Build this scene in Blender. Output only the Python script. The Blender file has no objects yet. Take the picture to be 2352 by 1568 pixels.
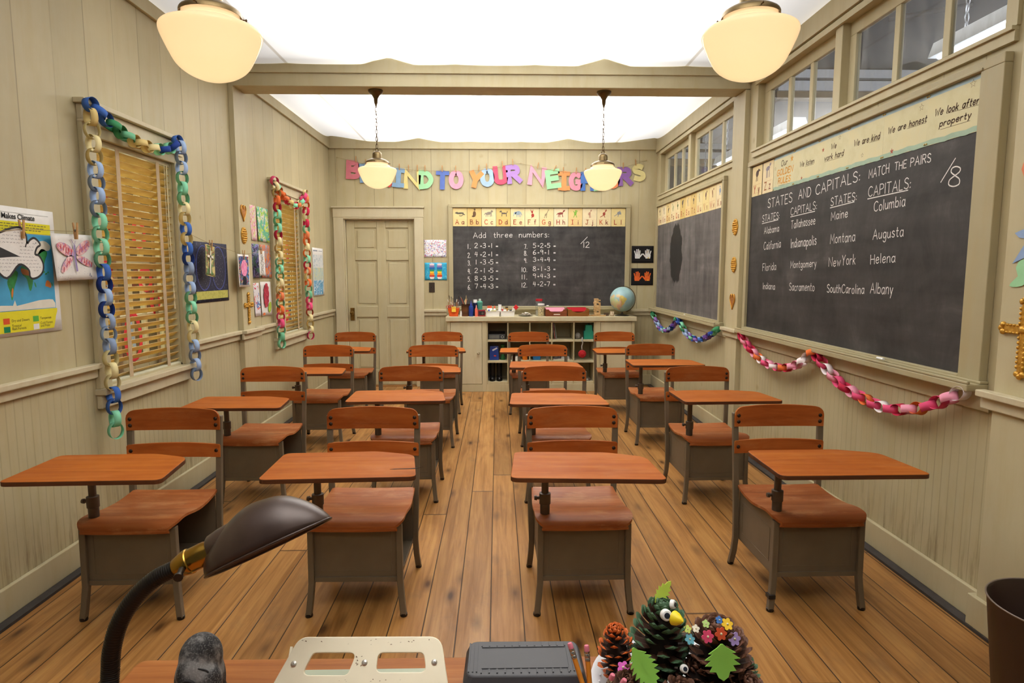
import bpy, bmesh, math, random
from mathutils import Matrix, Vector, Euler
PI = math.pi
scene = bpy.context.scene
C = scene.collection
# ------------------------------------------------------------------ camera
cam_d = bpy.data.cameras.new('camera')
cam = bpy.data.objects.new('camera', cam_d)
C.objects.link(cam)
cam_d.sensor_width = 36.0
cam_d.lens = 1447.35 / 2352 * 36.0
cam_d.clip_start = 0.05
cam_d.clip_end = 60
cam.location = (0, 0, 1.4)
cam.rotation_euler = (PI / 2 - 0.1098, 0, -0.0231)
scene.camera = cam
# ------------------------------------------------------------------ colour management
vs = scene.view_settings
vs.view_transform = 'Standard'
vs.look = 'None'
vs.gamma = 1.0
vs.use_curve_mapping = False
vs.exposure = 0.0
# ------------------------------------------------------------------ world and large lights
world = bpy.data.worlds.new('studio_world')
scene.world = world
world.use_nodes = True
bg = world.node_tree.nodes['Background']
bg.inputs['Color'].default_value = (0.9, 0.86, 0.8, 1)
bg.inputs['Strength'].default_value = 0.10


def area_light(name, loc, rot, sx, sy, power, col=(1, 1, 1)):
    d = bpy.data.lights.new(name, 'AREA')
    d.shape = 'RECTANGLE'
    d.size = sx
    d.size_y = sy
    d.energy = power
    d.color = col
    o = bpy.data.objects.new(name, d)
    C.objects.link(o)
    o.location = loc
    o.rotation_euler = rot
    return o


# bank lights above the stretched-cloth ceiling sections, kept to the middle of the room
area_light('ceiling_bank_light', (0.0, 3.75, 3.62), (0, 0, 0), 1.9, 1.7, 140, (1, 0.985, 0.965))
area_light('ceiling_bank_light', (0.0, 6.45, 3.62), (0, 0, 0), 2.3, 1.8, 218, (1, 0.985, 0.965))
area_light('ceiling_bank_light', (0.0, 0.55, 3.62), (0, 0, 0), 1.5, 1.3, 125, (1, 0.985, 0.965))
# unseen lights added in the hall outside to brighten the blinds and roof beams
area_light('hall_fill_light', (-3.15, 4.6, 1.7), (0, -PI / 2, 0), 2.4, 5.0, 150, (1, 0.88, 0.62))
area_light('hall_fill_light', (5.4, 2.6, 3.3), (math.radians(96), 0, 0), 3.5, 1.4, 170, (0.97, 0.98, 1))
area_light('hall_fill_light', (3.2, 5.5, 2.2), (PI, 0, 0), 0.9, 6.0, 22, (0.95, 0.97, 1))

rnd = random.Random(11)
# ------------------------------------------------------------------ room numbers (metres)
XL, XR, YB = -1.997, 1.919, 7.70
FLOOR_TO_CLOTH = 2.925


def lin(c):
    if isinstance(c, str):
        c = [int(c[i:i + 2], 16) for i in (0, 2, 4)]
    return tuple(((v / 255) / 12.92 if v / 255 <= 0.04045 else ((v / 255 + 0.055) / 1.055) ** 2.4) for v in c) + (1,)


# ------------------------------------------------------------------ materials
class NT:
    def __init__(s, name):
        s.m = bpy.data.materials.new(name)
        s.m.use_nodes = True
        s.t = s.m.node_tree
        s.b = s.t.nodes['Principled BSDF']
        s.out = s.t.nodes['Material Output']

    def n(s, typ, **kw):
        nd = s.t.nodes.new(typ)
        for k, v in kw.items():
            if k.startswith('i_'):
                key = k[2:]
                key = int(key) if key.isdigit() else key
                nd.inputs[key].default_value = v
            else:
                setattr(nd, k, v)
        return nd

    def l(s, a, b):
        s.t.links.new(a, b)

    def math(s, op, a, b=None, c=None):
        nd = s.n('ShaderNodeMath', operation=op)
        for i, x in enumerate((a, b, c)):
            if x is None:
                continue
            if isinstance(x, (int, float)):
                nd.inputs[i].default_value = x
            else:
                s.l(x, nd.inputs[i])
        return nd.outputs[0]

    def mix(s, f, a, b, blend='MIX'):
        nd = s.n('ShaderNodeMix', data_type='RGBA', blend_type=blend)
        for i, x in ((0, f), (6, a), (7, b)):
            if isinstance(x, (int, float)) and i:
                x = (x, x, x, 1)
            if isinstance(x, (int, float, tuple)):
                nd.inputs[i].default_value = x
            else:
                s.l(x, nd.inputs[i])
        return nd.outputs[2]

    def ramp(s, f, stops, interp='LINEAR'):
        nd = s.n('ShaderNodeValToRGB')
        nd.color_ramp.interpolation = interp
        e = nd.color_ramp.elements
        while len(e) < len(stops):
            e.new(0.5)
        for i, (p, c) in enumerate(stops):
            e[i].position = p
            e[i].color = c if isinstance(c, tuple) else (c, c, c, 1)
        s.l(f, nd.inputs[0])
        return nd.outputs[0]

    def noise(s, vec, scale, detail=3, rough=0.55, dist=0.0):
        nd = s.n('ShaderNodeTexNoise')
        nd.inputs['Scale'].default_value = scale
        nd.inputs['Detail'].default_value = detail
        nd.inputs['Roughness'].default_value = rough
        nd.inputs['Distortion'].default_value = dist
        if vec is not None:
            s.l(vec, nd.inputs['Vector'])
        return nd.outputs['Fac']

    def mapping(s, vec, scale=(1, 1, 1), loc=(0, 0, 0), rot=(0, 0, 0)):
        nd = s.n('ShaderNodeMapping')
        nd.inputs['Scale'].default_value = scale
        nd.inputs['Location'].default_value = loc
        nd.inputs['Rotation'].default_value = rot
        s.l(vec, nd.inputs['Vector'])
        return nd.outputs[0]

    def obj(s):
        return s.n('ShaderNodeTexCoord').outputs['Object']

    def pos(s):
        return s.n('ShaderNodeNewGeometry').outputs['Position']

    def bump(s, h, strength=0.3, dist=0.01):
        nd = s.n('ShaderNodeBump')
        nd.inputs['Strength'].default_value = strength
        nd.inputs['Distance'].default_value = dist
        s.l(h, nd.inputs['Height'])
        s.l(nd.outputs[0], s.b.inputs['Normal'])

    def set(s, **kw):
        for k, v in kw.items():
            i = s.b.inputs[k.replace('_', ' ')]
            if isinstance(v, (int, float, tuple)):
                i.default_value = v
            else:
                s.l(v, i)
        return s


_cache = {}


def paint(name, col, rough=0.5, metal=0.0, var=0.12, scale=14, bump=0.0, coat=0.0, spec=0.5):
    """a plain finish with a faint mottling"""
    if name in _cache:
        return _cache[name]
    t = NT(name)
    c = lin(col)
    v = t.noise(t.obj(), scale, 4)
    d = tuple(x * (1 - var) for x in c[:3]) + (1,)
    h = tuple(min(1, x * (1 + var * 0.6)) for x in c[:3]) + (1,)
    t.set(Base_Color=t.ramp(v, [(0.3, d), (0.7, h)]), Roughness=rough, Metallic=metal)
    t.b.inputs['Specular IOR Level'].default_value = spec
    t.b.inputs['Coat Weight'].default_value = coat
    if bump:
        t.bump(t.noise(t.obj(), scale * 6, 3), bump, 0.002)
    _cache[name] = t.m
    return t.m


def paper(name, col, rough=0.85):
    return paint('paper_' + name, col, rough, var=0.06, scale=20, spec=0.2)


def cream(name, axis=None, bead=False, base='b9ae8b'):
    """old cream paint; axis 0/1 = boards laid side by side along x/y, bead = narrow beadboard below the rail"""
    t = NT(name)
    p = t.pos()
    sep = t.n('ShaderNodeSeparateXYZ')
    t.l(p, sep.inputs[0])
    big = t.noise(p, 1.7, 4, 0.6)
    fine = t.noise(t.mapping(p, (14, 14, 2.2)), 1.0, 5, 0.65)
    b = lin(base)
    col = t.ramp(big, [(0.25, tuple(x * 0.86 for x in b[:3]) + (1,)), (0.6, b), (0.85, tuple(min(1, x * 1.05) for x in b[:3]) + (1,))])
    col = t.mix(t.ramp(fine, [(0.35, 0.22), (0.55, 0.0)]), col, lin('a8935f'))
    h = fine
    if axis is not None:
        ax = sep.outputs[axis]
        z = sep.outputs[2]
        low = t.math('LESS_THAN', z, 0.9)

        def groove(pitch, phase, w):
            q = t.math('DIVIDE', t.math('SUBTRACT', ax, phase), pitch)
            fr = t.math('FRACT', q)
            d = t.math('MULTIPLY', t.math('ABSOLUTE', t.math('SUBTRACT', fr, 0.5)), 2.0)
            g = t.math('SMOOTH_MAX', 0, 0, 0)
            mr = t.n('ShaderNodeMapRange')
            mr.inputs[1].default_value = 1 - 2 * w / pitch
            mr.inputs[2].default_value = 1 - 0.6 * w / pitch
            t.l(d, mr.inputs[0])
            wn = t.n('ShaderNodeTexWhiteNoise', noise_dimensions='1D')
            t.l(t.math('FLOOR', q), wn.inputs['W'])
            return mr.outputs[0], wn.outputs[0]
        pitch = 0.236 if axis == 1 else 0.2265
        ph = 2.769 if axis == 1 else -0.1055
        gU, idU = groove(pitch, ph, 0.0042)
        gL, idL = groove(0.0465, 0.0, 0.0042)
        g = t.mix(low, gU, gL)
        idd = t.mix(low, idU, 0.5)
        # gaps open unevenly along a board
        gapv = t.ramp(t.noise(t.mapping(p, (3.1, 3.1, 0.8), (3, 1, 2)), 1.0, 2), [(0.35, 0.18), (0.62, 1.0)])
        gm = t.math('MULTIPLY', g, t.math('MULTIPLY', gapv, t.mix(low, 0.75, 0.32)))
        tint = t.ramp(idd, [(0.0, (0.92, 0.91, 0.89, 1)), (1.0, (1.03, 1.02, 1.0, 1))])
        col = t.mix(1.0, col, tint, 'MULTIPLY')
        col = t.mix(t.math('MULTIPLY', gm, 0.8), col, lin('4a3a1c'))
        # worn streaks in the beads just above the skirting
        st = t.math('MULTIPLY', t.ramp(z, [(0.10, 1.0), (0.42, 0.0)]), t.ramp(t.noise(t.mapping(p, (26, 26, 3.0)), 1.0, 4, 0.7), [(0.5, 0.0), (0.7, 0.75)]))
        st = t.math('MULTIPLY', st, 0.9)
        col = t.mix(st, col, lin('5d4a24'))
        # knots showing through the paint
        vo = t.n('ShaderNodeTexVoronoi', feature='F1')
        vo.inputs['Scale'].default_value = 2.4
        t.l(p, vo.inputs['Vector'])
        kn = t.math('MULTIPLY', t.ramp(vo.outputs['Distance'], [(0.03, 0.45), (0.075, 0.0)]), t.ramp(big, [(0.5, 0.0), (0.52, 1.0)]))
        col = t.mix(kn, col, lin('8f7746'))
        h = t.math('SUBTRACT', t.math('MULTIPLY', fine, 0.12), g)
    t.set(Base_Color=col, Roughness=0.5)
    t.b.inputs['Specular IOR Level'].default_value = 0.35
    t.bump(h, 0.22, 0.004)
    return t.m


def wood(name, c_dark, c_mid, c_light, rough=0.4, grain=(2.0, 26, 26), rand=0.35, worn=0.0, spec=0.3, coat=0.0):
    """varnished wood, grain along local x"""
    t = NT(name)
    o = t.obj()
    oi = t.n('ShaderNodeObjectInfo')
    off = t.n('ShaderNodeVectorMath', operation='SCALE')
    cmb = t.n('ShaderNodeCombineXYZ')
    for i in range(3):
        t.l(oi.outputs['Random'], cmb.inputs[i])
    t.l(cmb.outputs[0], off.inputs[0])
    off.inputs['Scale'].default_value = 31.0
    add = t.n('ShaderNodeVectorMath', operation='ADD')
    t.l(o, add.inputs[0])
    t.l(off.outputs[0], add.inputs[1])
    v = add.outputs[0]
    g = t.noise(t.mapping(v, grain), 1.0, 6, 0.6, 0.6)
    big = t.noise(v, 4.0, 3)
    col = t.ramp(g, [(0.25, lin(c_dark)), (0.5, lin(c_mid)), (0.78, lin(c_light))])
    col = t.mix(t.ramp(big, [(0.35, 0.35), (0.65, 0.0)]), col, lin(c_dark))
    hue = t.ramp(oi.outputs['Random'], [(0, (1 - rand, 1 - rand * 1.15, 1 - rand * 1.2, 1)), (1, (1 + rand * 0.35, 1 + rand * 0.35, 1 + rand * 0.35, 1))])
    col = t.mix(1.0, col, hue, 'MULTIPLY')
    if worn:
        wv = t.noise(t.mapping(v, (3, 9, 9), (5, 2, 1)), 1.4, 6, 0.7)
        col = t.mix(t.math('MULTIPLY', t.ramp(wv, [(0.52, 0.0), (0.66, 1.0)]), worn), col, lin('cf9a68'))
    r = t.math('ADD', t.math('MULTIPLY', t.noise(v, 9, 4), 0.25), rough - 0.12)
    t.set(Base_Color=col, Roughness=r)
    t.b.inputs['Specular IOR Level'].default_value = spec
    t.b.inputs['Coat Weight'].default_value = coat
    t.b.inputs['Coat Roughness'].default_value = 0.25
    t.bump(g, 0.08, 0.002)
    return t.m


def slate(name, seed, amount=1.0, swipe=None, haze=0.0):
    """chalkboard with eraser clouds; swipe = (x, y, rx, ry) of a wet-wiped patch in the board's own plane"""
    t = NT(name)
    o = t.mapping(t.obj(), (1, 1, 1), (seed * 7.3, seed * 3.1, 0))
    a = t.noise(t.mapping(o, (2.1, 3.2, 1)), 1.0, 5, 0.62, 0.6)
    b = t.noise(t.mapping(o, (7, 2.6, 1), (3, 8, 0)), 1.0, 5, 0.7, 0.8)
    c = t.noise(t.mapping(o, (1.0, 14, 1), (1, 4, 0)), 1.0, 3, 0.5)
    f = t.math('ADD', t.math('MULTIPLY', a, 0.5), t.math('ADD', t.math('MULTIPLY', b, 0.3), t.math('MULTIPLY', c, 0.2)))
    f = t.ramp(f, [(0.36, 0.0), (0.55, 0.35 * amount), (0.72, 1.0 * amount)])
    if haze:
        st_ = t.noise(t.mapping(o, (9, 1.2, 1), (5, 2, 0)), 1.0, 5, .6, .5)
        f = t.math('ADD', f, t.math('MULTIPLY', t.ramp(st_, [(.3, .25), (.7, 1.0)]), haze))
    if swipe:
        sx, sy, rx, ry = swipe
        sp = t.n('ShaderNodeSeparateXYZ')
        t.l(t.obj(), sp.inputs[0])
        dx = t.math('DIVIDE', t.math('SUBTRACT', sp.outputs[0], sx), rx)
        dy = t.math('DIVIDE', t.math('SUBTRACT', sp.outputs[1], sy), ry)
        d = t.math('ADD', t.math('MULTIPLY', dx, dx), t.math('MULTIPLY', dy, dy))
        d = t.math('ADD', d, t.math('MULTIPLY', t.math('SUBTRACT', t.noise(t.obj(), 9, 4), 0.5), 1.2))
        k = t.ramp(d, [(0.85, 1.0), (1.0, 0.0)])
        f = t.math('MULTIPLY', f, t.math('SUBTRACT', 1.0, t.math('MULTIPLY', k, 0.95)))
    col = t.mix(f, lin('242322'), lin('7d7875'))
    t.set(Base_Color=col, Roughness=0.6)
    t.b.inputs['Specular IOR Level'].default_value = 0.3
    return t.m


def splat(name, base, cols, scale=18, cover=0.56, rough=0.7, stretch=(1, 1, 1)):
    """finger-paint blotches"""
    t = NT(name)
    o = t.obj()
    col = lin(base)
    for i, c in enumerate(cols):
        f = t.noise(t.mapping(o, stretch, (i * 3.7 + len(name), i * 9.1, i * 2.2)), scale, 3, 0.6, 0.8)
        k = t.ramp(f, [(cover, 0.0), (cover + 0.03, 1.0)])
        col = t.mix(k, col, lin(c))
    t.set(Base_Color=col, Roughness=rough)
    t.b.inputs['Specular IOR Level'].default_value = 0.25
    return t.m


def glass_mat(name, tint=(0.9, 0.95, 0.95), rough=0.02, op=0.06, dirt=0.0):
    """thin pane: mostly clear with a reflection, optionally dusty"""
    t = NT(name)
    tr = t.n('ShaderNodeBsdfTransparent')
    tr.inputs[0].default_value = tint + (1,)
    gl = t.n('ShaderNodeBsdfGlossy')
    gl.inputs['Roughness'].default_value = rough
    fr = t.n('ShaderNodeFresnel')
    fr.inputs[0].default_value = 1.45
    mx = t.n('ShaderNodeMixShader')
    bf = t.n('ShaderNodeNewGeometry').outputs['Backfacing']
    t.l(t.math('MULTIPLY', fr.outputs[0], t.math('SUBTRACT', 1.0, bf)), mx.inputs[0])
    t.l(tr.outputs[0], mx.inputs[1])
    t.l(gl.outputs[0], mx.inputs[2])
    df = t.n('ShaderNodeBsdfDiffuse')
    df.inputs[0].default_value = (0.6, 0.6, 0.58, 1)
    m2 = t.n('ShaderNodeMixShader')
    if dirt:
        f = t.math('ADD', t.math('MULTIPLY', t.ramp(t.noise(t.mapping(t.pos(), (9, 9, 2.5)), 1.0, 5, 0.7), [(0.4, 0.0), (0.8, 1.0)]), dirt), op)
        t.l(f, m2.inputs[0])
    else:
        m2.inputs[0].default_value = op
    t.l(mx.outputs[0], m2.inputs[1])
    t.l(df.outputs[0], m2.inputs[2])
    t.l(m2.outputs[0], t.out.inputs[0])
    return t.m


# ------------------------------------------------------------------ mesh builder
class B:
    def __init__(s):
        s.v = []
        s.f = []
        s.sm = []
        s.mi = []
        s.M = Matrix()
        s.cm = 0

    def at(s, loc=(0, 0, 0), rot=(0, 0, 0), sc=(1, 1, 1)):
        s.M = Matrix.Translation(loc) @ Euler(rot).to_matrix().to_4x4() @ Matrix.Diagonal((*sc, 1))
        return s

    def add(s, vs_, fs, smooth=False):
        k = len(s.v)
        s.v += [s.M @ Vector(p) for p in vs_]
        for f in fs:
            s.f.append([i + k for i in f])
            s.sm.append(smooth)
            s.mi.append(s.cm)

    def box(s, x0, x1, y0, y1, z0, z1):
        s.add([(x0, y0, z0), (x1, y0, z0), (x1, y1, z0), (x0, y1, z0), (x0, y0, z1), (x1, y0, z1), (x1, y1, z1), (x0, y1, z1)],
              [(0, 3, 2, 1), (4, 5, 6, 7), (0, 1, 5, 4), (1, 2, 6, 5), (2, 3, 7, 6), (3, 0, 4, 7)])
        return s

    def cbox(s, c, d):
        return s.box(c[0] - d[0] / 2, c[0] + d[0] / 2, c[1] - d[1] / 2, c[1] + d[1] / 2, c[2] - d[2] / 2, c[2] + d[2] / 2)

    def prism(s, poly, z0, z1):
        """polygon in local xy pushed along z (counter-clockwise)"""
        a = sum(poly[i][0] * poly[(i + 1) % len(poly)][1] - poly[(i + 1) % len(poly)][0] * poly[i][1] for i in range(len(poly)))
        if a < 0:
            poly = poly[::-1]
        n = len(poly)
        vs_ = [(x, y, z0) for x, y in poly] + [(x, y, z1) for x, y in poly]
        s.add(vs_, [tuple(range(n))[::-1], tuple(range(n, 2 * n))] + [(i, (i + 1) % n, n + (i + 1) % n, n + i) for i in range(n)])
        return s

    def face(s, poly, z=0.0):
        a = sum(poly[i][0] * poly[(i + 1) % len(poly)][1] - poly[(i + 1) % len(poly)][0] * poly[i][1] for i in range(len(poly)))
        if a < 0:
            poly = poly[::-1]
        s.add([(x, y, z) for x, y in poly], [tuple(range(len(poly)))])
        return s

    def extr_x(s, prof, x0, x1, smooth=False):
        """closed profile in (y, z) pushed along x"""
        n = len(prof)
        vs_ = [(x0, y, z) for y, z in prof] + [(x1, y, z) for y, z in prof]
        s.add(vs_, [(i, (i + 1) % n, n + (i + 1) % n, n + i) for i in range(n)], smooth)
        s.add(vs_, [tuple(range(n))[::-1], tuple(range(n, 2 * n))])
        return s

    def lathe(s, prof, n=24, axis='z', c=(0, 0, 0), crease=40):
        """profile of (r, z) from bottom to top, sharp corners split"""
        segs = []
        cur = [prof[0]]
        for i in range(1, len(prof)):
            cur.append(prof[i])
            if i < len(prof) - 1:
                a = Vector((prof[i][0] - prof[i - 1][0], prof[i][1] - prof[i - 1][1]))
                b = Vector((prof[i + 1][0] - prof[i][0], prof[i + 1][1] - prof[i][1]))
                if a.length > 1e-9 and b.length > 1e-9 and math.degrees(a.angle(b)) > crease:
                    segs.append(cur)
                    cur = [prof[i]]
        segs.append(cur)
        for sg in segs:
            vs_ = []
            for r, z in sg:
                for k in range(n):
                    a = 2 * PI * k / n
                    p = (r * math.cos(a), r * math.sin(a), z)
                    if axis == '-y':
                        p = (p[0], -p[2], p[1])
                    elif axis == 'y':
                        p = (p[0], p[2], -p[1])
                    elif axis == 'x':
                        p = (p[2], p[0], p[1])
                    vs_.append((p[0] + c[0], p[1] + c[1], p[2] + c[2]))
            fs = []
            for j in range(len(sg) - 1):
                for k in range(n):
                    a, b, d, e = j * n + k, j * n + (k + 1) % n, (j + 1) * n + (k + 1) % n, (j + 1) * n + k
                    if sg[j][0] < 1e-7:
                        fs.append((a, d, e))
                    elif sg[j + 1][0] < 1e-7:
                        fs.append((a, b, d))
                    else:
                        fs.append((a, b, d, e))
            s.add(vs_, fs, True)
        return s

    def cyl(s, p, q, r, r2=None, n=14, caps=True):
        r2 = r if r2 is None else r2
        p, q = Vector(p), Vector(q)
        d = (q - p)
        z = d.normalized()
        x = z.orthogonal().normalized()
        y = z.cross(x)
        vs_ = [p + (x * math.cos(2 * PI * k / n) + y * math.sin(2 * PI * k / n)) * r for k in range(n)] + \
              [q + (x * math.cos(2 * PI * k / n) + y * math.sin(2 * PI * k / n)) * r2 for k in range(n)]
        s.add(vs_, [(k, (k + 1) % n, n + (k + 1) % n, n + k) for k in range(n)], True)
        if caps:
            s.add(vs_, [tuple(range(n))[::-1], tuple(range(n, 2 * n))])
        return s

    def tube(s, path, r, n=8, caps=True, closed=False, flat=1.0):
        P = [Vector(p) for p in path]
        m = len(P)
        rs = r if isinstance(r, (list, tuple)) else [r] * m
        up = None
        vs_ = []
        for i in range(m):
            if closed:
                d = P[(i + 1) % m] - P[i - 1]
            else:
                d = P[min(i + 1, m - 1)] - P[max(i - 1, 0)]
            d.normalize()
            if up is None:
                up = d.orthogonal().normalized()
            up = (up - d * up.dot(d))
            if up.length < 1e-6:
                up = d.orthogonal()
            up.normalize()
            sd = d.cross(up)
            for k in range(n):
                a = 2 * PI * k / n
                vs_.append(P[i] + up * (math.cos(a) * rs[i]) + sd * (math.sin(a) * rs[i] * flat))
        fs = []
        for i in range(m if closed else m - 1):
            for k in range(n):
                j = (i + 1) % m
                fs.append((i * n + k, i * n + (k + 1) % n, j * n + (k + 1) % n, j * n + k))
        s.add(vs_, fs, True)
        if caps and not closed:
            s.add(vs_, [tuple(range(n))[::-1], tuple(range((m - 1) * n, m * n))])
        return s

    def ball(s, c, r, seg=16, ring=10):
        r = (r, r, r) if isinstance(r, (int, float)) else r
        vs_ = [(c[0], c[1], c[2] - r[2])]
        for j in range(1, ring):
            t = -PI / 2 + PI * j / ring
            for k in range(seg):
                a = 2 * PI * k / seg
                vs_.append((c[0] + r[0] * math.cos(t) * math.cos(a), c[1] + r[1] * math.cos(t) * math.sin(a), c[2] + r[2] * math.sin(t)))
        vs_.append((c[0], c[1], c[2] + r[2]))
        fs = [(0, 1 + (k + 1) % seg, 1 + k) for k in range(seg)]
        for j in range(ring - 2):
            for k in range(seg):
                a = 1 + j * seg
                fs.append((a + k, a + (k + 1) % seg, a + seg + (k + 1) % seg, a + seg + k))
        a = 1 + (ring - 2) * seg
        fs += [(a + k, a + (k + 1) % seg, len(vs_) - 1) for k in range(seg)]
        s.add(vs_, fs, True)
        return s

    def strip(s, pts, w, z=0.0, t=0.0, ends=0.0):
        """ribbon of width w along a 2D polyline; t > 0 makes it a slab"""
        P = [Vector(p) for p in pts]
        if len(P) < 2:
            return s
        if ends:
            P[0] = P[0] + (P[0] - P[1]).normalized() * ends
            P[-1] = P[-1] + (P[-1] - P[-2]).normalized() * ends
        L, R = [], []
        m = len(P)
        for i in range(m):
            a = (P[i] - P[i - 1]).normalized() if i > 0 else None
            b = (P[i + 1] - P[i]).normalized() if i < m - 1 else None
            d = (a + b) if a is not None and b is not None else (a if b is None else b)
            if d.length < 1e-6:
                d = a
            d = d.normalized()
            nrm = Vector((-d.y, d.x))
            k = 1.0
            if a is not None and b is not None:
                k = min(1.6, 1 / max(0.3, nrm.dot(Vector((-a.y, a.x)))))
            L.append(P[i] + nrm * w / 2 * k)
            R.append(P[i] - nrm * w / 2 * k)
        if not t:
            vs_ = [(p.x, p.y, z) for p in L] + [(p.x, p.y, z) for p in R]
            s.add(vs_, [(m + i, m + i + 1, i + 1, i) for i in range(m - 1)])
        else:
            vs_ = [(p.x, p.y, zz) for zz in (z, z + t) for p in L + R]
            o = 2 * m
            fs = []
            for i in range(m - 1):
                fs += [(o + m + i, o + m + i + 1, o + i + 1, o + i), (i, i + 1, m + i + 1, m + i), (i, o + i, o + i + 1, i + 1), (m + i, m + i + 1, o + m + i + 1, o + m + i)]
            fs += [(0, m, o + m, o), (m - 1, o + m - 1, o + 2 * m - 1, 2 * m - 1)]
            s.add(vs_, fs)
        return s

    def build(s, name, mats, parent=None, loc=None, rot=None, bevel=0.0, seg=2, subd=0):
        me = bpy.data.meshes.new(name)
        me.from_pydata([tuple(p) for p in s.v], [], s.f)
        me.polygons.foreach_set('use_smooth', s.sm)
        me.polygons.foreach_set('material_index', s.mi)
        for m in (mats if isinstance(mats, (list, tuple)) else [mats]):
            me.materials.append(m)
        me.update()
        o = bpy.data.objects.new(name, me)
        C.objects.link(o)
        if parent is not None:
            o.parent = parent
        if loc is not None:
            o.location = loc
        if rot is not None:
            o.rotation_euler = rot
        if bevel:
            md = o.modifiers.new('bevel', 'BEVEL')
            md.width = bevel
            md.segments = seg
            md.limit_method = 'ANGLE'
            md.angle_limit = math.radians(40)
            md.harden_normals = False
        if subd:
            md = o.modifiers.new('subdivision', 'SUBSURF')
            md.levels = md.render_levels = subd
        return o


def tag(o, label, cat, group=None):
    o['label'] = label
    o['category'] = cat
    if group:
        o['group'] = group
    return o


def thing(name, label, cat, loc=(0, 0, 0), rot=(0, 0, 0), group=None, M=None):
    o = bpy.data.objects.new(name, None)
    o.empty_display_size = 0.05
    C.objects.link(o)
    if M is not None:
        o.location = M.to_translation()
        o.rotation_euler = M.to_euler()
    else:
        o.location = loc
        o.rotation_euler = rot
    return tag(o, label, cat, group)


def struct(b, name, mat, parent=None, bevel=0.0, **kw):
    o = b.build(name, mat, parent, bevel=bevel, **kw)
    if parent is None:
        o['kind'] = 'structure'
    return o


def dup(root, label=None, group=None):
    r = root.copy()
    C.objects.link(r)
    for ch in list(root.children):
        c = ch.copy()
        C.objects.link(c)
        c.parent = r
        for g in list(ch.children):
            d = g.copy()
            C.objects.link(d)
            d.parent = c
    if label:
        r['label'] = label
    if group:
        r['group'] = group
    return r


def LW(y, z, off=0.0, roll=0.0):
    """frame on the left wall: local x runs along +y, local y up, local z into the room"""
    return Matrix(((0, 0, 1, XL + off), (1, 0, 0, y), (0, 1, 0, z), (0, 0, 0, 1))) @ Matrix.Rotation(roll, 4, 'Z')


def RW(u, z, off=0.0, roll=0.0):
    """frame on the right wall: local x runs along -y (u = -y)"""
    return Matrix(((0, 0, -1, XR - off), (-1, 0, 0, -u), (0, 1, 0, z), (0, 0, 0, 1))) @ Matrix.Rotation(roll, 4, 'Z')


def BW(x, z, off=0.0, roll=0.0):
    return Matrix(((1, 0, 0, x), (0, 0, -1, YB - off), (0, 1, 0, z), (0, 0, 0, 1))) @ Matrix.Rotation(roll, 4, 'Z')


def catmull(pts, k=6, closed=False):
    P = [Vector(p) for p in pts]
    n = len(P)
    if n < 3:
        return P
    out = []
    for i in range(n if closed else n - 1):
        p1, p2 = P[i], P[(i + 1) % n]
        p0 = P[i - 1] if (i > 0 or closed) else p1 * 2 - p2
        p3 = P[(i + 2) % n] if (i + 2 < n or closed) else p2 * 2 - p1
        for j in range(k):
            t = j / k
            out.append(0.5 * ((2 * p1) + (p2 - p0) * t + (2 * p0 - 5 * p1 + 4 * p2 - p3) * t * t + (3 * p1 - p0 - 3 * p2 + p3) * t ** 3))
    if not closed:
        out.append(P[-1])
    return out


def ell(cx, cy, rx, ry, rot=0.0, n=18):
    c, s = math.cos(rot), math.sin(rot)
    return [(cx + rx * math.cos(2 * PI * k / n) * c - ry * math.sin(2 * PI * k / n) * s, cy + rx * math.cos(2 * PI * k / n) * s + ry * math.sin(2 * PI * k / n) * c) for k in range(n)]


def rrect(x0, x1, y0, y1, r, n=5):
    out = []
    for cx, cy, a in ((x1 - r, y1 - r, 0), (x0 + r, y1 - r, PI / 2), (x0 + r, y0 + r, PI), (x1 - r, y0 + r, 1.5 * PI)):
        for k in range(n + 1):
            t = a + PI / 2 * k / n
            out.append((cx + r * math.cos(t), cy + r * math.sin(t)))
    return out


def round_poly(pts, rads, n=6):
    """polygon with each corner rounded by its own radius"""
    out = []
    m = len(pts)
    for i in range(m):
        p, a, b = Vector(pts[i]), Vector(pts[i - 1]), Vector(pts[(i + 1) % m])
        r = rads[i] if isinstance(rads, (list, tuple)) else rads
        if r <= 0:
            out.append(tuple(p))
            continue
        u, w = (a - p).normalized(), (b - p).normalized()
        h = u.angle(w) / 2
        d = min(r / math.tan(h), (a - p).length * 0.49, (b - p).length * 0.49)
        p0, p2 = p + u * d, p + w * d
        for k in range(n + 1):
            t = k / n
            q = p0 * (1 - t) ** 2 + p * 2 * t * (1 - t) + p2 * t * t
            out.append((q.x, q.y))
    return out


def plate_with_holes(outer, holes, depth, bevel=0.0):
    """flat plate in xy with cut-outs, returned as a mesh datablock"""
    cu = bpy.data.curves.new('plate', 'CURVE')
    cu.dimensions = '2D'
    cu.fill_mode = 'BOTH'
    cu.extrude = depth / 2
    cu.bevel_depth = bevel
    cu.bevel_resolution = 2
    for poly in [outer] + holes:
        sp = cu.splines.new('POLY')
        sp.points.add(len(poly) - 1)
        for p, q in zip(sp.points, poly):
            p.co = (q[0], q[1], 0, 1)
        sp.use_cyclic_u = True
    o = bpy.data.objects.new('plate', cu)
    C.objects.link(o)
    dg = bpy.context.evaluated_depsgraph_get()
    me = bpy.data.meshes.new_from_object(o.evaluated_get(dg))
    bpy.data.objects.remove(o)
    bpy.data.curves.remove(cu)
    return me


def mesh_obj(name, me, mat, parent=None):
    me.materials.clear()
    me.materials.append(mat)
    o = bpy.data.objects.new(name, me)
    C.objects.link(o)
    o.parent = parent
    return o


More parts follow.
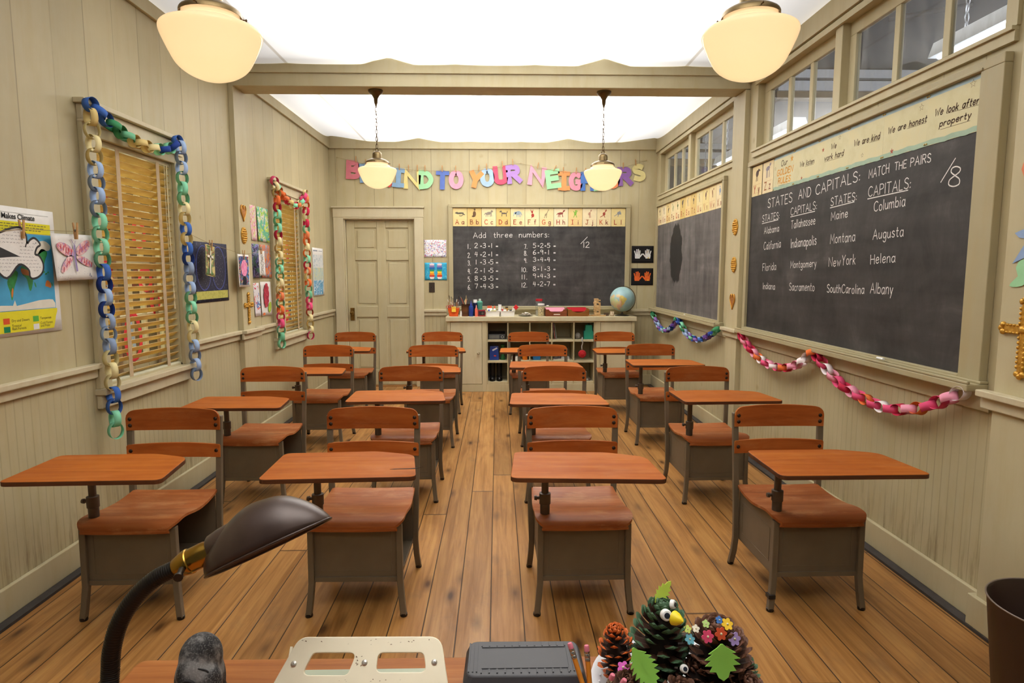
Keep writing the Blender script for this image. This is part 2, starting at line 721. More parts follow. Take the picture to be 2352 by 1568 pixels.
# ------------------------------------------------------------------ a one-line hand lettering alphabet
GL = {
    'A': (.75, "0,0 .37,1 .75,0|.13,.36 .62,.36"), 'B': (.6, "0,0 0,1|~0,1 .42,.94 .48,.76 .38,.56 0,.53|~0,.53 .48,.46 .6,.25 .45,.03 0,0"),
    'C': (.7, "~.68,.86 .45,1 .15,.86 .02,.5 .14,.12 .45,0 .7,.14"), 'D': (.65, "0,0 0,1|~0,1 .42,.92 .65,.5 .42,.08 0,0"),
    'E': (.55, "0,0 0,1|0,1 .55,1|0,.53 .45,.53|0,0 .55,0"), 'F': (.55, "0,0 0,1|0,1 .55,1|0,.53 .43,.53"),
    'G': (.75, "~.68,.86 .42,1 .13,.86 .02,.5 .13,.12 .42,0 .68,.13 .7,.43|.42,.45 .75,.45"), 'H': (.62, "0,0 0,1|.62,0 .62,1|0,.52 .62,.52"),
    'I': (.06, "0.03,0 .03,1"), 'J': (.5, "~.42,1 .42,.3 .34,.04 .15,.02 0,.2|.18,1 .62,1"), 'K': (.6, "0,0 0,1|.55,1 0,.42|.17,.55 .6,0"),
    'L': (.5, "0,1 0,0|0,0 .5,0"), 'M': (.8, "0,0 .06,1 .4,.3 .74,1 .8,0"), 'N': (.65, "0,0 0,1 .65,0 .65,1"),
    'O': (.75, "~.37,1 .1,.86 0,.5 .1,.14 .37,0 .65,.14 .75,.5 .65,.86 .37,1"), 'P': (.58, "0,0 0,1|~0,1 .45,.96 .58,.75 .45,.53 0,.48"),
    'Q': (.75, "~.37,1 .1,.86 0,.5 .1,.14 .37,0 .65,.14 .75,.5 .65,.86 .37,1|.5,.25 .8,-.08"), 'R': (.6, "0,0 0,1|~0,1 .45,.96 .56,.75 .45,.55 0,.5|.25,.5 .62,0"),
    'S': (.58, "~.55,.86 .32,1 .06,.86 .1,.62 .32,.52 .54,.36 .55,.12 .3,0 0,.13"), 'T': (.65, ".32,0 .32,1|0,1 .65,1"),
    'U': (.62, "~0,1 0,.35 .08,.08 .31,0 .54,.08 .62,.35 .62,1"), 'V': (.65, "0,1 .32,0 .65,1"), 'W': (.9, "0,1 .22,0 .45,.75 .68,0 .9,1"),
    'X': (.6, "0,0 .6,1|0,1 .6,0"), 'Y': (.62, "0,1 .3,.48|.62,1 .3,.48 .26,0"), 'Z': (.6, "0,1 .6,1 0,0 .6,0"),
    'a': (.48, "~.46,.5 .25,.62 .05,.48 .02,.2 .16,.0 .34,.08 .46,.35|.47,.62 .46,.1 .5,0"), 'b': (.46, "0,1 0,0|~0,.4 .22,.6 .44,.48 .46,.2 .3,0 0,.12"),
    'c': (.42, "~.42,.5 .25,.62 .05,.48 .02,.18 .2,0 .42,.12"), 'd': (.48, "~.46,.45 .25,.6 .04,.46 .02,.16 .18,0 .38,.1 .46,.35|.47,1 .47,0"),
    'e': (.46, "~.03,.32 .44,.36 .4,.56 .22,.62 .03,.42 .05,.12 .24,0 .45,.12"), 'f': (.36, "~.36,.92 .25,1 .15,.85 .14,0|0,.58 .32,.58"),
    'g': (.46, "~.45,.5 .25,.62 .04,.48 .03,.2 .18,.04 .36,.12 .45,.35|~.46,.6 .45,-.1 .36,-.32 .18,-.34 .02,-.22"), 'h': (.44, "0,1 0,0|~0,.38 .2,.6 .4,.5 .43,0"),
    'i': (.06, ".03,.6 .03,0|.03,.82 .03,.87"), 'j': (.2, "~.16,.6 .15,-.15 .08,-.32 -.06,-.28|.16,.82 .16,.87"), 'k': (.42, "0,1 0,0|.38,.6 0,.25|.12,.36 .42,0"),
    'l': (.08, ".04,1 .04,0"), 'm': (.74, "0,.6 0,0|~0,.4 .16,.6 .33,.5 .36,0|~.36,.4 .52,.6 .68,.5 .72,0"), 'n': (.44, "0,.6 0,0|~0,.38 .2,.6 .4,.5 .43,0"),
    'o': (.46, "~.23,.6 .05,.5 0,.3 .06,.08 .23,0 .4,.08 .46,.3 .4,.5 .23,.6"), 'p': (.46, "0,.6 0,-.38|~0,.42 .22,.6 .44,.48 .45,.2 .28,0 0,.14"),
    'q': (.46, "~.45,.5 .25,.62 .04,.48 .03,.2 .18,.02 .36,.1 .45,.35|.46,.6 .46,-.38"), 'r': (.34, "0,.6 0,0|~0,.36 .14,.57 .34,.56"),
    's': (.4, "~.38,.52 .2,.62 .04,.48 .2,.33 .39,.2 .32,.03 .15,0 0,.08"), 't': (.32, "~.14,.92 .13,.2 .2,.01 .32,.04|0,.6 .32,.6"),
    'u': (.44, "~0,.6 .01,.15 .15,0 .35,.12 .43,.4|.44,.6 .44,0"), 'v': (.42, "0,.6 .2,0 .42,.6"), 'w': (.62, "0,.6 .16,0 .31,.48 .46,0 .62,.6"),
    'x': (.42, "0,0 .42,.6|0,.6 .42,0"), 'y': (.44, "0,.6 .21,.05|.44,.6 .12,-.36"), 'z': (.4, "0,.6 .4,.6 0,0 .4,0"),
    '0': (.55, "~.27,1 .06,.85 0,.5 .06,.15 .27,0 .48,.15 .55,.5 .48,.85 .27,1"), '1': (.1, ".05,1 .05,0"), '2': (.5, "~.02,.78 .12,.96 .32,1 .47,.84 .42,.6 .2,.3 0,0|0,0 .52,0"),
    '3': (.48, "~.03,.88 .25,1 .44,.86 .38,.62 .15,.54|~.15,.54 .4,.5 .48,.25 .32,.02 0,.08"), '4': (.52, ".2,1 .05,.42 .52,.42|.42,.95 .38,0"),
    '5': (.5, ".48,1 .08,1 .05,.6|~.05,.6 .3,.64 .48,.42 .42,.12 .2,0 0,.08"), '6': (.48, "~.4,1 .14,.72 .02,.32 .12,.03 .33,.02 .47,.22 .38,.45 .1,.4"),
    '7': (.5, "0,1 .5,1 .22,0"), '8': (.5, "~.25,.55 .05,.74 .08,.94 .26,1 .44,.9 .43,.72 .25,.55 .03,.35 .02,.1 .25,0 .48,.1 .47,.35 .25,.55"),
    '9': (.48, "~.44,.75 .34,.97 .12,.97 .03,.76 .14,.58 .36,.62 .45,.85|.46,.9 .4,0"), '.': (.08, ".0,.0 .07,.03"), ':': (.08, ".0,.45 .06,.5|0,.05 .06,.1"),
    '+': (.4, ".2,.15 .2,.55|0,.35 .4,.35"), '=': (.4, "0,.42 .4,.42|0,.22 .4,.22"), '/': (.5, "0,0 .5,1"), ' ': (.35, ""),
}


def glyph(ch):
    w, st = GL[ch]
    out = []
    for s_ in st.split('|'):
        if not s_:
            continue
        sm = s_[0] == '~'
        pts = [tuple(float(v) for v in q.split(',')) for q in s_.lstrip('~').split()]
        out.append([tuple(p) for p in catmull(pts, 5)] if sm else pts)
    return w, out


def write(b, text, u0, v0, u1, v1, h, w, z=0.0, slant=0.0, gap=0.24, wob=0.0):
    """letters from baseline start (u0, v0) to end (u1, v1), capital height h, line width w"""
    tot = sum(GL[c][0] for c in text) + gap * (len(text) - 1)
    L = math.hypot(u1 - u0, v1 - v0)
    k = L / max(tot, 1e-6)
    ca, sa = (u1 - u0) / L, (v1 - v0) / L
    x = 0.0
    for c in text:
        gw, st = glyph(c)
        dy = rnd.uniform(-wob, wob)
        sc = 1 + rnd.uniform(-wob, wob)
        for pts in st:
            q = []
            for px, py in pts:
                X = (x + px) * k + slant * py * h
                Y = (py * sc + dy) * h
                q.append((u0 + X * ca - Y * sa, v0 + X * sa + Y * ca))
            b.strip(q, w, z, ends=w * 0.3)
        x += gw + gap
    return b
# ================================================================== THE SETTING
M_side = cream('cream_boards_side', 1, True)
M_back = cream('cream_boards_back', 0, True)
M_trim = cream('cream_trim', base='bdb28f')
M_trim_pale = cream('cream_trim_pale', base='c6bb9c')
M_frame = cream('putty_frame', base='aa9f7d')

# ---- floor
t = NT('pine_floor')
p = t.pos()
sep = t.n('ShaderNodeSeparateXYZ')
t.l(p, sep.inputs[0])
q = t.math('DIVIDE', t.math('SUBTRACT', sep.outputs[0], -0.031), 0.134)
idx = t.math('FLOOR', q)
fr = t.math('FRACT', q)
wn = t.n('ShaderNodeTexWhiteNoise', noise_dimensions='1D')
t.l(idx, wn.inputs['W'])
# boards butt end to end at their own offsets
ql = t.math('ADD', t.math('DIVIDE', sep.outputs[1], 4.6), t.math('MULTIPLY', wn.outputs[0], 7.0))
fl = t.math('FRACT', ql)
cx = t.n('ShaderNodeCombineXYZ')
t.l(idx, cx.inputs[0])
t.l(t.math('FLOOR', ql), cx.inputs[1])
wn2 = t.n('ShaderNodeTexWhiteNoise', noise_dimensions='2D')
t.l(cx.outputs[0], wn2.inputs['Vector'])
offs = t.n('ShaderNodeVectorMath', operation='MULTIPLY_ADD')
t.l(wn2.outputs['Color'], offs.inputs[0])
offs.inputs[1].default_value = (17, 23, 5)
t.l(p, offs.inputs[2])
v = offs.outputs[0]
g1 = t.noise(t.mapping(v, (38, 1.6, 1)), 1.0, 5, 0.6, 0.7)
g2 = t.noise(t.mapping(v, (7, 1.1, 1)), 1.0, 4, 0.6, 1.2)
col = t.ramp(g1, [(0.25, lin('8a5d2c')), (0.5, lin('b5824a')), (0.75, lin('c99a5c'))])
col = t.mix(t.ramp(g2, [(0.46, 0.0), (0.75, 0.55)]), col, lin('8a5a2c'))
vo = t.n('ShaderNodeTexVoronoi', feature='F1')
t.l(t.mapping(v, (7.5, 2.6, 1)), vo.inputs['Vector'])
vo.inputs['Scale'].default_value = 1.0
kn = t.ramp(vo.outputs['Distance'], [(0.05, 0.95), (0.12, 0.45), (0.24, 0.0)])
col = t.mix(kn, col, lin('53331a'))
# scuffs, greyer than the wood
sc = t.math('MULTIPLY', t.ramp(t.noise(t.mapping(v, (6, 3, 1), (4, 2, 0)), 1.0, 5, 0.7), [(0.57, 0.0), (0.75, 0.6)]), 0.7)
col = t.mix(sc, col, lin('6e5746'))
col = t.mix(1.0, col, t.ramp(wn2.outputs['Value'], [(0, (0.74, 0.725, 0.67, 1)), (1, (1.0, 0.985, 0.92, 1))]), 'MULTIPLY')
d = t.math('MULTIPLY', t.math('ABSOLUTE', t.math('SUBTRACT', fr, 0.5)), 2.0)
gap = t.ramp(d, [(0.955, 0.0), (0.978, 1.0)])
d2 = t.math('MULTIPLY', t.math('ABSOLUTE', t.math('SUBTRACT', fl, 0.5)), 2.0)
gap2 = t.ramp(d2, [(0.9975, 0.0), (0.999, 1.0)])
gg = t.math('MAXIMUM', gap, gap2)
col = t.mix(t.math('MULTIPLY', gg, 0.9), col, lin('21130a'))
t.set(Base_Color=col, Roughness=t.math('ADD', t.math('MULTIPLY', g2, 0.3), 0.26))
t.b.inputs['Specular IOR Level'].default_value = 0.3
t.bump(t.math('SUBTRACT', t.math('MULTIPLY', g1, 0.15), gg), 0.4, 0.004)
b = B()
b.box(XL - 0.1, XR + 0.1, -1.6, YB + 0.1, -0.06, 0.0)
struct(b, 'floor', t.m)

# ---- walls with their openings (left: two windows; right: two clerestory bands; back: the door)
W1 = (3.235, 4.0, 0.82, 2.09)
W2 = (5.755, 6.52, 0.81, 2.09)
C1 = (2.43, 4.755, 2.285, 2.775)
C2 = (5.20, 7.52, 2.285, 2.775)
DR = (-1.838, -0.993, 0.0, 2.032)
TOPZ = 3.02


def wall_with(holes, a0, a1, put):
    cuts = sorted({a0, a1} | {h[0] for h in holes} | {h[1] for h in holes})
    for s0, s1 in zip(cuts[:-1], cuts[1:]):
        hs = [h for h in holes if h[0] <= s0 and h[1] >= s1]
        if not hs:
            put(s0, s1, 0, TOPZ)
        else:
            if hs[0][2] > 0:
                put(s0, s1, 0, hs[0][2])
            put(s0, s1, hs[0][3], TOPZ)


b = B()
wall_with([W1, W2], -1.2, YB, lambda a, c, z0, z1: b.box(XL - 0.11, XL, a, c, z0, z1))
struct(b, 'wall_left', M_side)
b = B()
wall_with([C1, C2], -1.2, YB, lambda a, c, z0, z1: b.box(XR, XR + 0.11, a, c, z0, z1))
struct(b, 'wall_right', M_side)
b = B()
wall_with([DR], XL - 0.11, XR + 0.11, lambda a, c, z0, z1: b.box(a, c, YB, YB + 0.11, z0, z1))
struct(b, 'wall_back', M_back)

# ---- pilasters and the dividing beam
PY0, PY1 = 4.90, 5.125
b = B()
b.box(XL, XL + 0.037, PY0, PY1, 0, 2.78)
struct(b, 'trim_1', M_trim, bevel=0.002)
b = B()
b.box(XR - 0.037, XR, PY0, PY1 + 0.005, 0, 2.77)
struct(b, 'trim_2', M_trim, bevel=0.002)
b = B()
b.box(XR - 0.04, XR, 1.2, 2.31, 0, 2.96)
struct(b, 'trim_3', M_trim, bevel=0.002)
b = B()
b.box(XL, XR, PY0, PY1, 2.774, 3.02)
b.box(XL, XR, PY0 - 0.014, PY0, 2.866, 3.02)
b.box(XL, XR, PY1, PY1 + 0.014, 2.866, 3.02)
struct(b, 'trim_4', M_trim, bevel=0.003)

# ---- crown boards
for nm, bx in (('trim_5', (XL, XL + 0.022, -1.2, PY0, 2.852, 3.0)), ('trim_6', (XL, XL + 0.022, PY1, YB, 2.852, 3.0)),
               ('trim_7', (XL, XR, YB - 0.022, YB, 2.848, 3.0)), ('trim_8', (XR - 0.022, XR, -1.2, PY0, 2.812, 3.0)), ('trim_9', (XR - 0.022, XR, PY1, YB, 2.812, 3.0))):
    b = B()
    b.box(*bx)
    struct(b, nm, M_trim, bevel=0.003)

# ---- chair rails
def rail_y(name, x, sgn, y0, y1):
    b = B()
    for z0, z1, dd in ((0.88, 0.926, 0.018), (0.926, 0.952, 0.042)):
        b.box(min(x, x + sgn * dd), max(x, x + sgn * dd), y0, y1, z0, z1)
    struct(b, name, M_trim_pale, bevel=0.004)


def rail_x(name, x0, x1):
    b = B()
    for z0, z1, dd in ((0.872, 0.918, 0.018), (0.918, 0.95, 0.036)):
        b.box(x0, x1, YB - dd, YB, z0, z1)
    struct(b, name, M_trim_pale, bevel=0.004)


rail_y('trim_10', XL, 1, -1.2, 3.135)
rail_y('trim_11', XL, 1, 4.085, PY0 - 0.02)
rail_y('trim_12', XL + 0.037, 1, PY0 - 0.045, PY1 + 0.10)
rail_y('trim_13', XL, 1, PY1 + 0.10, 5.655)
rail_y('trim_14', XL, 1, 6.615, YB - 0.037)
rail_y('trim_15', XR - 0.037, -1, PY0 - 0.06, PY1 + 0.04)
rail_y('trim_16', XR - 0.04, -1, 1.2, 2.35)
rail_x('trim_17', XL + 0.0, -1.97)
rail_x('trim_18', -0.89, -0.62)
rail_x('trim_19', 1.64, XR)
for nm, y0, y1 in (('trim_20', 2.36, 4.83), ('trim_21', 5.18, YB - 0.037)):
    b = B()
    b.box(XR - 0.014, XR, y0, y1, 0.855, 0.93)
    struct(b, nm, M_trim, bevel=0.003)


# ---- skirting boards with a dark strip along the floor
def skirt(name, parts):
    b = B()
    for bx in parts:
        b.box(*bx)
    struct(b, name, M_trim, bevel=0.004)


skirt('baseboard_left', [(XL, XL + 0.02, -1.2, PY0, 0.012, 0.135), (XL, XL + 0.057, PY0 - 0.02, PY1 + 0.02, 0.012, 0.135), (XL, XL + 0.02, PY1 + 0.02, YB, 0.012, 0.135)])
skirt('baseboard_right', [(XR - 0.02, XR, 2.33, PY0, 0.012, 0.137), (XR - 0.057, XR, PY0 - 0.02, PY1 + 0.02, 0.012, 0.137), (XR - 0.02, XR, PY1 + 0.02, YB, 0.012, 0.137), (XR - 0.058, XR, 1.2, 2.335, 0.012, 0.137)])
skirt('baseboard_back', [(-0.89, -0.60, YB - 0.02, YB, 0.012, 0.135), (1.62, XR, YB - 0.02, YB, 0.012, 0.135)])
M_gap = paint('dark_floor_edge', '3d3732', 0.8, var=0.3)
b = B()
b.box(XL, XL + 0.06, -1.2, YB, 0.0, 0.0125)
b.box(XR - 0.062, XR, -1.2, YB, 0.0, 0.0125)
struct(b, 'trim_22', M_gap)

# ---- cloth ceiling: two sections of stretched translucent fabric, lit from behind
t = NT('stretched_cloth')
p = t.pos()
sep = t.n('ShaderNodeSeparateXYZ')
t.l(p, sep.inputs[0])
ax = sep.outputs[0]
seam = None
for sx, w, k in ((-1.553, 0.016, 0.62), (1.422, 0.016, 0.62), (-0.92, 0.013, 0.25), (0.83, 0.013, 0.25), (-0.34, 0.02, 0.14), (-0.28, 0.012, 0.12), (0.26, 0.02, 0.12), (0.31, 0.012, 0.12)):
    f = t.math('MULTIPLY', t.ramp(t.math('DIVIDE', t.math('ABSOLUTE', t.math('SUBTRACT', ax, sx)), w), [(0.5, 1.0), (1.0, 0.0)]), k)
    seam = f if seam is None else t.math('MAXIMUM', seam, f)
col = t.mix(seam, (0.80, 0.795, 0.785, 1), (0.42, 0.36, 0.27, 1))
tr = t.n('ShaderNodeBsdfTranslucent')
df = t.n('ShaderNodeBsdfDiffuse')
t.l(col, tr.inputs[0])
t.l(col, df.inputs[0])
mx = t.n('ShaderNodeMixShader')
mx.inputs[0].default_value = 0.7
t.l(df.outputs[0], mx.inputs[1])
t.l(tr.outputs[0], mx.inputs[2])
t.l(mx.outputs[0], t.out.inputs[0])
M_cloth = t.m


def cloth(name, y0, y1, lift0, lift1):
    b = B()
    nx, ny = 120, 40
    vs_ = []
    x0, x1 = XL + 0.02, XR - 0.02
    for j in range(ny + 1):
        fy = j / ny
        # rows crowd towards both ends
        fy = 0.5 - 0.5 * math.cos(PI * fy)
        y = y0 + (y1 - y0) * fy
        for i in range(nx + 1):
            x = x0 + (x1 - x0) * i / nx
            z = FLOOR_TO_CLOTH + 0.012 * math.sin(PI * fy)
            for sx in (-1.553, -0.92, -0.31, 0.285, 0.83, 1.422):
                z += 0.008 * math.exp(-abs(x - sx) / 0.10)
            for lifts, dy in ((lift0, y - y0), (lift1, y1 - y)):
                for sx, amt, wd in lifts:
                    z += amt * max(0.0, 1 - abs(x - sx) / wd) * math.exp(-dy / 0.22)
            vs_.append((x, y, z))
    b.add(vs_, [(j * (nx + 1) + i, (j + 1) * (nx + 1) + i, (j + 1) * (nx + 1) + i + 1, j * (nx + 1) + i + 1) for j in range(ny) for i in range(nx)], True)
    o = b.build(name, M_cloth)
    o['kind'] = 'structure'
    return o


cloth('ceiling', -0.7, PY0 - 0.016, [], [(-0.80, 0.05, 0.19), (0.80, 0.05, 0.20)])
cloth('ceiling', PY1 + 0.016, YB - 0.024, [(1.33, 0.03, 0.09)], [(-0.93, 0.04, 0.26), (0.85, 0.04, 0.26), (-1.93, 0.07, 0.4), (1.86, 0.06, 0.4)])
# front edge board that carries the cloth, behind the teacher's place
b = B()
b.box(XL, XR, -0.80, -0.70, 2.86, 3.02)
struct(b, 'trim_23', M_trim)

# ================================================================== the two sash windows on the left, with blinds
M_tan = paint('blind_tape', 'b39c7b', 0.9, var=0.08)
t = NT('blind_slat_varnish')
col = t.ramp(t.noise(t.mapping(t.obj(), (3, 3, 30)), 3, 4), [(0.3, lin('dcc07c')), (0.7, lin('efdc9c'))])
tr = t.n('ShaderNodeBsdfTranslucent')
t.l(col, tr.inputs[0])
t.set(Base_Color=col, Roughness=0.35)
mx = t.n('ShaderNodeMixShader')
mx.inputs[0].default_value = 0.4
t.l(t.b.outputs[0], mx.inputs[1])
t.l(tr.outputs[0], mx.inputs[2])
t.l(mx.outputs[0], t.out.inputs[0])
M_slat = t.m
M_cord = paint('blind_cord', 'd8cba6', 0.8)
M_dark_out = paint('hall_brown', '5a4630', 0.9, var=0.3, scale=2)
M_pane = glass_mat('window_pane', op=0.03)
M_redpaper = paper('red_outline', 'd8404c')
M_bluepaper = paper('pale_blue_cut', '9fb3c9')


def sash_window(n, W, cut_outs):
    y0, y1, z0, z1 = W
    w = bpy.data.objects.new('window_%d' % n, None)
    C.objects.link(w)
    w['kind'] = 'structure'
    b = B()
    # jamb lining
    b.box(XL - 0.11, XL, y0, y0 + 0.012, z0, z1)
    b.box(XL - 0.11, XL, y1 - 0.012, y1, z0, z1)
    b.box(XL - 0.11, XL, y0, y1, z1 - 0.012, z1)
    b.box(XL - 0.11, XL, y0, y1, z0, z0 + 0.012)
    b.build('jamb', M_trim, w)
    b = B()
    b.box(XL, XL + 0.024, y0 - 0.098, y0, z0, 2.115)
    b.box(XL, XL + 0.024, y1, y1 + 0.085, z0, 2.115)
    b.box(XL, XL + 0.024, y0, y1, z1 - 0.03, 2.115)
    b.build('casing', M_trim, w, bevel=0.003)
    b = B()
    b.box(XL, XL + 0.034, y0 - 0.10, y1 + 0.088, 2.112, 2.124)
    b.box(XL, XL + 0.026, y0 - 0.098, y1 + 0.085, 2.124, 2.196)
    b.box(XL, XL + 0.055, y0 - 0.118, y1 + 0.095, 2.196, 2.22)
    b.build('head_cap', M_trim_pale, w, bevel=0.003)
    b = B()
    b.box(XL - 0.1, XL + 0.055, y0 - 0.108, y1 + 0.09, z0 - 0.03, z0)
    b.box(XL, XL + 0.028, y0 - 0.10, y1 + 0.085, z0 - 0.10, z0 - 0.03)
    b.build('sill', M_trim_pale, w, bevel=0.004)
    # glazed sash with muntins
    b = B()
    xs = XL - 0.10
    for a, c in ((y0 + 0.012, y0 + 0.06), (y1 - 0.06, y1 - 0.012), ((y0 + y1) / 2 - 0.011, (y0 + y1) / 2 + 0.011), (y0 + 0.235, y0 + 0.25), (y1 - 0.25, y1 - 0.235)):
        b.box(xs, xs + 0.03, a, c, z0, z1)
    for zz, hh in ((z0 + 0.05, 0.1), (z1 - 0.03, 0.06), ((z0 + z1) / 2, 0.045), (z0 + 0.33, 0.018), (z1 - 0.33, 0.018)):
        b.box(xs + 0.001, xs + 0.029, y0, y1, zz - hh / 2, zz + hh / 2)
    b.build('sash', M_trim, w, bevel=0.002)
    b = B()
    b.box(xs + 0.012, xs + 0.015, y0, y1, z0, z1)
    b.build('pane', M_pane, w)
    # venetian blind
    b = B()
    xb = XL - 0.028
    b.box(xb - 0.02, xb + 0.024, y0 + 0.014, y1 - 0.014, z1 - 0.055, z1 - 0.012)
    b.build('headrail', M_trim, w, bevel=0.002)
    b = B()
    zb, zt = z0 + 0.03, z1 - 0.075
    ns = 29
    for i in range(ns):
        z = zb + (zt - zb) * i / (ns - 1)
        tilt = -math.radians(36 + rnd.uniform(-1.5, 1.5))
        dx, dz = 0.024 * math.cos(tilt), 0.024 * math.sin(tilt)
        ya, yb = y0 + 0.016, y1 - 0.016
        for s_ in (0,):
            b.add([(xb + dx, ya, z - dz), (xb + dx, yb, z - dz), (xb - 0.001, yb, z - 0.002), (xb - 0.001, ya, z - 0.002), (xb - dx, ya, z + dz), (xb - dx, yb, z + dz)],
                  [(0, 1, 2, 3), (3, 2, 5, 4)], False)
    o = b.build('slats', M_slat, w)
    md = o.modifiers.new('thickness', 'SOLIDIFY')
    md.thickness = 0.0025
    b = B()
    b.box(xb - 0.024, xb + 0.026, y0 + 0.014, y1 - 0.014, z0 + 0.004, z0 + 0.022)
    b.build('bottom_rail', paint('blind_rail', 'c9c7ae', 0.4), w, bevel=0.003)
    for yy in (y0 + 0.215, y1 - 0.155):
        b = B()
        b.box(xb + 0.0255, xb + 0.027, yy - 0.017, yy + 0.017, z0 + 0.006, z1 - 0.05)
        b.box(xb - 0.027, xb - 0.0255, yy - 0.017, yy + 0.017, z0 + 0.006, z1 - 0.05)
        b.build('ladder_tape', M_tan, w)
    b = B()
    for k, (dy, zl) in enumerate(((0.085, 1.42), (0.062, 1.24), (0.055, 1.22))):
        y = y1 - dy
        b.tube([(xb + 0.03, y, z1 - 0.05), (xb + 0.032, y - 0.01, (zl + z1) / 2), (xb + 0.03, y + 0.004, zl)], 0.0016, 5)
    b.cyl((xb + 0.03, y1 - 0.055, 1.175), (xb + 0.03, y1 - 0.055, 1.22), 0.005, 0.003, 8)
    b.build('pull_cord', M_cord, w)
    # paper outlines stuck to the glass
    for k, (cy, cz, rx, rz, kind) in enumerate(cut_outs):
        b = B()
        if kind == 'diamond':
            P = [(cy - rx, cz), (cy, cz + rz), (cy + rx, cz), (cy, cz - rz), (cy - rx, cz)]
        else:
            P = [(cy + rx * math.cos(a) * (1 - 0.15 * math.sin(a)), cz + rz * math.sin(a)) for a in [2 * PI * i / 20 for i in range(21)]]
        b.M = Matrix(((0, 0, 1, xs + 0.034), (1, 0, 0, 0), (0, 1, 0, 0), (0, 0, 0, 1)))
        b.strip(P, 0.03, 0, 0.001)
        b.cm = 1
        if k % 2 == 0:
            b.strip([(cy - rx * 0.25, cz + rz * 0.6), (cy + rx * 0.15, cz - rz * 0.6)], 0.03, 0, 0.0006)
        b.build('paper_outline', [M_redpaper, M_bluepaper], w)
    return w


sash_window(1, W1, [(3.43, 1.70, 0.07, 0.10, 'diamond'), (3.72, 1.62, 0.06, 0.07, 'oval'), (3.40, 1.36, 0.07, 0.11, 'diamond'), (3.76, 1.36, 0.06, 0.06, 'oval'), (3.60, 1.04, 0.075, 0.13, 'oval'), (3.85, 1.22, 0.05, 0.07, 'diamond')])
sash_window(2, W2, [(6.05, 1.25, 0.06, 0.10, 'oval'), (6.22, 0.98, 0.07, 0.06, 'diamond'), (6.3, 1.6, 0.06, 0.09, 'diamond')])
# the hall wall seen dimly behind the blinds
b = B()
b.box(-3.3, -3.2, 1.0, 9.5, 0, 4)
struct(b, 'wall_hall_left', M_dark_out)

# ================================================================== clerestory windows on the right
M_dusty = glass_mat('dusty_pane', tint=(0.93, 0.95, 0.97), op=0.03, dirt=0.16)


def clerestory(n, Cw, far_y):
    y0, y1, z0, z1 = Cw
    w = bpy.data.objects.new('window_%d' % n, None)
    C.objects.link(w)
    w['kind'] = 'structure'
    b = B()
    xs = XR + 0.05
    b.box(XR, XR + 0.11, y0, y1, z1 - 0.002, z1)
    b.box(XR - 0.018, XR, y0 - 0.05, y1 + 0.03, 2.245, 2.285)
    b.box(XR - 0.03, XR + 0.05, y0 - 0.05, y1 + 0.03, 2.285, 2.30)
    b.box(XR - 0.016, XR, y0 - 0.055, y0, 2.30, 2.775)
    b.box(XR - 0.016, XR, y0 - 0.055, y1 + 0.02, 2.765, 2.80)
    b.build('casing', M_trim, w, bevel=0.003)
    b = B()
    pm = y0 + 0.515 * (y1 - y0)
    b.box(XR + 0.004, XR + 0.10, pm, pm + 0.075, 2.30, z1)
    b.build('mullion_post', M_trim, w, bevel=0.003)
    for a, c, xa in ((pm + 0.075, y1, 0.10), (y0, pm, 0.06)):
        b = B()
        b.box(xs, xs + 0.03, a, c, 2.30, 2.338)
        b.box(xs, xs + 0.03, a, c, 2.70, z1)
        g0, g1 = a + 0.06, c - xa
        b.box(xs, xs + 0.03, a, g0, 2.338, 2.70)
        b.box(xs, xs + 0.03, g1, c, 2.338, 2.70)
        for k in (1, 2):
            m = g0 + (g1 - g0) * k / 3
            b.box(xs + 0.002, xs + 0.028, m - 0.021, m + 0.021, 2.338, 2.70)
        b.build('sash', M_trim, w, bevel=0.003)
        b = B()
        b.box(xs + 0.013, xs + 0.016, g0, g1, 2.338, 2.70)
        b.build('pane', M_dusty, w)
    return w


clerestory(3, C1, 4.755)
clerestory(4, C2, 7.52)

# the hall beyond: dark ceiling, white roof beams, hung fluorescent troughs
M_hall = paint('hall_grey', '54535a', 0.9, var=0.2, scale=1.5)
M_white = paint('hall_white_steel', 'c9cbd0', 0.5, var=0.06, scale=2)
b = B()
b.box(2.6, 9.0, -1, 16, 4.9, 5.0)
b.box(8.9, 9.0, -1, 16, 0, 5.0)
b.box(2.2, 9.0, 15.9, 16.0, 0, 5.0)
struct(b, 'wall_hall_right', M_hall)
for nm, bx in (('trim_24', (4.0, 8.8, 9.2, 9.3, 4.14, 4.255)), ('trim_25', (4.0, 8.8, 9.2, 9.3, 3.965, 4.10)), ('trim_26', (2.4, 4.5, 11.0, 11.1, 3.49, 3.585)), ('trim_27', (2.4, 4.5, 11.0, 11.1, 3.33, 3.435))):
    b = B()
    b.box(*bx)
    struct(b, nm, M_white)
M_timber = paint('hall_timber', '8d7a5c', 0.8)
for nm, bx in (('trim_28', (4.0, 8.8, 9.24, 9.34, 3.85, 4.0)), ('trim_30', (2.4, 4.5, 11.04, 11.14, 3.22, 3.36))):
    b = B()
    b.box(*bx)
    struct(b, nm, M_timber)
for nm, pts in (('trim_31', ((4.02, 6.45, 4.86), (5.6, 5.6, 4.86))), ('trim_32', ((5.4, 9.0, 4.86), (6.2, 8.5, 4.86)))):
    b = B()
    b.cyl(pts[0], pts[1], 0.035, n=8)
    struct(b, nm, paint('dark_pipe', '2f2e31', 0.7))
M_chain = paint('chain_steel', 'b9bcc2', 0.35, metal=0.9)
t = NT('fluorescent_tube')
t.b.inputs['Emission Color'].default_value = (0.93, 0.97, 1, 1)
t.b.inputs['Emission Strength'].default_value = 2.2
M_tube = t.m


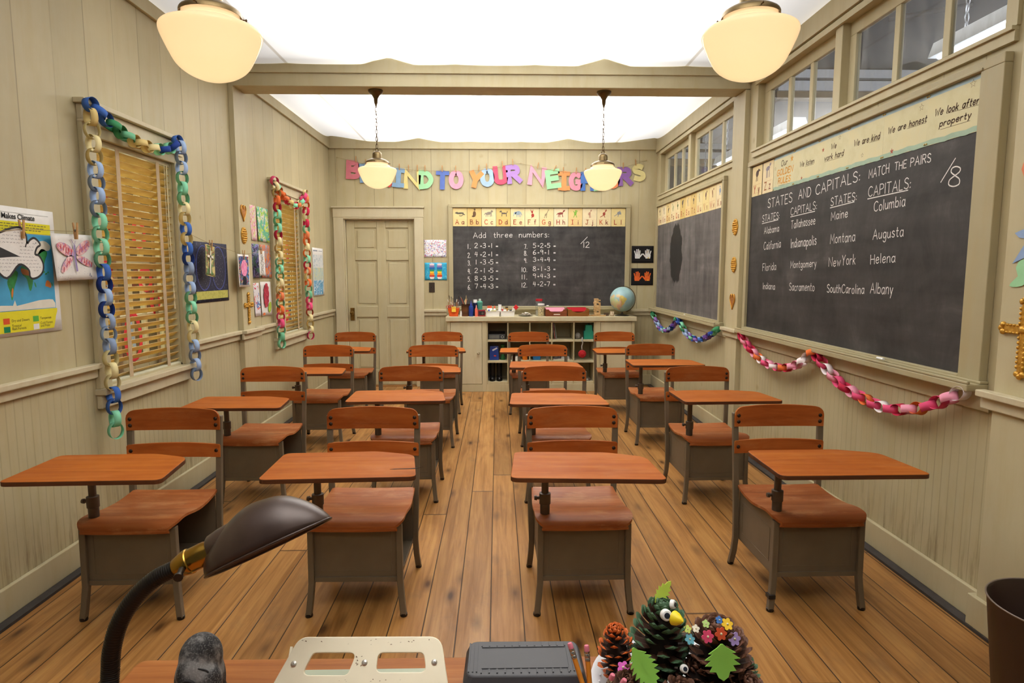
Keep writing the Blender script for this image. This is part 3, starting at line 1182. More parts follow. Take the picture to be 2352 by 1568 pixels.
def trough(x, y0, y1, z, label):
    w = thing('hanging_tube_light', label, 'light', (x, (y0 + y1) / 2, z), group=None)
    L = (y1 - y0) / 2
    b = B()
    b.add([(-0.09, -L, 0.0), (0.09, -L, 0.0), (0.06, -L, 0.09), (-0.06, -L, 0.09), (-0.09, L, 0.0), (0.09, L, 0.0), (0.06, L, 0.09), (-0.06, L, 0.09)],
          [(0, 1, 2, 3), (7, 6, 5, 4), (3, 2, 6, 7), (0, 3, 7, 4), (1, 5, 6, 2)])
    b.build('housing', paint('light_housing', 'e6e8ea', 0.4, var=0.03), w)
    for k in (-1, 1):
        b = B()
        b.cyl((k * 0.04, -L + 0.03, 0.0), (k * 0.04, L - 0.03, 0.0), 0.016, n=10)
        b.build('tube', M_tube, w)
    for yy in (-L * 0.8, L * 0.8):
        b = B()
        z = 0.09
        i = 0
        while z < 4.9 - w.location.z - 0.02:
            P = [(0.011 * math.cos(a) if i % 2 else 0, yy + (0 if i % 2 else 0.011 * math.cos(a)), z + 0.03 * (1 + math.sin(a))) for a in [2 * PI * k / 8 for k in range(8)]]
            b.tube(P, 0.004, 4, closed=True)
            z += 0.05
            i += 1
        b.build('chain', M_chain, w)
    return w


trough(2.75, 5.86, 7.9, 2.71, 'white hanging fluorescent light seen low in the far panes of the near high window')
trough(2.75, 2.1, 4.0, 2.71, 'white hanging fluorescent light filling the nearest pane of the near high window')
trough(2.9, 8.75, 10.6, 2.66, 'white hanging fluorescent light seen through the far high window')

# ================================================================== door
d = bpy.data.objects.new('door_1', None)
C.objects.link(d)
d['kind'] = 'structure'
b = B()
x0, x1 = -1.955, -0.888
b.box(x0, DR[0], YB - 0.03, YB, 0, 2.05)
b.box(DR[1], x1, YB - 0.03, YB, 0, 2.05)
b.box(DR[0], DR[1], YB - 0.03, YB, 2.03, 2.05)
b.box(x0 - 0.004, x1 + 0.004, YB - 0.034, YB, 2.05, 2.158)
b.box(x0 - 0.016, x1 + 0.016, YB - 0.05, YB, 2.158, 2.176)
b.box(DR[0] - 0.0, DR[0] + 0.012, YB - 0.0, YB + 0.11, 0, 2.032)
b.box(DR[1] - 0.012, DR[1], YB, YB + 0.11, 0, 2.032)
b.box(DR[0], DR[1], YB, YB + 0.11, 2.02, 2.032)
b.build('door_casing', M_trim_pale, d, bevel=0.003)
b = B()
yd = YB + 0.045
lx0, lx1 = DR[0] + 0.014, DR[1] - 0.014
b.box(lx0, lx1, yd + 0.016, yd + 0.04, 0.012, 2.018)
cols = [(-1.725, -1.46), (-1.352, -1.078)]
rows = [(0.20, 0.85), (0.987, 1.54), (1.664, 1.93)]
xs_ = [lx0, cols[0][0], cols[0][1], cols[1][0], cols[1][1], lx1]
b.box(xs_[0], xs_[1], yd, yd + 0.02, 0.012, 2.018)
b.box(xs_[2], xs_[3], yd, yd + 0.02, 0.012, 2.018)
b.box(xs_[4], xs_[5], yd, yd + 0.02, 0.012, 2.018)
zr = [(0.012, rows[0][0]), (rows[0][1], rows[1][0]), (rows[1][1], rows[2][0]), (rows[2][1], 2.018)]
for c in cols:
    for a, e in zr:
        b.box(c[0], c[1], yd, yd + 0.02, a, e)
    for a, e in rows:
        b.box(c[0] + 0.03, c[1] - 0.03, yd + 0.008, yd + 0.02, a + 0.03, e - 0.03)
b.build('door_leaf', M_trim, d, bevel=0.006)
M_brass = paint('aged_brass', '8a6c3a', 0.32, metal=0.9, var=0.3, scale=30)
b = B()
b.box(-1.797, -1.745, yd - 0.006, yd, 0.81, 0.965)
b.build('knob_plate', M_brass, d, bevel=0.003)
b = B()
b.lathe([(0.0, 0.052), (0.016, 0.05), (0.025, 0.04), (0.026, 0.03), (0.018, 0.02), (0.009, 0.014), (0.009, 0.0), (0.016, -0.004)][::-1], 18, '-y', (-1.771, yd - 0.008, 0.905))
b.build('door_knob', M_brass, d)
b = B()
b.box(DR[0], DR[1], YB - 0.02, YB + 0.11, 0.0, 0.012)
struct(b, 'trim_29', paint('threshold_wood', '9a6a38', 0.5))
# light switch plate beside the door
sw = thing('light_switch', 'dark bronze light switch plate on the wall right of the door', 'switch', M=BW(-0.795, 1.214))
b = B()
b.prism(rrect(-0.035, 0.035, -0.06, 0.06, 0.006), 0, 0.006)
b.build('cover_plate', paint('bronze_plate', '4a4036', 0.4, metal=0.6), sw, bevel=0.0015)
b = B()
b.cyl((0, 0, 0.006), (0, 0, 0.014), 0.008, n=12)
b.build('push_button', paint('switch_button', '1d1a18', 0.4), sw)
# ================================================================== SCHOOL DESKS
M_seat = wood('plywood_seat', '864520', 'a65f30', 'b97542', 0.4, rand=0.15, worn=0.4, spec=0.25)
M_slat_w = wood('plywood_back', '8f4417', 'b05c24', 'c27235', 0.36, rand=0.22, worn=0.12)
M_top = wood('plywood_top', '964a18', 'ae6022', 'bd732e', 0.5, rand=0.12, worn=0.1, spec=0.12)
M_edge = wood('plywood_edge', '43230f', '5c3318', '7d4a26', 0.6, rand=0.2)
M_steel = paint('taupe_enamel', '695d4b', 0.42, var=0.10, scale=9)
M_tubes = paint('brown_steel_tube', '574b3f', 0.45, metal=0.2, var=0.15)
M_bolt = paint('dark_bolt', '3a2c22', 0.4, metal=0.7)
M_glide = paint('foot_glide', '2b2622', 0.35, metal=0.5)


def side_edges(o, z_top=True):
    """faces that do not look straight up or down take the edge-ply material"""
    for p in o.data.polygons:
        if abs(p.normal.z) < 0.6:
            p.material_index = 1


def make_desk():
    D = thing('school_desk', 'x', 'desk', (0, 0, 0), group='school desks in four rows')
    # moulded seat
    prof = [(-0.018, 0.374), (-0.021, 0.384), (-0.012, 0.397), (0.012, 0.407), (0.05, 0.411), (0.095, 0.407), (0.15, 0.397), (0.21, 0.390), (0.28, 0.389), (0.34, 0.394), (0.395, 0.402)]
    prof = [tuple(p) for p in catmull(prof, 3)]
    b = B()
    n = len(prof)
    # rounded front corners: the outline narrows along the lip
    rows = []
    for y, z in prof:
        k = max(0.0, min(1.0, (0.028 - y) / 0.048))
        hw = 0.2 - 0.034 * (1 - math.sqrt(max(0, 1 - k * k)))
        hw -= 0.010 * max(0, (y - 0.2) / 0.2)
        rows.append((hw, y, z))
    m = 9
    vs_ = []
    for hw, y, z in rows:
        for i in range(m):
            f = -1 + 2 * i / (m - 1)
            vs_.append((hw * f, y, z + 0.003 * f * f))
    nt = len(vs_)
    vs_ += [(x, y, z - 0.011) for x, y, z in vs_]
    fs = []
    for j in range(n - 1):
        for i in range(m - 1):
            a = j * m + i
            fs.append((a, a + 1, a + m + 1, a + m))
            fs.append((nt + a, nt + a + m, nt + a + m + 1, nt + a + 1))
    b.add(vs_, fs, True)
    fs = []
    for j in range(n - 1):
        a, c = j * m, (j + 1) * m
        fs.append((a, c, nt + c, nt + a))
        a, c = a + m - 1, c + m - 1
        fs.append((c, a, nt + a, nt + c))
    for i in range(m - 1):
        fs.append((i + 1, i, nt + i, nt + i + 1))
        a = (n - 1) * m + i
        fs.append((a, a + 1, nt + a + 1, nt + a))
    b.add(vs_, fs)
    b.build('seat', M_seat, D)
    # storage box, open towards the student's left
    b = B()
    w = 0.178
    b.box(-w, w, 0.012, 0.016, 0.142, 0.384)
    b.box(-w, w, 0.39, 0.394, 0.142, 0.39)
    b.box(-w, -w + 0.004, 0.016, 0.39, 0.142, 0.386)
    b.box(-w, w, 0.016, 0.39, 0.142, 0.147)
    b.box(w - 0.004, w, 0.016, 0.39, 0.142, 0.158)
    b.box(-w, w, 0.006, 0.012, 0.142, 0.162)
    # pressed panel line on the front and on the closed side
    for x0, x1, z0, z1 in ((-0.145, 0.145, 0.185, 0.188), (-0.145, 0.145, 0.350, 0.353), (-0.145, -0.142, 0.185, 0.353), (0.142, 0.145, 0.185, 0.353)):
        b.box(x0, x1, 0.0105, 0.0125, z0, z1)
    for y0, y1, z0, z1 in ((0.06, 0.35, 0.185, 0.188), (0.06, 0.35, 0.33, 0.333), (0.06, 0.063, 0.185, 0.333), (0.347, 0.35, 0.185, 0.333)):
        b.box(-w - 0.0015, -w, y0, y1, z0, z1)
    b.build('storage_box', M_steel, D, bevel=0.0015)

    def channel(b, path, wx, wy):
        """flat pressed-steel member following path (x, y, z)"""
        vs_ = []
        for x, y, z in path:
            vs_ += [(x - wx / 2, y - wy / 2, z), (x + wx / 2, y - wy / 2, z), (x + wx / 2, y + wy / 2, z), (x - wx / 2, y + wy / 2, z)]
        k = len(path)
        fs = []
        for i in range(k - 1):
            a = i * 4
            for e in range(4):
                fs.append((a + e, a + (e + 1) % 4, a + 4 + (e + 1) % 4, a + 4 + e))
        fs += [(3, 2, 1, 0), (4 * k - 4, 4 * k - 3, 4 * k - 2, 4 * k - 1)]
        b.add(vs_, fs)
    for s in (-1, 1):
        b = B()
        channel(b, [(s * 0.193, -0.004, 0.008), (s * 0.186, 0.002, 0.07), (s * 0.18, 0.008, 0.14), (s * 0.179, 0.010, 0.385)], 0.024, 0.026)
        lg = b.build('leg', M_steel, D, bevel=0.003)
        b = B()
        b.lathe([(0.0, 0), (0.014, 0), (0.016, 0.004), (0.015, 0.013), (0.008, 0.016)], 12, c=(s * 0.193, -0.004, 0))
        b.build('foot_glide', M_glide, lg)
        b = B()
        channel(b, [(s * 0.197, 0.425, 0.008), (s * 0.191, 0.407, 0.08), (s * 0.188, 0.399, 0.15), (s * 0.192, 0.396, 0.26), (s * 0.196, 0.40, 0.40), (s * 0.2, 0.41, 0.56), (s * 0.203, 0.424, 0.735), (s * 0.203, 0.425, 0.742)], 0.026, 0.022)
        lg = b.build('leg', M_steel, D, bevel=0.003)
        b = B()
        b.lathe([(0.0, 0), (0.013, 0), (0.015, 0.004), (0.014, 0.013), (0.008, 0.016)], 12, c=(s * 0.197, 0.425, 0))
        b.build('foot_glide', M_glide, lg)

    def back_slat(z0, z1, y, arch, r):
        b = B()
        hw = 0.21
        nx = 24
        top, bot = [], []
        for i in range(nx + 1):
            f = -1 + 2 * i / nx
            # crowd samples near the rounded ends
            f = math.copysign(1 - (1 - abs(f)) ** 1.6, f)
            x = hw * f
            dx = hw - abs(x)
            zt = z1 - arch * f * f
            if dx < r:
                zt -= r - math.sqrt(max(0, r * r - (r - dx) ** 2))
            yy = y + 0.016 * (1 - f * f)
            top.append((x, yy, zt))
            bot.append((x, yy, z0 + 0.002 * f * f))
        vs_ = top + bot
        k = nx + 1
        vs2 = [(x, yy + 0.011, z) for x, yy, z in vs_]
        b.add(vs_ + vs2, [(k + i, k + i + 1, i + 1, i) for i in range(nx)] + [(2 * k + i, 2 * k + i + 1, 3 * k + i + 1, 3 * k + i) for i in range(nx)], True)
        b.cm = 1
        b.add(vs_ + vs2, [(i, i + 1, 2 * k + i + 1, 2 * k + i) for i in range(nx)] + [(k + i + 1, k + i, 3 * k + i, 3 * k + i + 1) for i in range(nx)] +
              [(0, 2 * k, 3 * k, k), (k - 1, 2 * k - 1, 4 * k - 1, 3 * k - 1)])
        return b.build('back_slat', [M_slat_w, M_top], D)
    us = back_slat(0.679, 0.782, 0.4005, 0.012, 0.034)
    ls = back_slat(0.553, 0.620, 0.3935, 0.006, 0.006)
    for par, zs in ((us, (0.704, 0.733)), (ls, (0.586,))):
        for s in (-1, 1):
            for z in zs:
                b = B()
                y = (0.4035 if par is us else 0.3965)
                b.lathe([(0.0085, 0.0), (0.0085, 0.002), (0.006, 0.0045), (0.0, 0.0055)], 12, '-y', (s * 0.193, y, z))
                b.build('bolt', M_bolt, par)
    # post, clamp collar and writing tablet
    px, py = -0.158, 0.052
    b = B()
    b.lathe([(0.0, 0.395), (0.02, 0.395), (0.02, 0.47)], 18, c=(px, py, 0))
    b.lathe([(0.026, 0.404), (0.0255, 0.409), (0.02, 0.411)], 18, c=(px, py, 0))
    b.build('post_sleeve', M_tubes, D)
    b = B()
    b.lathe([(0.02, 0.452), (0.0235, 0.454), (0.0235, 0.498), (0.015, 0.50)], 18, c=(px, py, 0))
    col = b.build('collar', M_tubes, D)
    b = B()
    b.cyl((px - 0.02, py, 0.478), (px - 0.034, py, 0.478), 0.007, n=10)
    b.cyl((px - 0.034, py, 0.478), (px - 0.044, py, 0.478), 0.011, 0.009, n=10)
    b.build('clamp_knob', M_tubes, col)
    b = B()
    b.lathe([(0.0, 0.0), (0.0145, 0.0), (0.0145, 0.20), (0.0, 0.20)], 18)
    b.build('post', M_tubes, D, loc=(px, py, 0.46))
    b = B()
    b.add([(-0.03, -0.06, 0), (0.23, -0.05, 0), (0.23, 0.03, 0), (-0.03, 0.045, 0), (-0.025, -0.035, -0.028), (0.03, -0.03, -0.026), (0.03, 0.02, -0.026), (-0.025, 0.03, -0.028)],
          [(0, 1, 2, 3), (4, 7, 6, 5), (0, 4, 5, 1), (1, 5, 6, 2), (2, 6, 7, 3), (3, 7, 4, 0)])
    b.build('bracket', M_tubes, D, loc=(px, py, 0.6615), bevel=0.003)
    b = B()
    poly = round_poly([(-0.262, -0.222), (0.302, -0.222), (0.272, 0.058), (0.115, 0.117), (-0.258, 0.112)], [0.03, 0.028, 0.07, 0.16, 0.035])
    poly = [(x - px, y - py) for x, y in poly]
    b.prism(poly, -0.009, 0.009)
    o = b.build('desktop', [M_top, M_edge], D, loc=(px, py, 0.6705), bevel=0.003, seg=2)
    side_edges(o)
    return D


proto = make_desk()
rows_txt = ['in the front row', 'in the second row', 'in the third row', 'in the back row']
cols_txt = ['beside the window wall', 'left of the centre aisle', 'right of the centre aisle', 'beside the chalkboard wall']
DX = [[-1.482, -0.58, 0.352, 1.322], [-1.487, -0.572, 0.37, 1.325], [-1.445, -0.553, 0.392, 1.322], [-1.478, -0.572, 0.318, 1.225]]
DY = [[2.455, 2.46, 2.452, 2.462], [3.735, 3.735, 3.715, 3.68], [4.975, 4.945, 4.96, 4.985], [6.15, 6.15, 6.11, 6.12]]
DZ = [[0.664, 0.68, 0.681, 0.679], [0.664, 0.698, 0.682, 0.70], [0.655, 0.668, 0.70, 0.71], [0.68, 0.675, 0.67, 0.66]]
DR_ = [[0.5, -0.5, 0.8, 0.3], [-0.6, 0.4, -0.8, 0.6], [0.4, -0.7, 0.5, -0.4], [0.3, 0.6, -0.6, 0.5]]
TR_ = [[1.0, 3.0, -4.0, 0.0], [0.5, 1.5, -2.0, 1.0], [0.0, 2.0, -3.0, 1.0], [1.0, 0.0, -1.0, 0.0]]
first = True
extra = {(0, 1): ', edge splintered', (0, 3): ', taped foot'}
for r in range(4):
    for c in range(4):
        o = proto if first else dup(proto)
        first = False
        o.location = (DX[r][c], DY[r][c], 0)
        o.rotation_euler = (0, 0, math.radians(DR_[r][c]))
        o['label'] = 'school desk %s, %s%s' % (rows_txt[r], cols_txt[c], extra.get((r, c), ''))
        dz = DZ[r][c] - 0.68
        for ch in o.children:
            k = ch.name.split('.')[0]
            if k in ('desktop', 'bracket'):
                ch.location.z += dz
                if (r, c) == (0, 0):
                    ch.location.x -= 0.03
                    ch.location.y -= 0.035
                ch.rotation_euler.z = math.radians(TR_[r][c])
            elif k == 'post':
                ch.scale.z = (0.2 + dz) / 0.2
        if (r, c) == (0, 1):
            b = B()
            b.prism([(0.33, -0.272), (0.42, -0.272), (0.452, -0.25), (0.44, -0.258), (0.40, -0.264), (0.345, -0.266)], 0.0092, 0.0102)
            b.build('splintered_edge', paint('bare_splinter', '2c170b', 0.8), o, loc=(-0.158, 0.052, 0.671), rot=(0, 0, math.radians(3.0)))
        if (r, c) == (0, 3):
            b = B()
            b.box(-0.206, -0.178, -0.019, 0.0135, 0.058, 0.074)
            b.build('tape_patch', paint('black_tape', '1c1a18', 0.5), o)
# ================================================================== CHALKBOARDS
t = NT('chalk_line')
k = t.ramp(t.noise(t.obj(), 260, 2), [(0.30, 0.35), (0.55, 1.0)])
t.set(Base_Color=t.mix(k, lin('8b8784'), lin('e9e6e0')), Roughness=0.9)
M_chalk = t.m
M_chalk_stick = paint('chalk_stick', 'f1efe8', 0.9)
CHW = 0.0046


def board_frame(T, x0, x1, y0, y1, slate_box, mat_slate, tray, fw=0.04, side=None):
    """local frame members around slate_box, tray = (x0, x1, y0, y1, depth)"""
    b = B()
    sx0, sx1, sy0, sy1 = slate_box
    b.box(x0, x1, sy1, y1, 0, 0.034)
    b.box(x0, sx0, y0, sy1, 0, 0.034)
    b.box(sx1, x1, y0, sy1, 0, 0.034)
    b.box(sx0, sx1, y0, sy0, 0, 0.034)
    # inner bead
    b.box(sx0 - 0.012, sx1 + 0.012, sy1, sy1 + 0.012, 0.034, 0.04)
    b.build('frame', M_frame, T, bevel=0.004)
    b = B()
    b.box(sx0, sx1, sy0, sy1, 0.002, 0.014)
    b.build('slate', mat_slate, T)
    b = B()
    a, c, e, f, dp = tray
    b.box(a, c, e, f - 0.012, 0.0, dp)
    b.box(a, c, f - 0.012, f, dp - 0.014, dp)
    b.box(a, c, f - 0.012, f, 0.0, 0.036)
    b.build('chalk_tray', M_frame, T, bevel=0.004)


# ---- right-hand board by the front of the class
u0, z0 = -3.64, 1.58
T1 = thing('chalkboard', 'big black chalkboard on the right wall listing states and capitals in chalk', 'chalkboard', M=RW(u0, z0))
L = lambda u, z: (u - u0, z - z0)
board_frame(T1, -4.815 - u0, -2.395 - u0, 0.945 - z0, 2.214 - z0, (-4.768 - u0, -2.512 - u0, 0.985 - z0, 2.176 - z0), slate('slate_states', 1.0, 0.5), (-4.815 - u0, -2.385 - u0, 0.935 - z0, 0.975 - z0, 0.088))
RB = [('STATES',-4.470,1.847,-4.104,1.849,0.062),('AND',-4.015,1.857,-3.859,1.859,0.057),('CAPITALS:',-3.800,1.859,-3.340,1.877,0.056),('MATCH',-3.259,1.877,-3.093,1.879,0.044),('THE',-3.049,1.884,-2.962,1.882,0.035),('PAIRS',-2.932,1.883,-2.796,1.881,0.038),('STATES:',-4.552,1.758,-4.277,1.759,0.045),('CAPITALS:',-4.113,1.766,-3.778,1.773,0.046),('STATES:',-3.619,1.775,-3.359,1.779,0.044),('CAPITALS:',-3.255,1.783,-2.921,1.785,0.050),('Alabama',-4.513,1.670,-4.277,1.674,0.045),('Tallahassee',-4.099,1.679,-3.789,1.686,0.049),('Maine',-3.607,1.692,-3.438,1.698,0.046),('Columbia',-3.198,1.704,-2.953,1.707,0.049),('California',-4.507,1.556,-4.239,1.565,0.052),('Indianapolis',-4.088,1.555,-3.762,1.564,0.056),('Montana',-3.602,1.561,-3.353,1.564,0.052),('Augusta',-3.191,1.564,-2.951,1.567,0.048),('Florida',-4.512,1.407,-4.294,1.415,0.050),('Montgomery',-4.081,1.425,-3.749,1.432,0.044),('New',-3.605,1.431,-3.482,1.433,0.050),('York',-3.465,1.438,-3.337,1.441,0.053),('Helena',-3.198,1.441,-3.000,1.448,0.047),('Indiana',-4.494,1.279,-4.299,1.281,0.043),('Sacramento',-4.082,1.280,-3.757,1.286,0.049),('SouthCarolina',-3.609,1.283,-3.240,1.287,0.047),('Albany',-3.185,1.294,-3.002,1.292,0.053),('8',-2.674,1.760,-2.610,1.754,0.078)]
ZS = 0.0146


def chalk(T, name, words, orig, lines=()):
    for w, a, c, e, f, h in words:
        b = B()
        write(b, w, a - orig[0], c - orig[1], e - orig[0], f - orig[1], h, CHW * (1.15 if h > 0.054 else 0.95), ZS, wob=0.03)
        b.build(name, M_chalk, T)
    for ln in lines:
        b = B()
        b.strip([(p[0] - orig[0], p[1] - orig[1]) for p in ln], CHW, ZS)
        b.build('chalk_stroke', M_chalk, T)


og = (u0, z0)
chalk(T1, 'chalk_word', RB[:6], og)
chalk(T1, 'chalk_word', [w for w in RB[6:-1] if w[1] < -4.2], og, [[(-4.557, 1.745), (-4.294, 1.752)]])
chalk(T1, 'chalk_word', [w for w in RB[6:-1] if -4.2 < w[1] < -3.7], og, [[(-4.115, 1.755), (-3.797, 1.762)]])
chalk(T1, 'chalk_word', [w for w in RB[6:-1] if -3.7 < w[1] < -3.3], og, [[(-3.625, 1.764), (-3.378, 1.772)]])
chalk(T1, 'chalk_word', [w for w in RB[6:-1] if w[1] > -3.3], og, [[(-3.259, 1.773), (-2.937, 1.777)]])
chalk(T1, 'chalk_number', RB[-1:], og, [[(-2.642, 1.871), (-2.722, 1.782)]])
tag(B().cyl((-0.025, 0, 0), (0.025, 0, 0), 0.006, n=10).build('chalk_stick', M_chalk_stick, None, RW(-3.0, 0.9815, 0.055).to_translation(), (0, 0, PI / 2)), 'short white chalk stick on the tray under the states and capitals board', 'chalk')

# ---- far right board, wiped
u1, z1 = -6.43, 1.57
T2 = thing('chalkboard', 'smudged half wiped chalkboard on the far right wall, no writing', 'chalkboard', M=RW(u1, z1))
board_frame(T2, -7.56 - u1, -5.315 - u1, 0.945 - z1, 2.196 - z1, (-7.53 - u1, -5.358 - u1, 0.985 - z1, 2.160 - z1), slate('slate_wiped', 2.0, 1.0, (-0.32, 0.02, 0.24, 0.33), 0.5), (-7.62 - u1, -5.29 - u1, 0.935 - z1, 0.972 - z1, 0.085))
tag(B().cyl((-0.012, 0, 0), (0.012, 0, 0), 0.006, n=10).build('chalk_stick', M_chalk_stick, None, RW(-6.23, 0.9785, 0.055).to_translation(), (0, 0, PI / 2)), 'white chalk stub on the tray under the wiped far board', 'chalk')

# ---- board on the back wall
x2, z2 = 0.51, 1.55
T3 = thing('chalkboard', 'black chalkboard on the back wall with the adding exercises', 'chalkboard', M=BW(x2, z2))
board_frame(T3, -0.586 - x2, 1.604 - x2, 0.93 - z2, 2.207 - z2, (-0.533 - x2, 1.550 - x2, 0.988 - z2, 2.166 - z2), slate('slate_sums', 3.0, 0.7), (-0.586 - x2, 1.604 - x2, 0.945 - z2, 0.985 - z2, 0.05))
og = (x2, z2)
hd = [('Add', -0.288, 1.806, -0.138, 1.81, 0.063), ('three', -0.041, 1.81, 0.181, 1.817, 0.062), ('numbers:', 0.264, 1.814, 0.623, 1.818, 0.066)]
chalk(T3, 'chalk_word', hd, og)
lefts = [('1.', '231', 1.689), ('2.', '421', 1.585), ('3.', '135', 1.493), ('4.', '215', 1.393), ('5.', '835', 1.297), ('6.', '743', 1.201)]
rights = [('7.', '525', 1.692), ('8.', '691', 1.611), ('9.', '344', 1.525), ('10.', '813', 1.413), ('11.', '943', 1.326), ('12.', '427', 1.228)]


def sums(rows, cols, nh):
    out = []
    for num, dg, v in rows:
        wn_ = 0.032 if len(num) == 2 else 0.062
        out.append((num, cols[0] - wn_ + 0.012, v - 0.012, cols[0] + 0.014, v - 0.012, nh))
        for k, c in enumerate(dg):
            x = cols[1 + 2 * k]
            hw = 0.004 if c == '1' else 0.017
            out.append((c, x - hw, v, x + hw, v, nh))
        for k in (2, 4):
            out.append(('+', cols[k] - 0.010, v + 0.008, cols[k] + 0.010, v + 0.008, nh * 0.62))
        out.append(('=', cols[6] - 0.011, v + 0.004, cols[6] + 0.011, v + 0.004, nh * 0.8))
    return out


CHW = 0.0058


def sum_rows(rows, cols, nh):
    for r_ in rows:
        b = B()
        for w, a, c, e, f, h in sums([r_], cols, nh):
            write(b, w, a - x2, c - z2, e - x2, f - z2, h, CHW, ZS, wob=0.03)
        b.build('chalk_sum', M_chalk, T3)


sum_rows(lefts, (-0.337, -0.256, -0.196, -0.157, -0.1, -0.068, -0.004), 0.055)
sum_rows(rights, (0.346, 0.449, 0.497, 0.537, 0.582, 0.62, 0.693), 0.053)
chalk(T3, 'chalk_number', [('1', 1.044, 1.696, 1.05, 1.696, 0.066), ('2', 1.07, 1.696, 1.112, 1.696, 0.066)], og, [[(1.09, 1.822), (1.009, 1.738)]])
tag(B().cyl((-0.014, 0, 0), (0.014, 0, 0), 0.006, n=10).build('chalk_stick', M_chalk_stick, None, (0.61, YB - 0.036, 0.9915)), 'white chalk stub on the tray of the back wall board', 'chalk')

# ================================================================== ALPHABET CARDS
M_line = paint('print_line', 'b98a5a', 0.8)
CARD_COL = ['dcc48a', 'd2b676', 'dfcea0', 'cfb470', 'dfcc9c', 'e0cfa2', 'dccb98', 'e2d2ac', 'dcc288', 'e0d0a8', 'dfcda0', 'dcc98e']
RED = ['b04a2c', '9c5a30', 'c05a34', 'a83a26']
# silhouettes in card units (width 1, picture centre 0,0): ellipses (cx, cy, rx, ry, rotation) and limbs
AN = {
    'A': ('5e5a4c', [(0, .02, .3, .07, .05), (.28, -.04, .12, .04, -.3), (-.26, .05, .12, .05, .2)], [((.28, -.05), (.1, -.16), (-.05, -.14))], 'alligator'),
    'B': ('6b4f36', [(0, -.02, .12, .22, 0), (.02, .24, .07, .08, 0), (-.1, -.16, .1, .07, 0)], [], 'bear'),
    'C': ('8d8274', [(-.02, .02, .24, .11, .15), (.22, .14, .09, .08, 0)], [((-.2, 0), (-.22, -.2)), ((-.08, -.04), (-.08, -.2)), ((.1, 0), (.1, -.2)), ((.18, .05), (.2, -.18)), ((-.25, .05), (-.34, -.08))], 'wild cat'),
    'D': ('5a5048', [(.05, .02, .2, .06, 0), (-.2, .13, .09, .06, .3)], [((-.1, 0), (-.12, -.18)), ((.22, 0), (.24, -.18)), ((.25, .03), (.3, .16)), ((-.14, .1), (-.08, .04))], 'dog'),
    'E': ('8fa0aa', [(.02, .04, .22, .15, .1), (-.2, .04, .1, .1, 0)], [((.1, -.05), (.1, -.22)), ((-.06, -.06), (-.06, -.22)), ((.2, 0), (.2, -.22)), ((-.28, .02), (-.32, -.15)), ((.24, .08), (.3, -.1))], 'elephant'),
    'F': ('a8352c', [(.04, -.1, .11, .15, .1), (0, .1, .07, .09, 0)], [((-.05, .12), (-.1, .26)), ((.04, .14), (.06, .26)), ((0, -.2), (-.05, -.28))], 'fox'),
    'G': ('9a8a6a', [(-.05, -.05, .12, .07, .7)], [((0, 0), (.14, .26), (.2, .26)), ((-.1, -.08), (-.16, -.28)), ((0, -.06), (-.02, -.28))], 'giraffe'),
    'H': ('8a3a32', [(-.03, .02, .2, .09, .1), (.22, .17, .1, .06, .5)], [((.1, .05), (.2, .16)), ((-.18, 0), (-.2, -.22)), ((-.1, -.02), (-.08, -.22)), ((.1, -.02), (.14, -.22)), ((-.2, .06), (-.32, -.06))], 'horse'),
    'I': ('7db03c', [(0, .02, .09, .15, -.3), (.04, .18, .07, .06, 0)], [((-.05, -.08), (-.14, -.24)), ((.04, -.06), (.1, -.24)), ((-.04, .08), (-.16, .16)), ((.06, .08), (.16, .2))], 'iguana'),
    'J': ('b98a70', [(-.02, 0, .09, .13, -.3), (.1, .2, .06, .06, 0)], [((-.02, -.1), (-.02, -.27)), ((.05, -.1), (.06, -.27)), ((.02, .08), (.08, .18))], 'bird'),
    'K': ('9a3a2a', [(0, 0, .1, .13, -.4), (.14, .19, .07, .05, .2)], [((.04, .08), (.12, .17)), ((-.05, -.1), (-.28, -.22)), ((0, -.1), (.06, -.24)), ((.14, .22), (.16, .3))], 'kangaroo'),
    'L': ('8a8f94', [(.02, .04, .12, .12, 0), (.16, .04, .05, .12, .2)], [((-.08, -.02), (-.3, -.15)), ((.05, .14), (.14, .2)), ((0, -.06), (-.04, -.18))], 'lemur'),
    'Y': ('5a463c', [(0, .06, .16, .15, .2), (.14, .16, .08, .08, 0)], [((-.08, -.05), (-.1, -.24)), ((.04, -.05), (.04, -.24)), ((.18, .2), (.3, .16))], 'yak'),
    'Z': ('8a8088', [(-.02, .1, .2, .1, .1), (.2, .22, .08, .06, .3)], [((-.14, .06), (-.14, -.24)), ((-.06, .04), (-.06, -.24)), ((.12, .04), (.14, -.24)), ((.08, .14), (.18, .22))], 'zebra'),
}
GEN = {'M': '6d5c40', 'N': '7a7a72', 'O': '4a4038', 'P': '6d8a5a', 'Q': '5e6a3c', 'R': '5c5048', 'S': 'a5a08a', 'T': '6a5a48', 'U': 'a8a08c', 'V': '6a4a44', 'W': '8a5c3c', 'X': '8d9aa8'}
for i, (k, c) in enumerate(GEN.items()):
    r2 = random.Random(i * 7 + 1)
    AN[k] = (c, [(r2.uniform(-.06, .06), r2.uniform(0, .08), r2.uniform(.07, .15), r2.uniform(.09, .16), r2.uniform(-.6, .6)), (r2.uniform(-.1, .14), .18, .06, .06, 0)],
             [((-.03, -.04), (-.05, -.2)), ((.04, -.04), (.06, -.2))], 'animal')


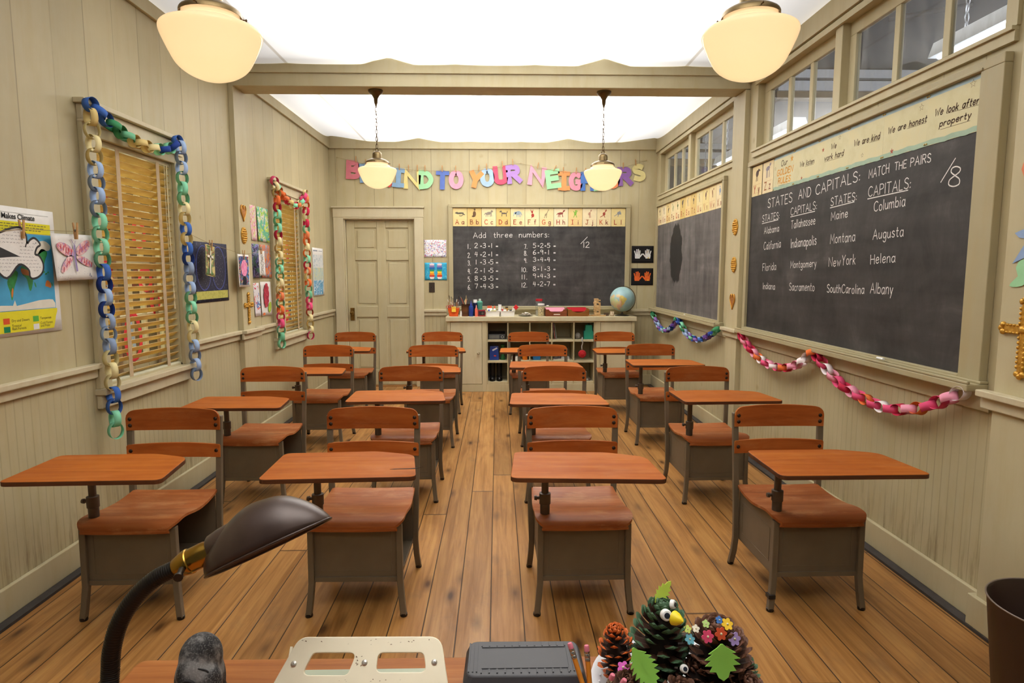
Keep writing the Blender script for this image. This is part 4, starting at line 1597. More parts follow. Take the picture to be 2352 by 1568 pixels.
def alphabet_card(ch, M, w, h, label, ci):
    o = thing('alphabet_card', label, 'card', M=M, group='alphabet cards along the tops of the chalkboards')
    base = CARD_COL[ci % len(CARD_COL)]
    b = B()
    b.prism(rrect(-w / 2 + 0.002, w / 2 - 0.002, -h / 2, h / 2, 0.004), 0, 0.0015)
    b.build('card', paper('card_' + base, base), o)
    col, els, limbs, _ = AN[ch]
    b = B()
    for e in els:
        b.face([(x * w * .92, y * h * .9 + h * .19) for x, y in ell(e[0], e[1], e[2], e[3] * .8, e[4], 14)], 0.0018)
    for l in limbs:
        b.strip([(x * w * .92, y * h * .8 + h * .19) for x, y in l], w * 0.045, 0.00185, ends=0.002)
    b.build('animal_picture', paint('ink_' + col, col, 0.8, var=0.3, scale=60), o)
    b = B()
    for yy in (-0.12, -0.40):
        b.strip([(-w * .36, h * yy), (w * .36, h * yy)], 0.0016, 0.0017)
    b.build('ruled_line', M_line, o)
    hh = h * 0.235
    b = B()
    gw = GL[ch][0]
    if ch == 'I':
        b.strip([(-w * .2, -h * .385), (-w * .2, -h * .385 + hh)], 0.0085, 0.0019)
        for y in (-h * .385, -h * .385 + hh):
            b.strip([(-w * .27, y), (-w * .13, y)], 0.007, 0.0019)
    else:
        cw = hh * gw * 1.02
        write(b, ch, -w * .2 - cw / 2, -h * .385, -w * .2 + cw / 2, -h * .385, hh, 0.0085, 0.0019)
    red = RED[ci % 4]
    b.build('capital_letter', paint('letter_' + red, red, 0.8), o)
    b = B()
    lo = ch.lower()
    cw = max(0.01, hh * GL[lo][0] * 1.05)
    write(b, lo, w * .2 - cw / 2, -h * .385, w * .2 + cw / 2, -h * .385, hh, 0.0085, 0.0019)
    b.build('small_letter', paint('letter_small', '6a5236' if ci % 3 else '8a4a3a', 0.8), o)
    return o


LET = 'ABCDEFGHIJKLMNOPQRSTUVWXYZ'
ordn = ['first', 'second', 'third', 'fourth', 'fifth', 'sixth', 'seventh', 'eighth', 'ninth', 'tenth', 'eleventh', 'last']
for i in range(12):
    ch = LET[i]
    alphabet_card(ch, BW(-0.533 + 0.1733 * (i + 0.5), 2.054, 0.0152, rnd.uniform(-.006, .006)), 0.1733, 0.216, 'alphabet card %s%s with %s picture, %s card over the back wall board' % (ch, ch.lower(), ('an ' if AN[ch][3][0] in 'aei' else 'a ') + AN[ch][3], ordn[i]), i)
for i in range(12):
    ch = LET[12 + i]
    alphabet_card(ch, RW(-7.53 + 0.181 * (i + 0.5), 2.050, 0.0152, rnd.uniform(-.006, .006)), 0.181, 0.212, 'alphabet card %s%s, %s in the strip over the wiped far right board' % (ch, ch.lower(), ordn[i]), (i * 5 + 2))
alphabet_card('Y', RW(-4.67, 2.062, 0.0152), 0.176, 0.215, 'alphabet card Yy with a brown yak, left end over the states board', 4)
alphabet_card('Z', RW(-4.485, 2.062, 0.0152), 0.178, 0.215, 'alphabet card Zz with a grey zebra, left of the golden rules strip', 9)

# ================================================================== GOLDEN RULES STRIP
t = NT('rules_paper')
o_ = t.obj()
t.set(Base_Color=t.ramp(t.noise(o_, 7, 4), [(0.3, lin('c4bb8c')), (0.5, lin('cec79e')), (0.75, lin('d2c695'))]), Roughness=0.6)
M_rule = t.m
M_blueband = paint('rules_sky_band', '9fb9c4', 0.6)
M_greenband = paint('rules_sea_band', '9db59c', 0.6)
M_ink = paint('brown_ink', '4a3420', 0.8)
M_gold_ink = paint('golden_ink', 'd59a3e', 0.7)
M_pin = paint('brass_pin', 'b9a468', 0.3, metal=0.8)
M_redstar = paint('red_star', 'a05038', 0.7)
M_brownstar = paint('outline_star', '8a7a5c', 0.7)
BN = [('Our',-4.282,2.102,-4.193,2.103,0.034),('GOLDEN',-4.341,2.047,-4.112,2.045,0.035),('RULES',-4.319,1.992,-4.140,1.988,0.035),('We listen',-4.016,2.055,-3.837,2.049,0.029),('We',-3.646,2.094,-3.593,2.093,0.027),('work hard',-3.715,2.040,-3.512,2.036,0.030),('We are kind',-3.413,2.065,-3.184,2.058,0.030),('We are honest',-3.117,2.067,-2.840,2.062,0.027),('We look after',-2.787,2.072,-2.534,2.061,0.027),('property',-2.751,2.020,-2.572,2.016,0.024)]
UL_ = [[(-3.949, 2.046), (-3.84, 2.044)], [(-3.711, 2.034), (-3.512, 2.03)], [(-3.269, 2.057), (-3.183, 2.053)], [(-2.97, 2.06), (-2.842, 2.058)], [(-2.713, 2.066), (-2.533, 2.056)], [(-2.745, 2.007), (-2.573, 2.005)], [(-4.314, 1.98), (-4.141, 1.975)]]
ST = [(-2.571, 2.148, 'o', .017), (-2.878, 2.133, 'o', .016), (-3.558, 2.142, 'o', .013), (-3.734, 2.107, 'r', .015), (-3.077, 1.978, 'r', .016), (-3.983, 1.983, 'r', .013), (-4.128, 2.129, 'y', .024), (-4.368, 2.1, 'o', .013), (-3.327, 2.004, 'o', .012)]
bounds = [-4.393, -4.093, -3.777, -3.463, -3.153, -2.834, -2.514]
rl = ['golden rules panel headed Our Golden Rules in gold letters', 'rules panel reading We listen', 'rules panel reading We work hard', 'rules panel reading We are kind', 'rules panel reading We are honest', 'rules panel reading We look after property']


def star(c, r):
    return [(c[0] + (r if k % 2 == 0 else r * .42) * math.sin(k * PI / 5), c[1] + (r if k % 2 == 0 else r * .42) * math.cos(k * PI / 5)) for k in range(10)]


for i in range(6):
    a, c = bounds[i], bounds[i + 1]
    mu = (a + c) / 2
    mz = 2.062
    o = thing('rules_poster', 'yellow ' + rl[i], 'poster', M=RW(mu, mz, 0.0150 + 0.0004 * (i % 2)), group='golden rules panels above the states board')
    w = (c - a) / 2 + 0.001
    b = B()
    b.box(-w, w, -0.108, 0.113, 0, 0.0012)
    b.build('sheet', M_rule, o)
    b = B()
    b.strip([(-w, 0.104), (w, 0.104)], 0.017, 0.0014)
    b.build('blue_border', M_blueband, o)
    b = B()
    b.strip([(-w, -0.097)] + [(-w + 2 * w * k / 8, -0.097 + 0.003 * math.sin(k * 2.1 + i)) for k in range(1, 8)] + [(w, -0.097)], 0.022, 0.0014)
    b.build('green_border', M_greenband, o)
    b = B()
    bg_ = B()
    for wd in BN:
        if a <= wd[1] < c:
            tgt = bg_ if wd[0].isupper() and len(wd[0]) > 3 else b
            write(tgt, wd[0], wd[1] - mu, wd[2] - mz, wd[3] - mu, wd[4] - mz, wd[5] * 1.05, 0.0052 if tgt is b else 0.0085, 0.0016, slant=0.18)
    for l in UL_:
        if a <= l[0][0] < c:
            b.strip([(p[0] - mu, p[1] - mz) for p in l], 0.0016, 0.0015)
    b.build('lettering', M_ink, o)
    if bg_.v:
        bg_.build('gold_lettering', M_gold_ink, o)
    for sx, sz, kd, r in ST:
        if a <= sx < c:
            b = B()
            P = star((sx - mu, sz - mz), r)
            if kd == 'o':
                b.strip(P + P[:1], 0.0018, 0.0016)
            else:
                b.face(P, 0.0016)
            b.build('star', {'o': M_brownstar, 'r': M_redstar, 'y': M_gold_ink}[kd], o)
    b = B()
    for px_ in (-w + 0.008, w - 0.008):
        for pz in (0.105, -0.1):
            b.ball((px_, pz, 0.003), (0.005, 0.005, 0.003), 8, 5)
    b.build('pins', M_pin, o)
# ================================================================== SCHOOLHOUSE PENDANT LAMPS
M_lampbrass = paint('antique_brass', '7d6a48', 0.34, metal=0.85, var=0.25, scale=25)
M_lampdark = paint('dark_bronze', '5a4426', 0.35, metal=0.8, var=0.25, scale=25)
t = NT('opal_glass')
tr = t.n('ShaderNodeBsdfTranslucent')
tr.inputs[0].default_value = (1.0, 0.87, 0.66, 1)
df = t.n('ShaderNodeBsdfDiffuse')
df.inputs[0].default_value = (0.85, 0.72, 0.55, 1)
mx = t.n('ShaderNodeMixShader')
mx.inputs[0].default_value = 0.78
t.l(df.outputs[0], mx.inputs[1])
t.l(tr.outputs[0], mx.inputs[2])
gl = t.n('ShaderNodeBsdfGlossy')
gl.inputs['Roughness'].default_value = 0.12
fr = t.n('ShaderNodeFresnel')
m2 = t.n('ShaderNodeMixShader')
t.l(t.math('MULTIPLY', fr.outputs[0], 0.6), m2.inputs[0])
t.l(mx.outputs[0], m2.inputs[1])
t.l(gl.outputs[0], m2.inputs[2])
# the lit opal body itself glows evenly
em = t.n('ShaderNodeEmission')
em.inputs[0].default_value = (1.0, 0.66, 0.34, 1)
em.inputs[1].default_value = 0.17
ad = t.n('ShaderNodeAddShader')
t.l(m2.outputs[0], ad.inputs[0])
t.l(em.outputs[0], ad.inputs[1])
t.l(ad.outputs[0], t.out.inputs[0])
M_opal = t.m


def pendant(label, x, y, z, top, chain_to):
    """z = widest level of the globe, top = height of the canopy's mounting surface"""
    o = thing('pendant_lamp', label, 'lamp', (x, y, z), group='schoolhouse pendant lamps')
    R = 0.147
    pr = [(0.0, -0.1405), (0.03, -0.138), (0.055, -0.130), (0.072, -0.122), (0.09, -0.110), (0.104, -0.096), (0.113, -0.082), (0.119, -0.07), (0.126, -0.056), (0.135, -0.036), (0.1425, -0.018), (R, -0.002), (0.145, 0.008), (0.136, 0.0145), (0.117, 0.0195), (0.101, 0.024), (0.0985, 0.029), (0.094, 0.035), (0.086, 0.040), (0.083, 0.048), (0.082, 0.062)]
    b = B()
    b.lathe([tuple(p) for p in catmull(pr, 3)], 48, crease=180)
    b.build('glass_globe', M_opal, o)
    b = B()
    b.lathe([(0.088, 0.050), (0.0895, 0.050), (0.0895, 0.060), (0.086, 0.066), (0.07, 0.076), (0.05, 0.084), (0.037, 0.089), (0.036, 0.1), (0.036, 0.118), (0.034, 0.128), (0.027, 0.136), (0.02, 0.14), (0.012, 0.143), (0.0, 0.143)], 28)
    f = b.build('fitter', M_lampbrass, o)
    for k in range(3):
        a = 0.5 + k * 2 * PI / 3
        b = B()
        b.cyl((0.088 * math.cos(a), 0.088 * math.sin(a), 0.056), (0.1 * math.cos(a), 0.1 * math.sin(a), 0.056), 0.002, n=8)
        b.ball((0.101 * math.cos(a), 0.101 * math.sin(a), 0.056), (0.0032, 0.0032, 0.0045), 8, 6)
        b.build('thumb_screw', M_lampdark, f)
    b = B()
    P = [(0.012 * math.cos(a), 0, 0.153 + 0.012 * math.sin(a)) for a in [2 * PI * k / 14 for k in range(14)]]
    b.tube(P, 0.0028, 6, closed=True)
    zt = top - z
    # small canopy with a bell below it
    zc = zt - 0.105
    zz = 0.161
    i = 1
    while zz < zc - 0.012:
        hl = 0.017
        P = []
        for k in range(16):
            a = 2 * PI * k / 16
            r_, s_ = 0.0075 * math.cos(a), (hl - 0.0075) * (1 if math.sin(a) > 0 else -1) + 0.0075 * math.sin(a)
            P.append((r_ if i % 2 else 0.0, 0.0 if i % 2 else r_, zz + hl + s_))
        b.tube(P, 0.0019, 5, closed=True)
        zz += 2 * hl - 0.0065
        i += 1
    # lamp cord threaded through the chain
    b.tube([(0.004 * math.sin(k * 1.7), 0.004 * math.cos(k * 1.3), 0.145 + (zc - 0.145) * k / 20) for k in range(21)], 0.0016, 5)
    b.build('chain', M_lampdark, o)
    b = B()
    b.lathe([(0.0, zc - 0.012), (0.006, zc - 0.012), (0.008, zc), (0.013, zc + 0.012), (0.016, zc + 0.045), (0.03, zc + 0.07), (0.05, zc + 0.085), (0.056, zc + 0.095), (0.056, zc + 0.105), (0.0, zc + 0.105)], 28)
    b.build('canopy', M_lampdark, o)
    ld = bpy.data.lights.new('bulb', 'POINT')
    ld.energy = 0.30
    ld.color = (1.0, 0.84, 0.62)
    ld.shadow_soft_size = 0.045
    lo = bpy.data.objects.new('bulb', ld)
    C.objects.link(lo)
    lo.parent = o
    lo.location = (0, 0, -0.02)
    return o


pendant('lit schoolhouse pendant lamp hanging before the back wall, left one of the far pair', -0.923, 5.0, 2.18, 2.774, 0)
pendant('lit schoolhouse pendant lamp hanging before the back wall, right one of the far pair', 0.822, 5.0, 2.17, 2.774, 0)
pendant('large lit pendant globe cut by the top edge of the picture, on the left', -0.872, 2.04, 2.125, 2.925, 0)
pendant('large lit pendant globe cut by the top edge of the picture, on the right', 0.80, 2.07, 2.147, 2.925, 0)

# ================================================================== PAPER CHAINS
PCOL = {'b': '3f66b0', 'd': '27408a', 'l': '9bb2d4', 'g': '8798b4', 'n': '3f8a5c', 'm': '86cfa8', 's': '6fb08a', 'c': 'e0d29c', 'y': 'd0b878', 'o': 'e0713a', 'r': 'c02a48', 'p': 'e0527c', 'k': 'e89ab0', 'w': 'e9dede', 'v': '8a62a8', 'u': '5a3f86', 'e': 'd9784a', 't': 'a8432e'}


def chain_mat(k):
    return paper('chain_' + k, PCOL[k])


_links = {}


def link_mesh(k, rx, rz, w):
    key = (k, rx, rz, w)
    if key not in _links:
        b = B()
        n = 22
        for th, out in ((0.0, 1), (-0.0007, -1)):
            pass
        vs_ = []
        for j in range(n):
            a = 2 * PI * j / n
            for q in (-w / 2, w / 2):
                vs_.append(((rx) * math.cos(a), q, rz * math.sin(a)))
        fs = [(2 * j, 2 * ((j + 1) % n), 2 * ((j + 1) % n) + 1, 2 * j + 1) for j in range(n)]
        b.add(vs_, fs, True)
        o = b.build('link', chain_mat(k))
        _links[key] = o.data
        bpy.data.objects.remove(o)
    return _links[key]


def paper_chain(label, path, cols, rx, rz, w, group=None, twist0=0.0, normal=(1, 0, 0), jit=0.2):
    """links strung along a 3D path; each is a strip of paper glued into a ring"""
    P = catmull(path, 8)
    d = [0.0]
    for i in range(1, len(P)):
        d.append(d[-1] + (P[i] - P[i - 1]).length)
    n = len(cols)
    root = thing('paper_chain', label, 'paper chain', tuple(P[0]), group=group)
    N = Vector(normal)
    for i, k in enumerate(cols):
        s_ = d[-1] * (i + 0.5) / n
        j = max(1, next((q for q in range(1, len(d)) if d[q] >= s_), len(d) - 1))
        f = (s_ - d[j - 1]) / max(1e-9, d[j] - d[j - 1])
        p = P[j - 1].lerp(P[j], f)
        tn = (P[j] - P[j - 1]).normalized()
        nn = (N - tn * N.dot(tn)).normalized()
        sd = nn.cross(tn)
        a = (PI / 2 if i % 2 else 0.0) + twist0 + rnd.uniform(-jit, jit)
        # ring axis alternates between facing the room and lying along the wall
        axis = nn * math.cos(a) + sd * math.sin(a)
        x = axis.cross(tn).normalized()
        o = bpy.data.objects.new('link', link_mesh(k, rx, rz, w))
        C.objects.link(o)
        o.parent = root
        M = Matrix((x, axis, tn)).transposed().to_4x4()
        o.rotation_euler = M.to_euler()
        o.location = p - P[0]
        if not o.modifiers:
            md = o.modifiers.new('paper', 'SOLIDIFY')
            md.thickness = 0.0008
    return root


xw = -1.925


def pth(yz, x=xw):
    return [(x, y, z) for y, z in yz]


c1 = pth([(3.153, 0.575), (3.155, 0.80), (3.152, 1.04), (3.144, 1.47), (3.14, 1.80), (3.137, 2.02), (3.13, 2.15)])
sw = pth([(3.14, 2.19), (3.20, 2.165), (3.30, 2.13), (3.42, 2.10), (3.58, 2.085), (3.74, 2.095), (3.87, 2.13), (3.955, 2.185)])
c2 = pth([(3.985, 2.15), (3.985, 1.85), (4.005, 1.5), (4.012, 1.1), (4.03, 0.72)])
paper_chain('blue, green and cream paper chain hung around the near window frame', c1 + sw + c2, list('mmbbcccglgdldbsmmmglglyccybb') + list('bnnsyyycmdmdb') + list('lglsmscybybdgglsmscclglg'), 0.032, 0.041, 0.033, normal=(.90, -.44, 0))
c1 = pth([(5.635, 0.735), (5.637, 1.09), (5.655, 1.40), (5.655, 1.87), (5.657, 2.08), (5.61, 2.185)])
sw = pth([(5.66, 2.14), (5.80, 2.085), (5.945, 2.05), (6.10, 2.025), (6.26, 2.05), (6.40, 2.11), (6.49, 2.185)])
c2 = pth([(6.50, 2.14), (6.49, 1.9), (6.475, 1.5), (6.50, 1.1), (6.51, 0.72)])
paper_chain('orange, pink and mint paper chain hung around the far window frame', c1 + sw + c2, list('msmpposeycsmmcycrmsmroycpmeo') + list('oerycmrecmppc') + list('eorcrmeocomreyomspptcycp'), 0.033, 0.041, 0.035, normal=(.78, -.62, 0))
gn = [(1.848, y, z) for y, z in [(4.741, 0.93), (4.561, 0.854), (4.368, 0.796), (4.17, 0.773), (3.95, 0.791), (3.756, 0.853), (3.640, 0.925), (3.585, 0.92), (3.425, 0.845), (3.282, 0.795), (3.099, 0.767), (2.947, 0.756), (2.801, 0.772), (2.662, 0.81), (2.572, 0.85), (2.48, 0.895), (2.41, 0.935)]]
paper_chain('pink, orange and white paper chain looped below the states board', gn, list('rkprkowpkwporkkwworpwkprkpopwprkoppkw'), 0.026, 0.041, 0.036, normal=(1, 0, 0))
gf = [(1.85, y, z) for y, z in [(7.487, 0.918), (7.306, 0.835), (7.102, 0.768), (6.884, 0.759), (6.683, 0.797), (6.524, 0.865), (6.455, 0.914), (6.40, 0.91), (6.265, 0.871), (6.137, 0.811), (5.948, 0.78), (5.73, 0.779), (5.589, 0.804), (5.42, 0.854), (5.314, 0.892), (5.229, 0.928)]]
paper_chain('small blue, purple and green paper chain looped below the far right board', gf, list('nmvglvblmvugbuvnbdmnglvmdvlbguvdmn'), 0.026, 0.042, 0.036, normal=(1, 0, 0))

# ================================================================== CLOTHESPIN LINES
M_pinwood = paint('clothespin_wood', 'b88a55', 0.7, var=0.15, scale=40)
M_twine = paint('twine', 'a08c62', 0.9)
M_spring = paint('pin_spring', '8a8a86', 0.3, metal=0.9)


def clothespin(M, label, s=1.0, group='clothespins'):
    o = thing('clothespin', label, 'clothespin', M=M, group=group)
    L, w = 0.072 * s, 0.009 * s
    for sg in (-1, 1):
        b = B()
        b.add([(-w / 2, -L * .55, sg * 0.001), (w / 2, -L * .55, sg * 0.001), (w / 2, L * .45, sg * 0.007 * s), (-w / 2, L * .45, sg * 0.007 * s),
               (-w / 2, -L * .55, sg * 0.006 * s), (w / 2, -L * .55, sg * 0.006 * s), (w / 2, L * .45, sg * 0.0105 * s), (-w / 2, L * .45, sg * 0.0105 * s)],
              [(0, 3, 2, 1), (4, 5, 6, 7), (0, 1, 5, 4), (1, 2, 6, 5), (2, 3, 7, 6), (3, 0, 4, 7)] if sg > 0 else [(0, 1, 2, 3), (7, 6, 5, 4), (4, 5, 1, 0), (5, 6, 2, 1), (6, 7, 3, 2), (7, 4, 0, 3)])
        b.build('jaw', M_pinwood, o)
    b = B()
    b.cyl((-w * .62, 0.0, 0), (w * .62, 0.0, 0), 0.0035 * s, n=8)
    b.build('spring', M_spring, o)
    return o


# ---- BE KIND TO YOUR NEIGHBORS
def cut_letter(ch, x, ztop, hgt, rot, col, label, word_w=None):
    lw = 0.058
    w, st = glyph(ch)
    if ch == 'I':
        st = [[(.3, 0), (.3, 1)], [(0.0, 1), (.6, 1)], [(0.0, 0), (.6, 0)]]
        w = .6
    H = hgt - lw
    W = {'N': .15, 'Y': .12, 'S': .11, 'T': .135}.get(ch, .118) * (hgt / 0.225)
    o = thing('paper_letter', label, 'letter', M=BW(x, ztop - hgt / 2, 0.016, rot), group='cut-out paper letters of the kindness banner')
    b = B()
    for i, pts in enumerate(st):
        q = [(px / w * W - W / 2, py * H - H / 2) for px, py in pts]
        hor = ch in 'IT' and abs(q[0][1] - q[-1][1]) < 1e-6
        b.strip(q, lw * (0.85 if hor else 1.0), 0.0 + 0.0003 * i, 0.003, ends=0.0 if ch == 'O' else (0.012 if hor else lw * 0.5 if ch in 'BDEHKLNRUTI' else 0.01))
    b.build('letter_sheet', paper('letter_' + col, col), o)
    return o


LT = [('B', -1.70, 2.71, .222, -.06, 'd27a86', 'pink letter B'), ('E', -1.548, 2.675, .222, .08, '7f9fc0', 'blue letter E half behind the left hanging lamp'), ('K', -1.35, 2.62, .222, .1, 'c8504a', 'red letter K hidden behind the left hanging lamp'),
      ('I', -1.172, 2.622, .228, -.07, '86a5c2', 'blue letter I in the word kind'), ('N', -1.008, 2.602, .225, -.04, 'dccb86', 'yellow letter N in the word kind'), ('D', -0.845, 2.598, .222, .0, '9ccf9e', 'green letter D in the word kind'),
      ('T', -0.65, 2.595, .222, -.03, '5f74b4', 'dark blue letter T in the word to'), ('O', -0.488, 2.6, .222, .0, 'e29aae', 'pink letter O in the word to'),
      ('Y', -0.255, 2.606, .232, -.16, 'e2935a', 'orange letter Y in the word your'), ('O', -0.118, 2.626, .22, .02, '9fb9d2', 'pale blue letter O in the word your'), ('U', 0.042, 2.652, .22, .1, 'd4566e', 'crimson letter U in the word your'), ('R', 0.196, 2.668, .222, .12, 'a983c0', 'lilac letter R in the word your'),
      ('N', 0.476, 2.645, .224, -.13, 'e29aac', 'pink letter N beginning the word neighbors'), ('E', 0.668, 2.612, .224, .14, '9ccf9e', 'green letter E in the word neighbors'), ('I', 0.80, 2.592, .228, .0, 'e8935c', 'orange letter I in the word neighbors'), ('G', 0.94, 2.586, .222, .0, 'd98e9e', 'dusty pink letter G in the word neighbors'),
      ('H', 1.085, 2.585, .222, .0, '4f74b4', 'blue letter H partly behind the right hanging lamp'), ('B', 1.24, 2.585, .222, .05, '8fc090', 'letter B hidden behind the right hanging lamp'), ('O', 1.385, 2.61, .222, .05, 'e2875a', 'orange letter O partly behind the right hanging lamp'),
      ('R', 1.53, 2.646, .222, .07, '8a62a0', 'purple letter R near the end of the word neighbors'), ('S', 1.695, 2.682, .21, .12, 'd6c98c', 'cream letter S ending the banner')]
for ch, x, zt, hg, rt, cl, lb in LT:
    cut_letter(ch, x, zt + 0.004, hg, rt, cl, 'cut-out paper ' + lb)
b = B()
SG = [(-1.893, 2.746), (-1.754, 2.713), (-1.589, 2.673), (-1.35, 2.632), (-1.218, 2.617), (-0.853, 2.594), (-0.487, 2.591), (-0.211, 2.601), (-0.009, 2.634), (0.141, 2.667), (0.284, 2.684), (0.426, 2.652), (0.577, 2.62), (0.804, 2.584), (1.048, 2.576), (1.25, 2.59), (1.501, 2.64), (1.669, 2.689), (1.786, 2.725)]
b.tube([(x, YB - 0.022, z) for x, z in SG], 0.0016, 5)
b.tube([(-1.893, YB - 0.022, 2.746), (-1.897, YB - 0.01, 2.62), (-1.888, YB - 0.01, 2.56), (-1.896, YB - 0.01, 2.45)], 0.0014, 5)
for x, z in (SG[0], SG[-1], (0.284, 2.688)):
    b.cyl((x, YB, z), (x, YB - 0.026, z), 0.004, n=8)
tag(b.build('banner_string', M_twine), 'thin twine carrying the paper letter banner across the back wall', 'string')
PN = [(-1.668, 2.726, 'B', 0), (-1.553, 2.69, 'E', 0), (-1.35, 2.645, 'K', 0), (-1.158, 2.64, 'I of kind', 0), (-1.05, 2.628, 'left stroke of N in kind', 0), (-0.945, 2.628, 'right stroke of N in kind', 0), (-0.855, 2.624, 'D', 0), (-0.652, 2.622, 'T', 0), (-0.492, 2.622, 'O in to', 0), (-0.218, 2.632, 'Y', -.12), (-0.125, 2.646, 'O in your', 0), (0.062, 2.676, 'U', .05), (0.186, 2.70, 'R in your', .05),
      (0.487, 2.662, 'N in neighbors', -.15), (0.69, 2.632, 'E in neighbors', -.5), (0.79, 2.608, 'I in neighbors', 0), (0.945, 2.604, 'G', -.1), (1.058, 2.6, 'H', 0), (1.24, 2.606, 'second B', 0), (1.385, 2.632, 'last O', 0), (1.506, 2.664, 'R in neighbors', 0), (1.655, 2.702, 'S', .1)]
for x, z, wh, rt in PN:
    clothespin(BW(x, z, 0.022, rt), 'wooden clothespin holding the paper letter %s' % wh, 1.0, 'clothespins of the letter banner')

# ================================================================== ART ON THE BACK WALL
def sheet(name, label, cat, M, w, h, mat, group=None, curl=0.006, build_part=True):
    o = thing(name, label, cat, M=M, group=group)
    b = B()
    nx, ny = 8, 8
    vs_ = []
    for j in range(ny + 1):
        for i in range(nx + 1):
            fx, fy = i / nx - .5, j / ny - .5
            vs_.append((fx * w, fy * h, curl * (4 * fx * fx * (0.4 - fy) + 0.3 * fx)))
    b.add(vs_, [(j * (nx + 1) + i, j * (nx + 1) + i + 1, (j + 1) * (nx + 1) + i + 1, (j + 1) * (nx + 1) + i) for j in range(ny) for i in range(nx)], True)
    s_ = b.build('sheet', mat, o)
    md = s_.modifiers.new('paper', 'SOLIDIFY')
    md.thickness = 0.0008
    md.offset = -1
    return o


sheet('painting', 'speckled many-coloured dot painting right of the door', 'painting', BW(-0.748, 1.68, 0.004), 0.266, 0.208, splat('dots', 'e6e6ee', ['4a5aa8', 'c84a58', 'e0c34a', '4a9a5a', '8a4a98', 'f4f4f6', '3a5ac0', 'e8e6ee', 'd0304a'], 60, 0.60), curl=0.002)
o = sheet('painting', 'bright blue painting of two rainbow footprints beside the chalkboard', 'painting', BW(-0.745, 1.407, 0.004), 0.266, 0.21, splat('cyan_wash', '3fa8cc', ['2f9ac4', '58bcd8'], 14, 0.55), curl=0.002)
for s_ in (-1, 1):
    b = B()
    bands = [('e8d8dc', .072, .09), ('8a7ab0', .05, .072), ('2f6aa8', .022, .05), ('3f9a6a', .0, .022), ('e8c83a', -.022, .0), ('e88a2c', -.046, -.022), ('c03a34', -.066, -.046), ('e6dcd6', -.092, -.066)]
    ms = []

    def fw(y):
        return 0.032 - 0.010 * math.exp(-((y + 0.015) / 0.022) ** 2) - (0.012 if y < -0.06 else 0) * ((-0.06 - y) / 0.03) ** 1 - (0.014 * ((y - 0.06) / 0.03) if y > 0.06 else 0)
    for k, (cl, ya, yb) in enumerate(bands):
        ms.append(paper('foot_' + cl, cl))
        b.cm = k
        b.face([(s_ * 0.046 - fw(ya), ya), (s_ * 0.046 + fw(ya), ya), (s_ * 0.046 + fw(yb), yb), (s_ * 0.046 - fw(yb), yb)], 0.0045)
    for k in range(5):
        b.cm = 0
        b.face(ell(s_ * 0.046 + (k - 2) * 0.0125, 0.094 - 0.003 * abs(k - 2), 0.0058, 0.007, 0, 10), 0.0048)
    b.build('footprint', ms, o)


def hand(b, cx, cy, s, mir, z=0.004):
    def T_(p):
        return (cx + mir * p[0] * s, cy + p[1] * s)
    b.face([T_(p) for p in ([(-.33, -.5), (.3, -.5), (.36, -.1), (.34, .12), (-.36, .12), (-.4, -.15)])], z)
    for (x0, y0, x1, y1, w) in ((-.28, .05, -.42, .5, .15), (-.09, .08, -.13, .68, .16), (.1, .08, .1, .72, .16), (.28, .05, .32, .55, .15), (.3, -.3, .62, .1, .18)):
        q = [T_((x0, y0)), T_((x1, y1))]
        b.strip(q, w * s, z + 0.0002)
        b.face([T_(p) for p in ell(x1, y1, w / 2, w / 2, 0, 10)], z + 0.0003)


M_blackcard = paper('black', '1c1a1b')
for zc, lb, cl, cl2 in ((1.612, 'black card with two pale handprints, upper one beside the back chalkboard', 'dcdcd8', ['d8b23a', '5a4a98', 'b8502a']), (1.342, 'black card with two orange handprints, below the pale ones', 'e2662c', ['f0c23a', 'c83a2a'])):
    o = sheet('painting', lb, 'painting', BW(1.767, zc, 0.004), 0.268, 0.206, M_blackcard, curl=0.0015)
    for sx, mr in ((-0.062, 1), (0.062, -1)):
        b = B()
        hand(b, sx, -0.005, 0.088, mr)
        b.build('handprint', splat('hand_' + cl + str(mr), cl, cl2, 30, 0.62), o)

# ================================================================== ART AND POSTERS ON THE LEFT WALL
M_whitepaper = paper('white', 'dcd8d2')
# climate map poster, running out of the left edge of the picture
pw, ph = 0.80, 0.53
o = sheet('climate_poster', 'world climate map poster with yellow bands at the left edge of the picture', 'poster', LW(2.92 - pw / 2, 1.402, 0.003), pw, ph, M_whitepaper, curl=0.002)
Lp = lambda y, z: (y - (2.92 - pw / 2), z - 1.402)
b = B()
x0, x1 = -0.36, Lp(2.892, 0)[0]
b.box(x0, x1, Lp(0, 1.562)[1], Lp(0, 1.607)[1], 0.0012, 0.0016)
b.box(x0, x1 + 0.006, Lp(0, 1.152)[1], Lp(0, 1.239)[1], 0.0012, 0.0016)
b.build('yellow_band', paper('yellow', 'd8cc2e'), o)
b = B()
b.box(x0, x1, Lp(0, 1.240)[1], Lp(0, 1.560)[1], 0.0012, 0.0016)
b.build('ocean', paint('map_ocean', '3f9ac4', 0.5), o)


def outline(pts, z):
    return b.face([Lp(y, zz) for y, zz in catmull(pts, 4, True)], z)


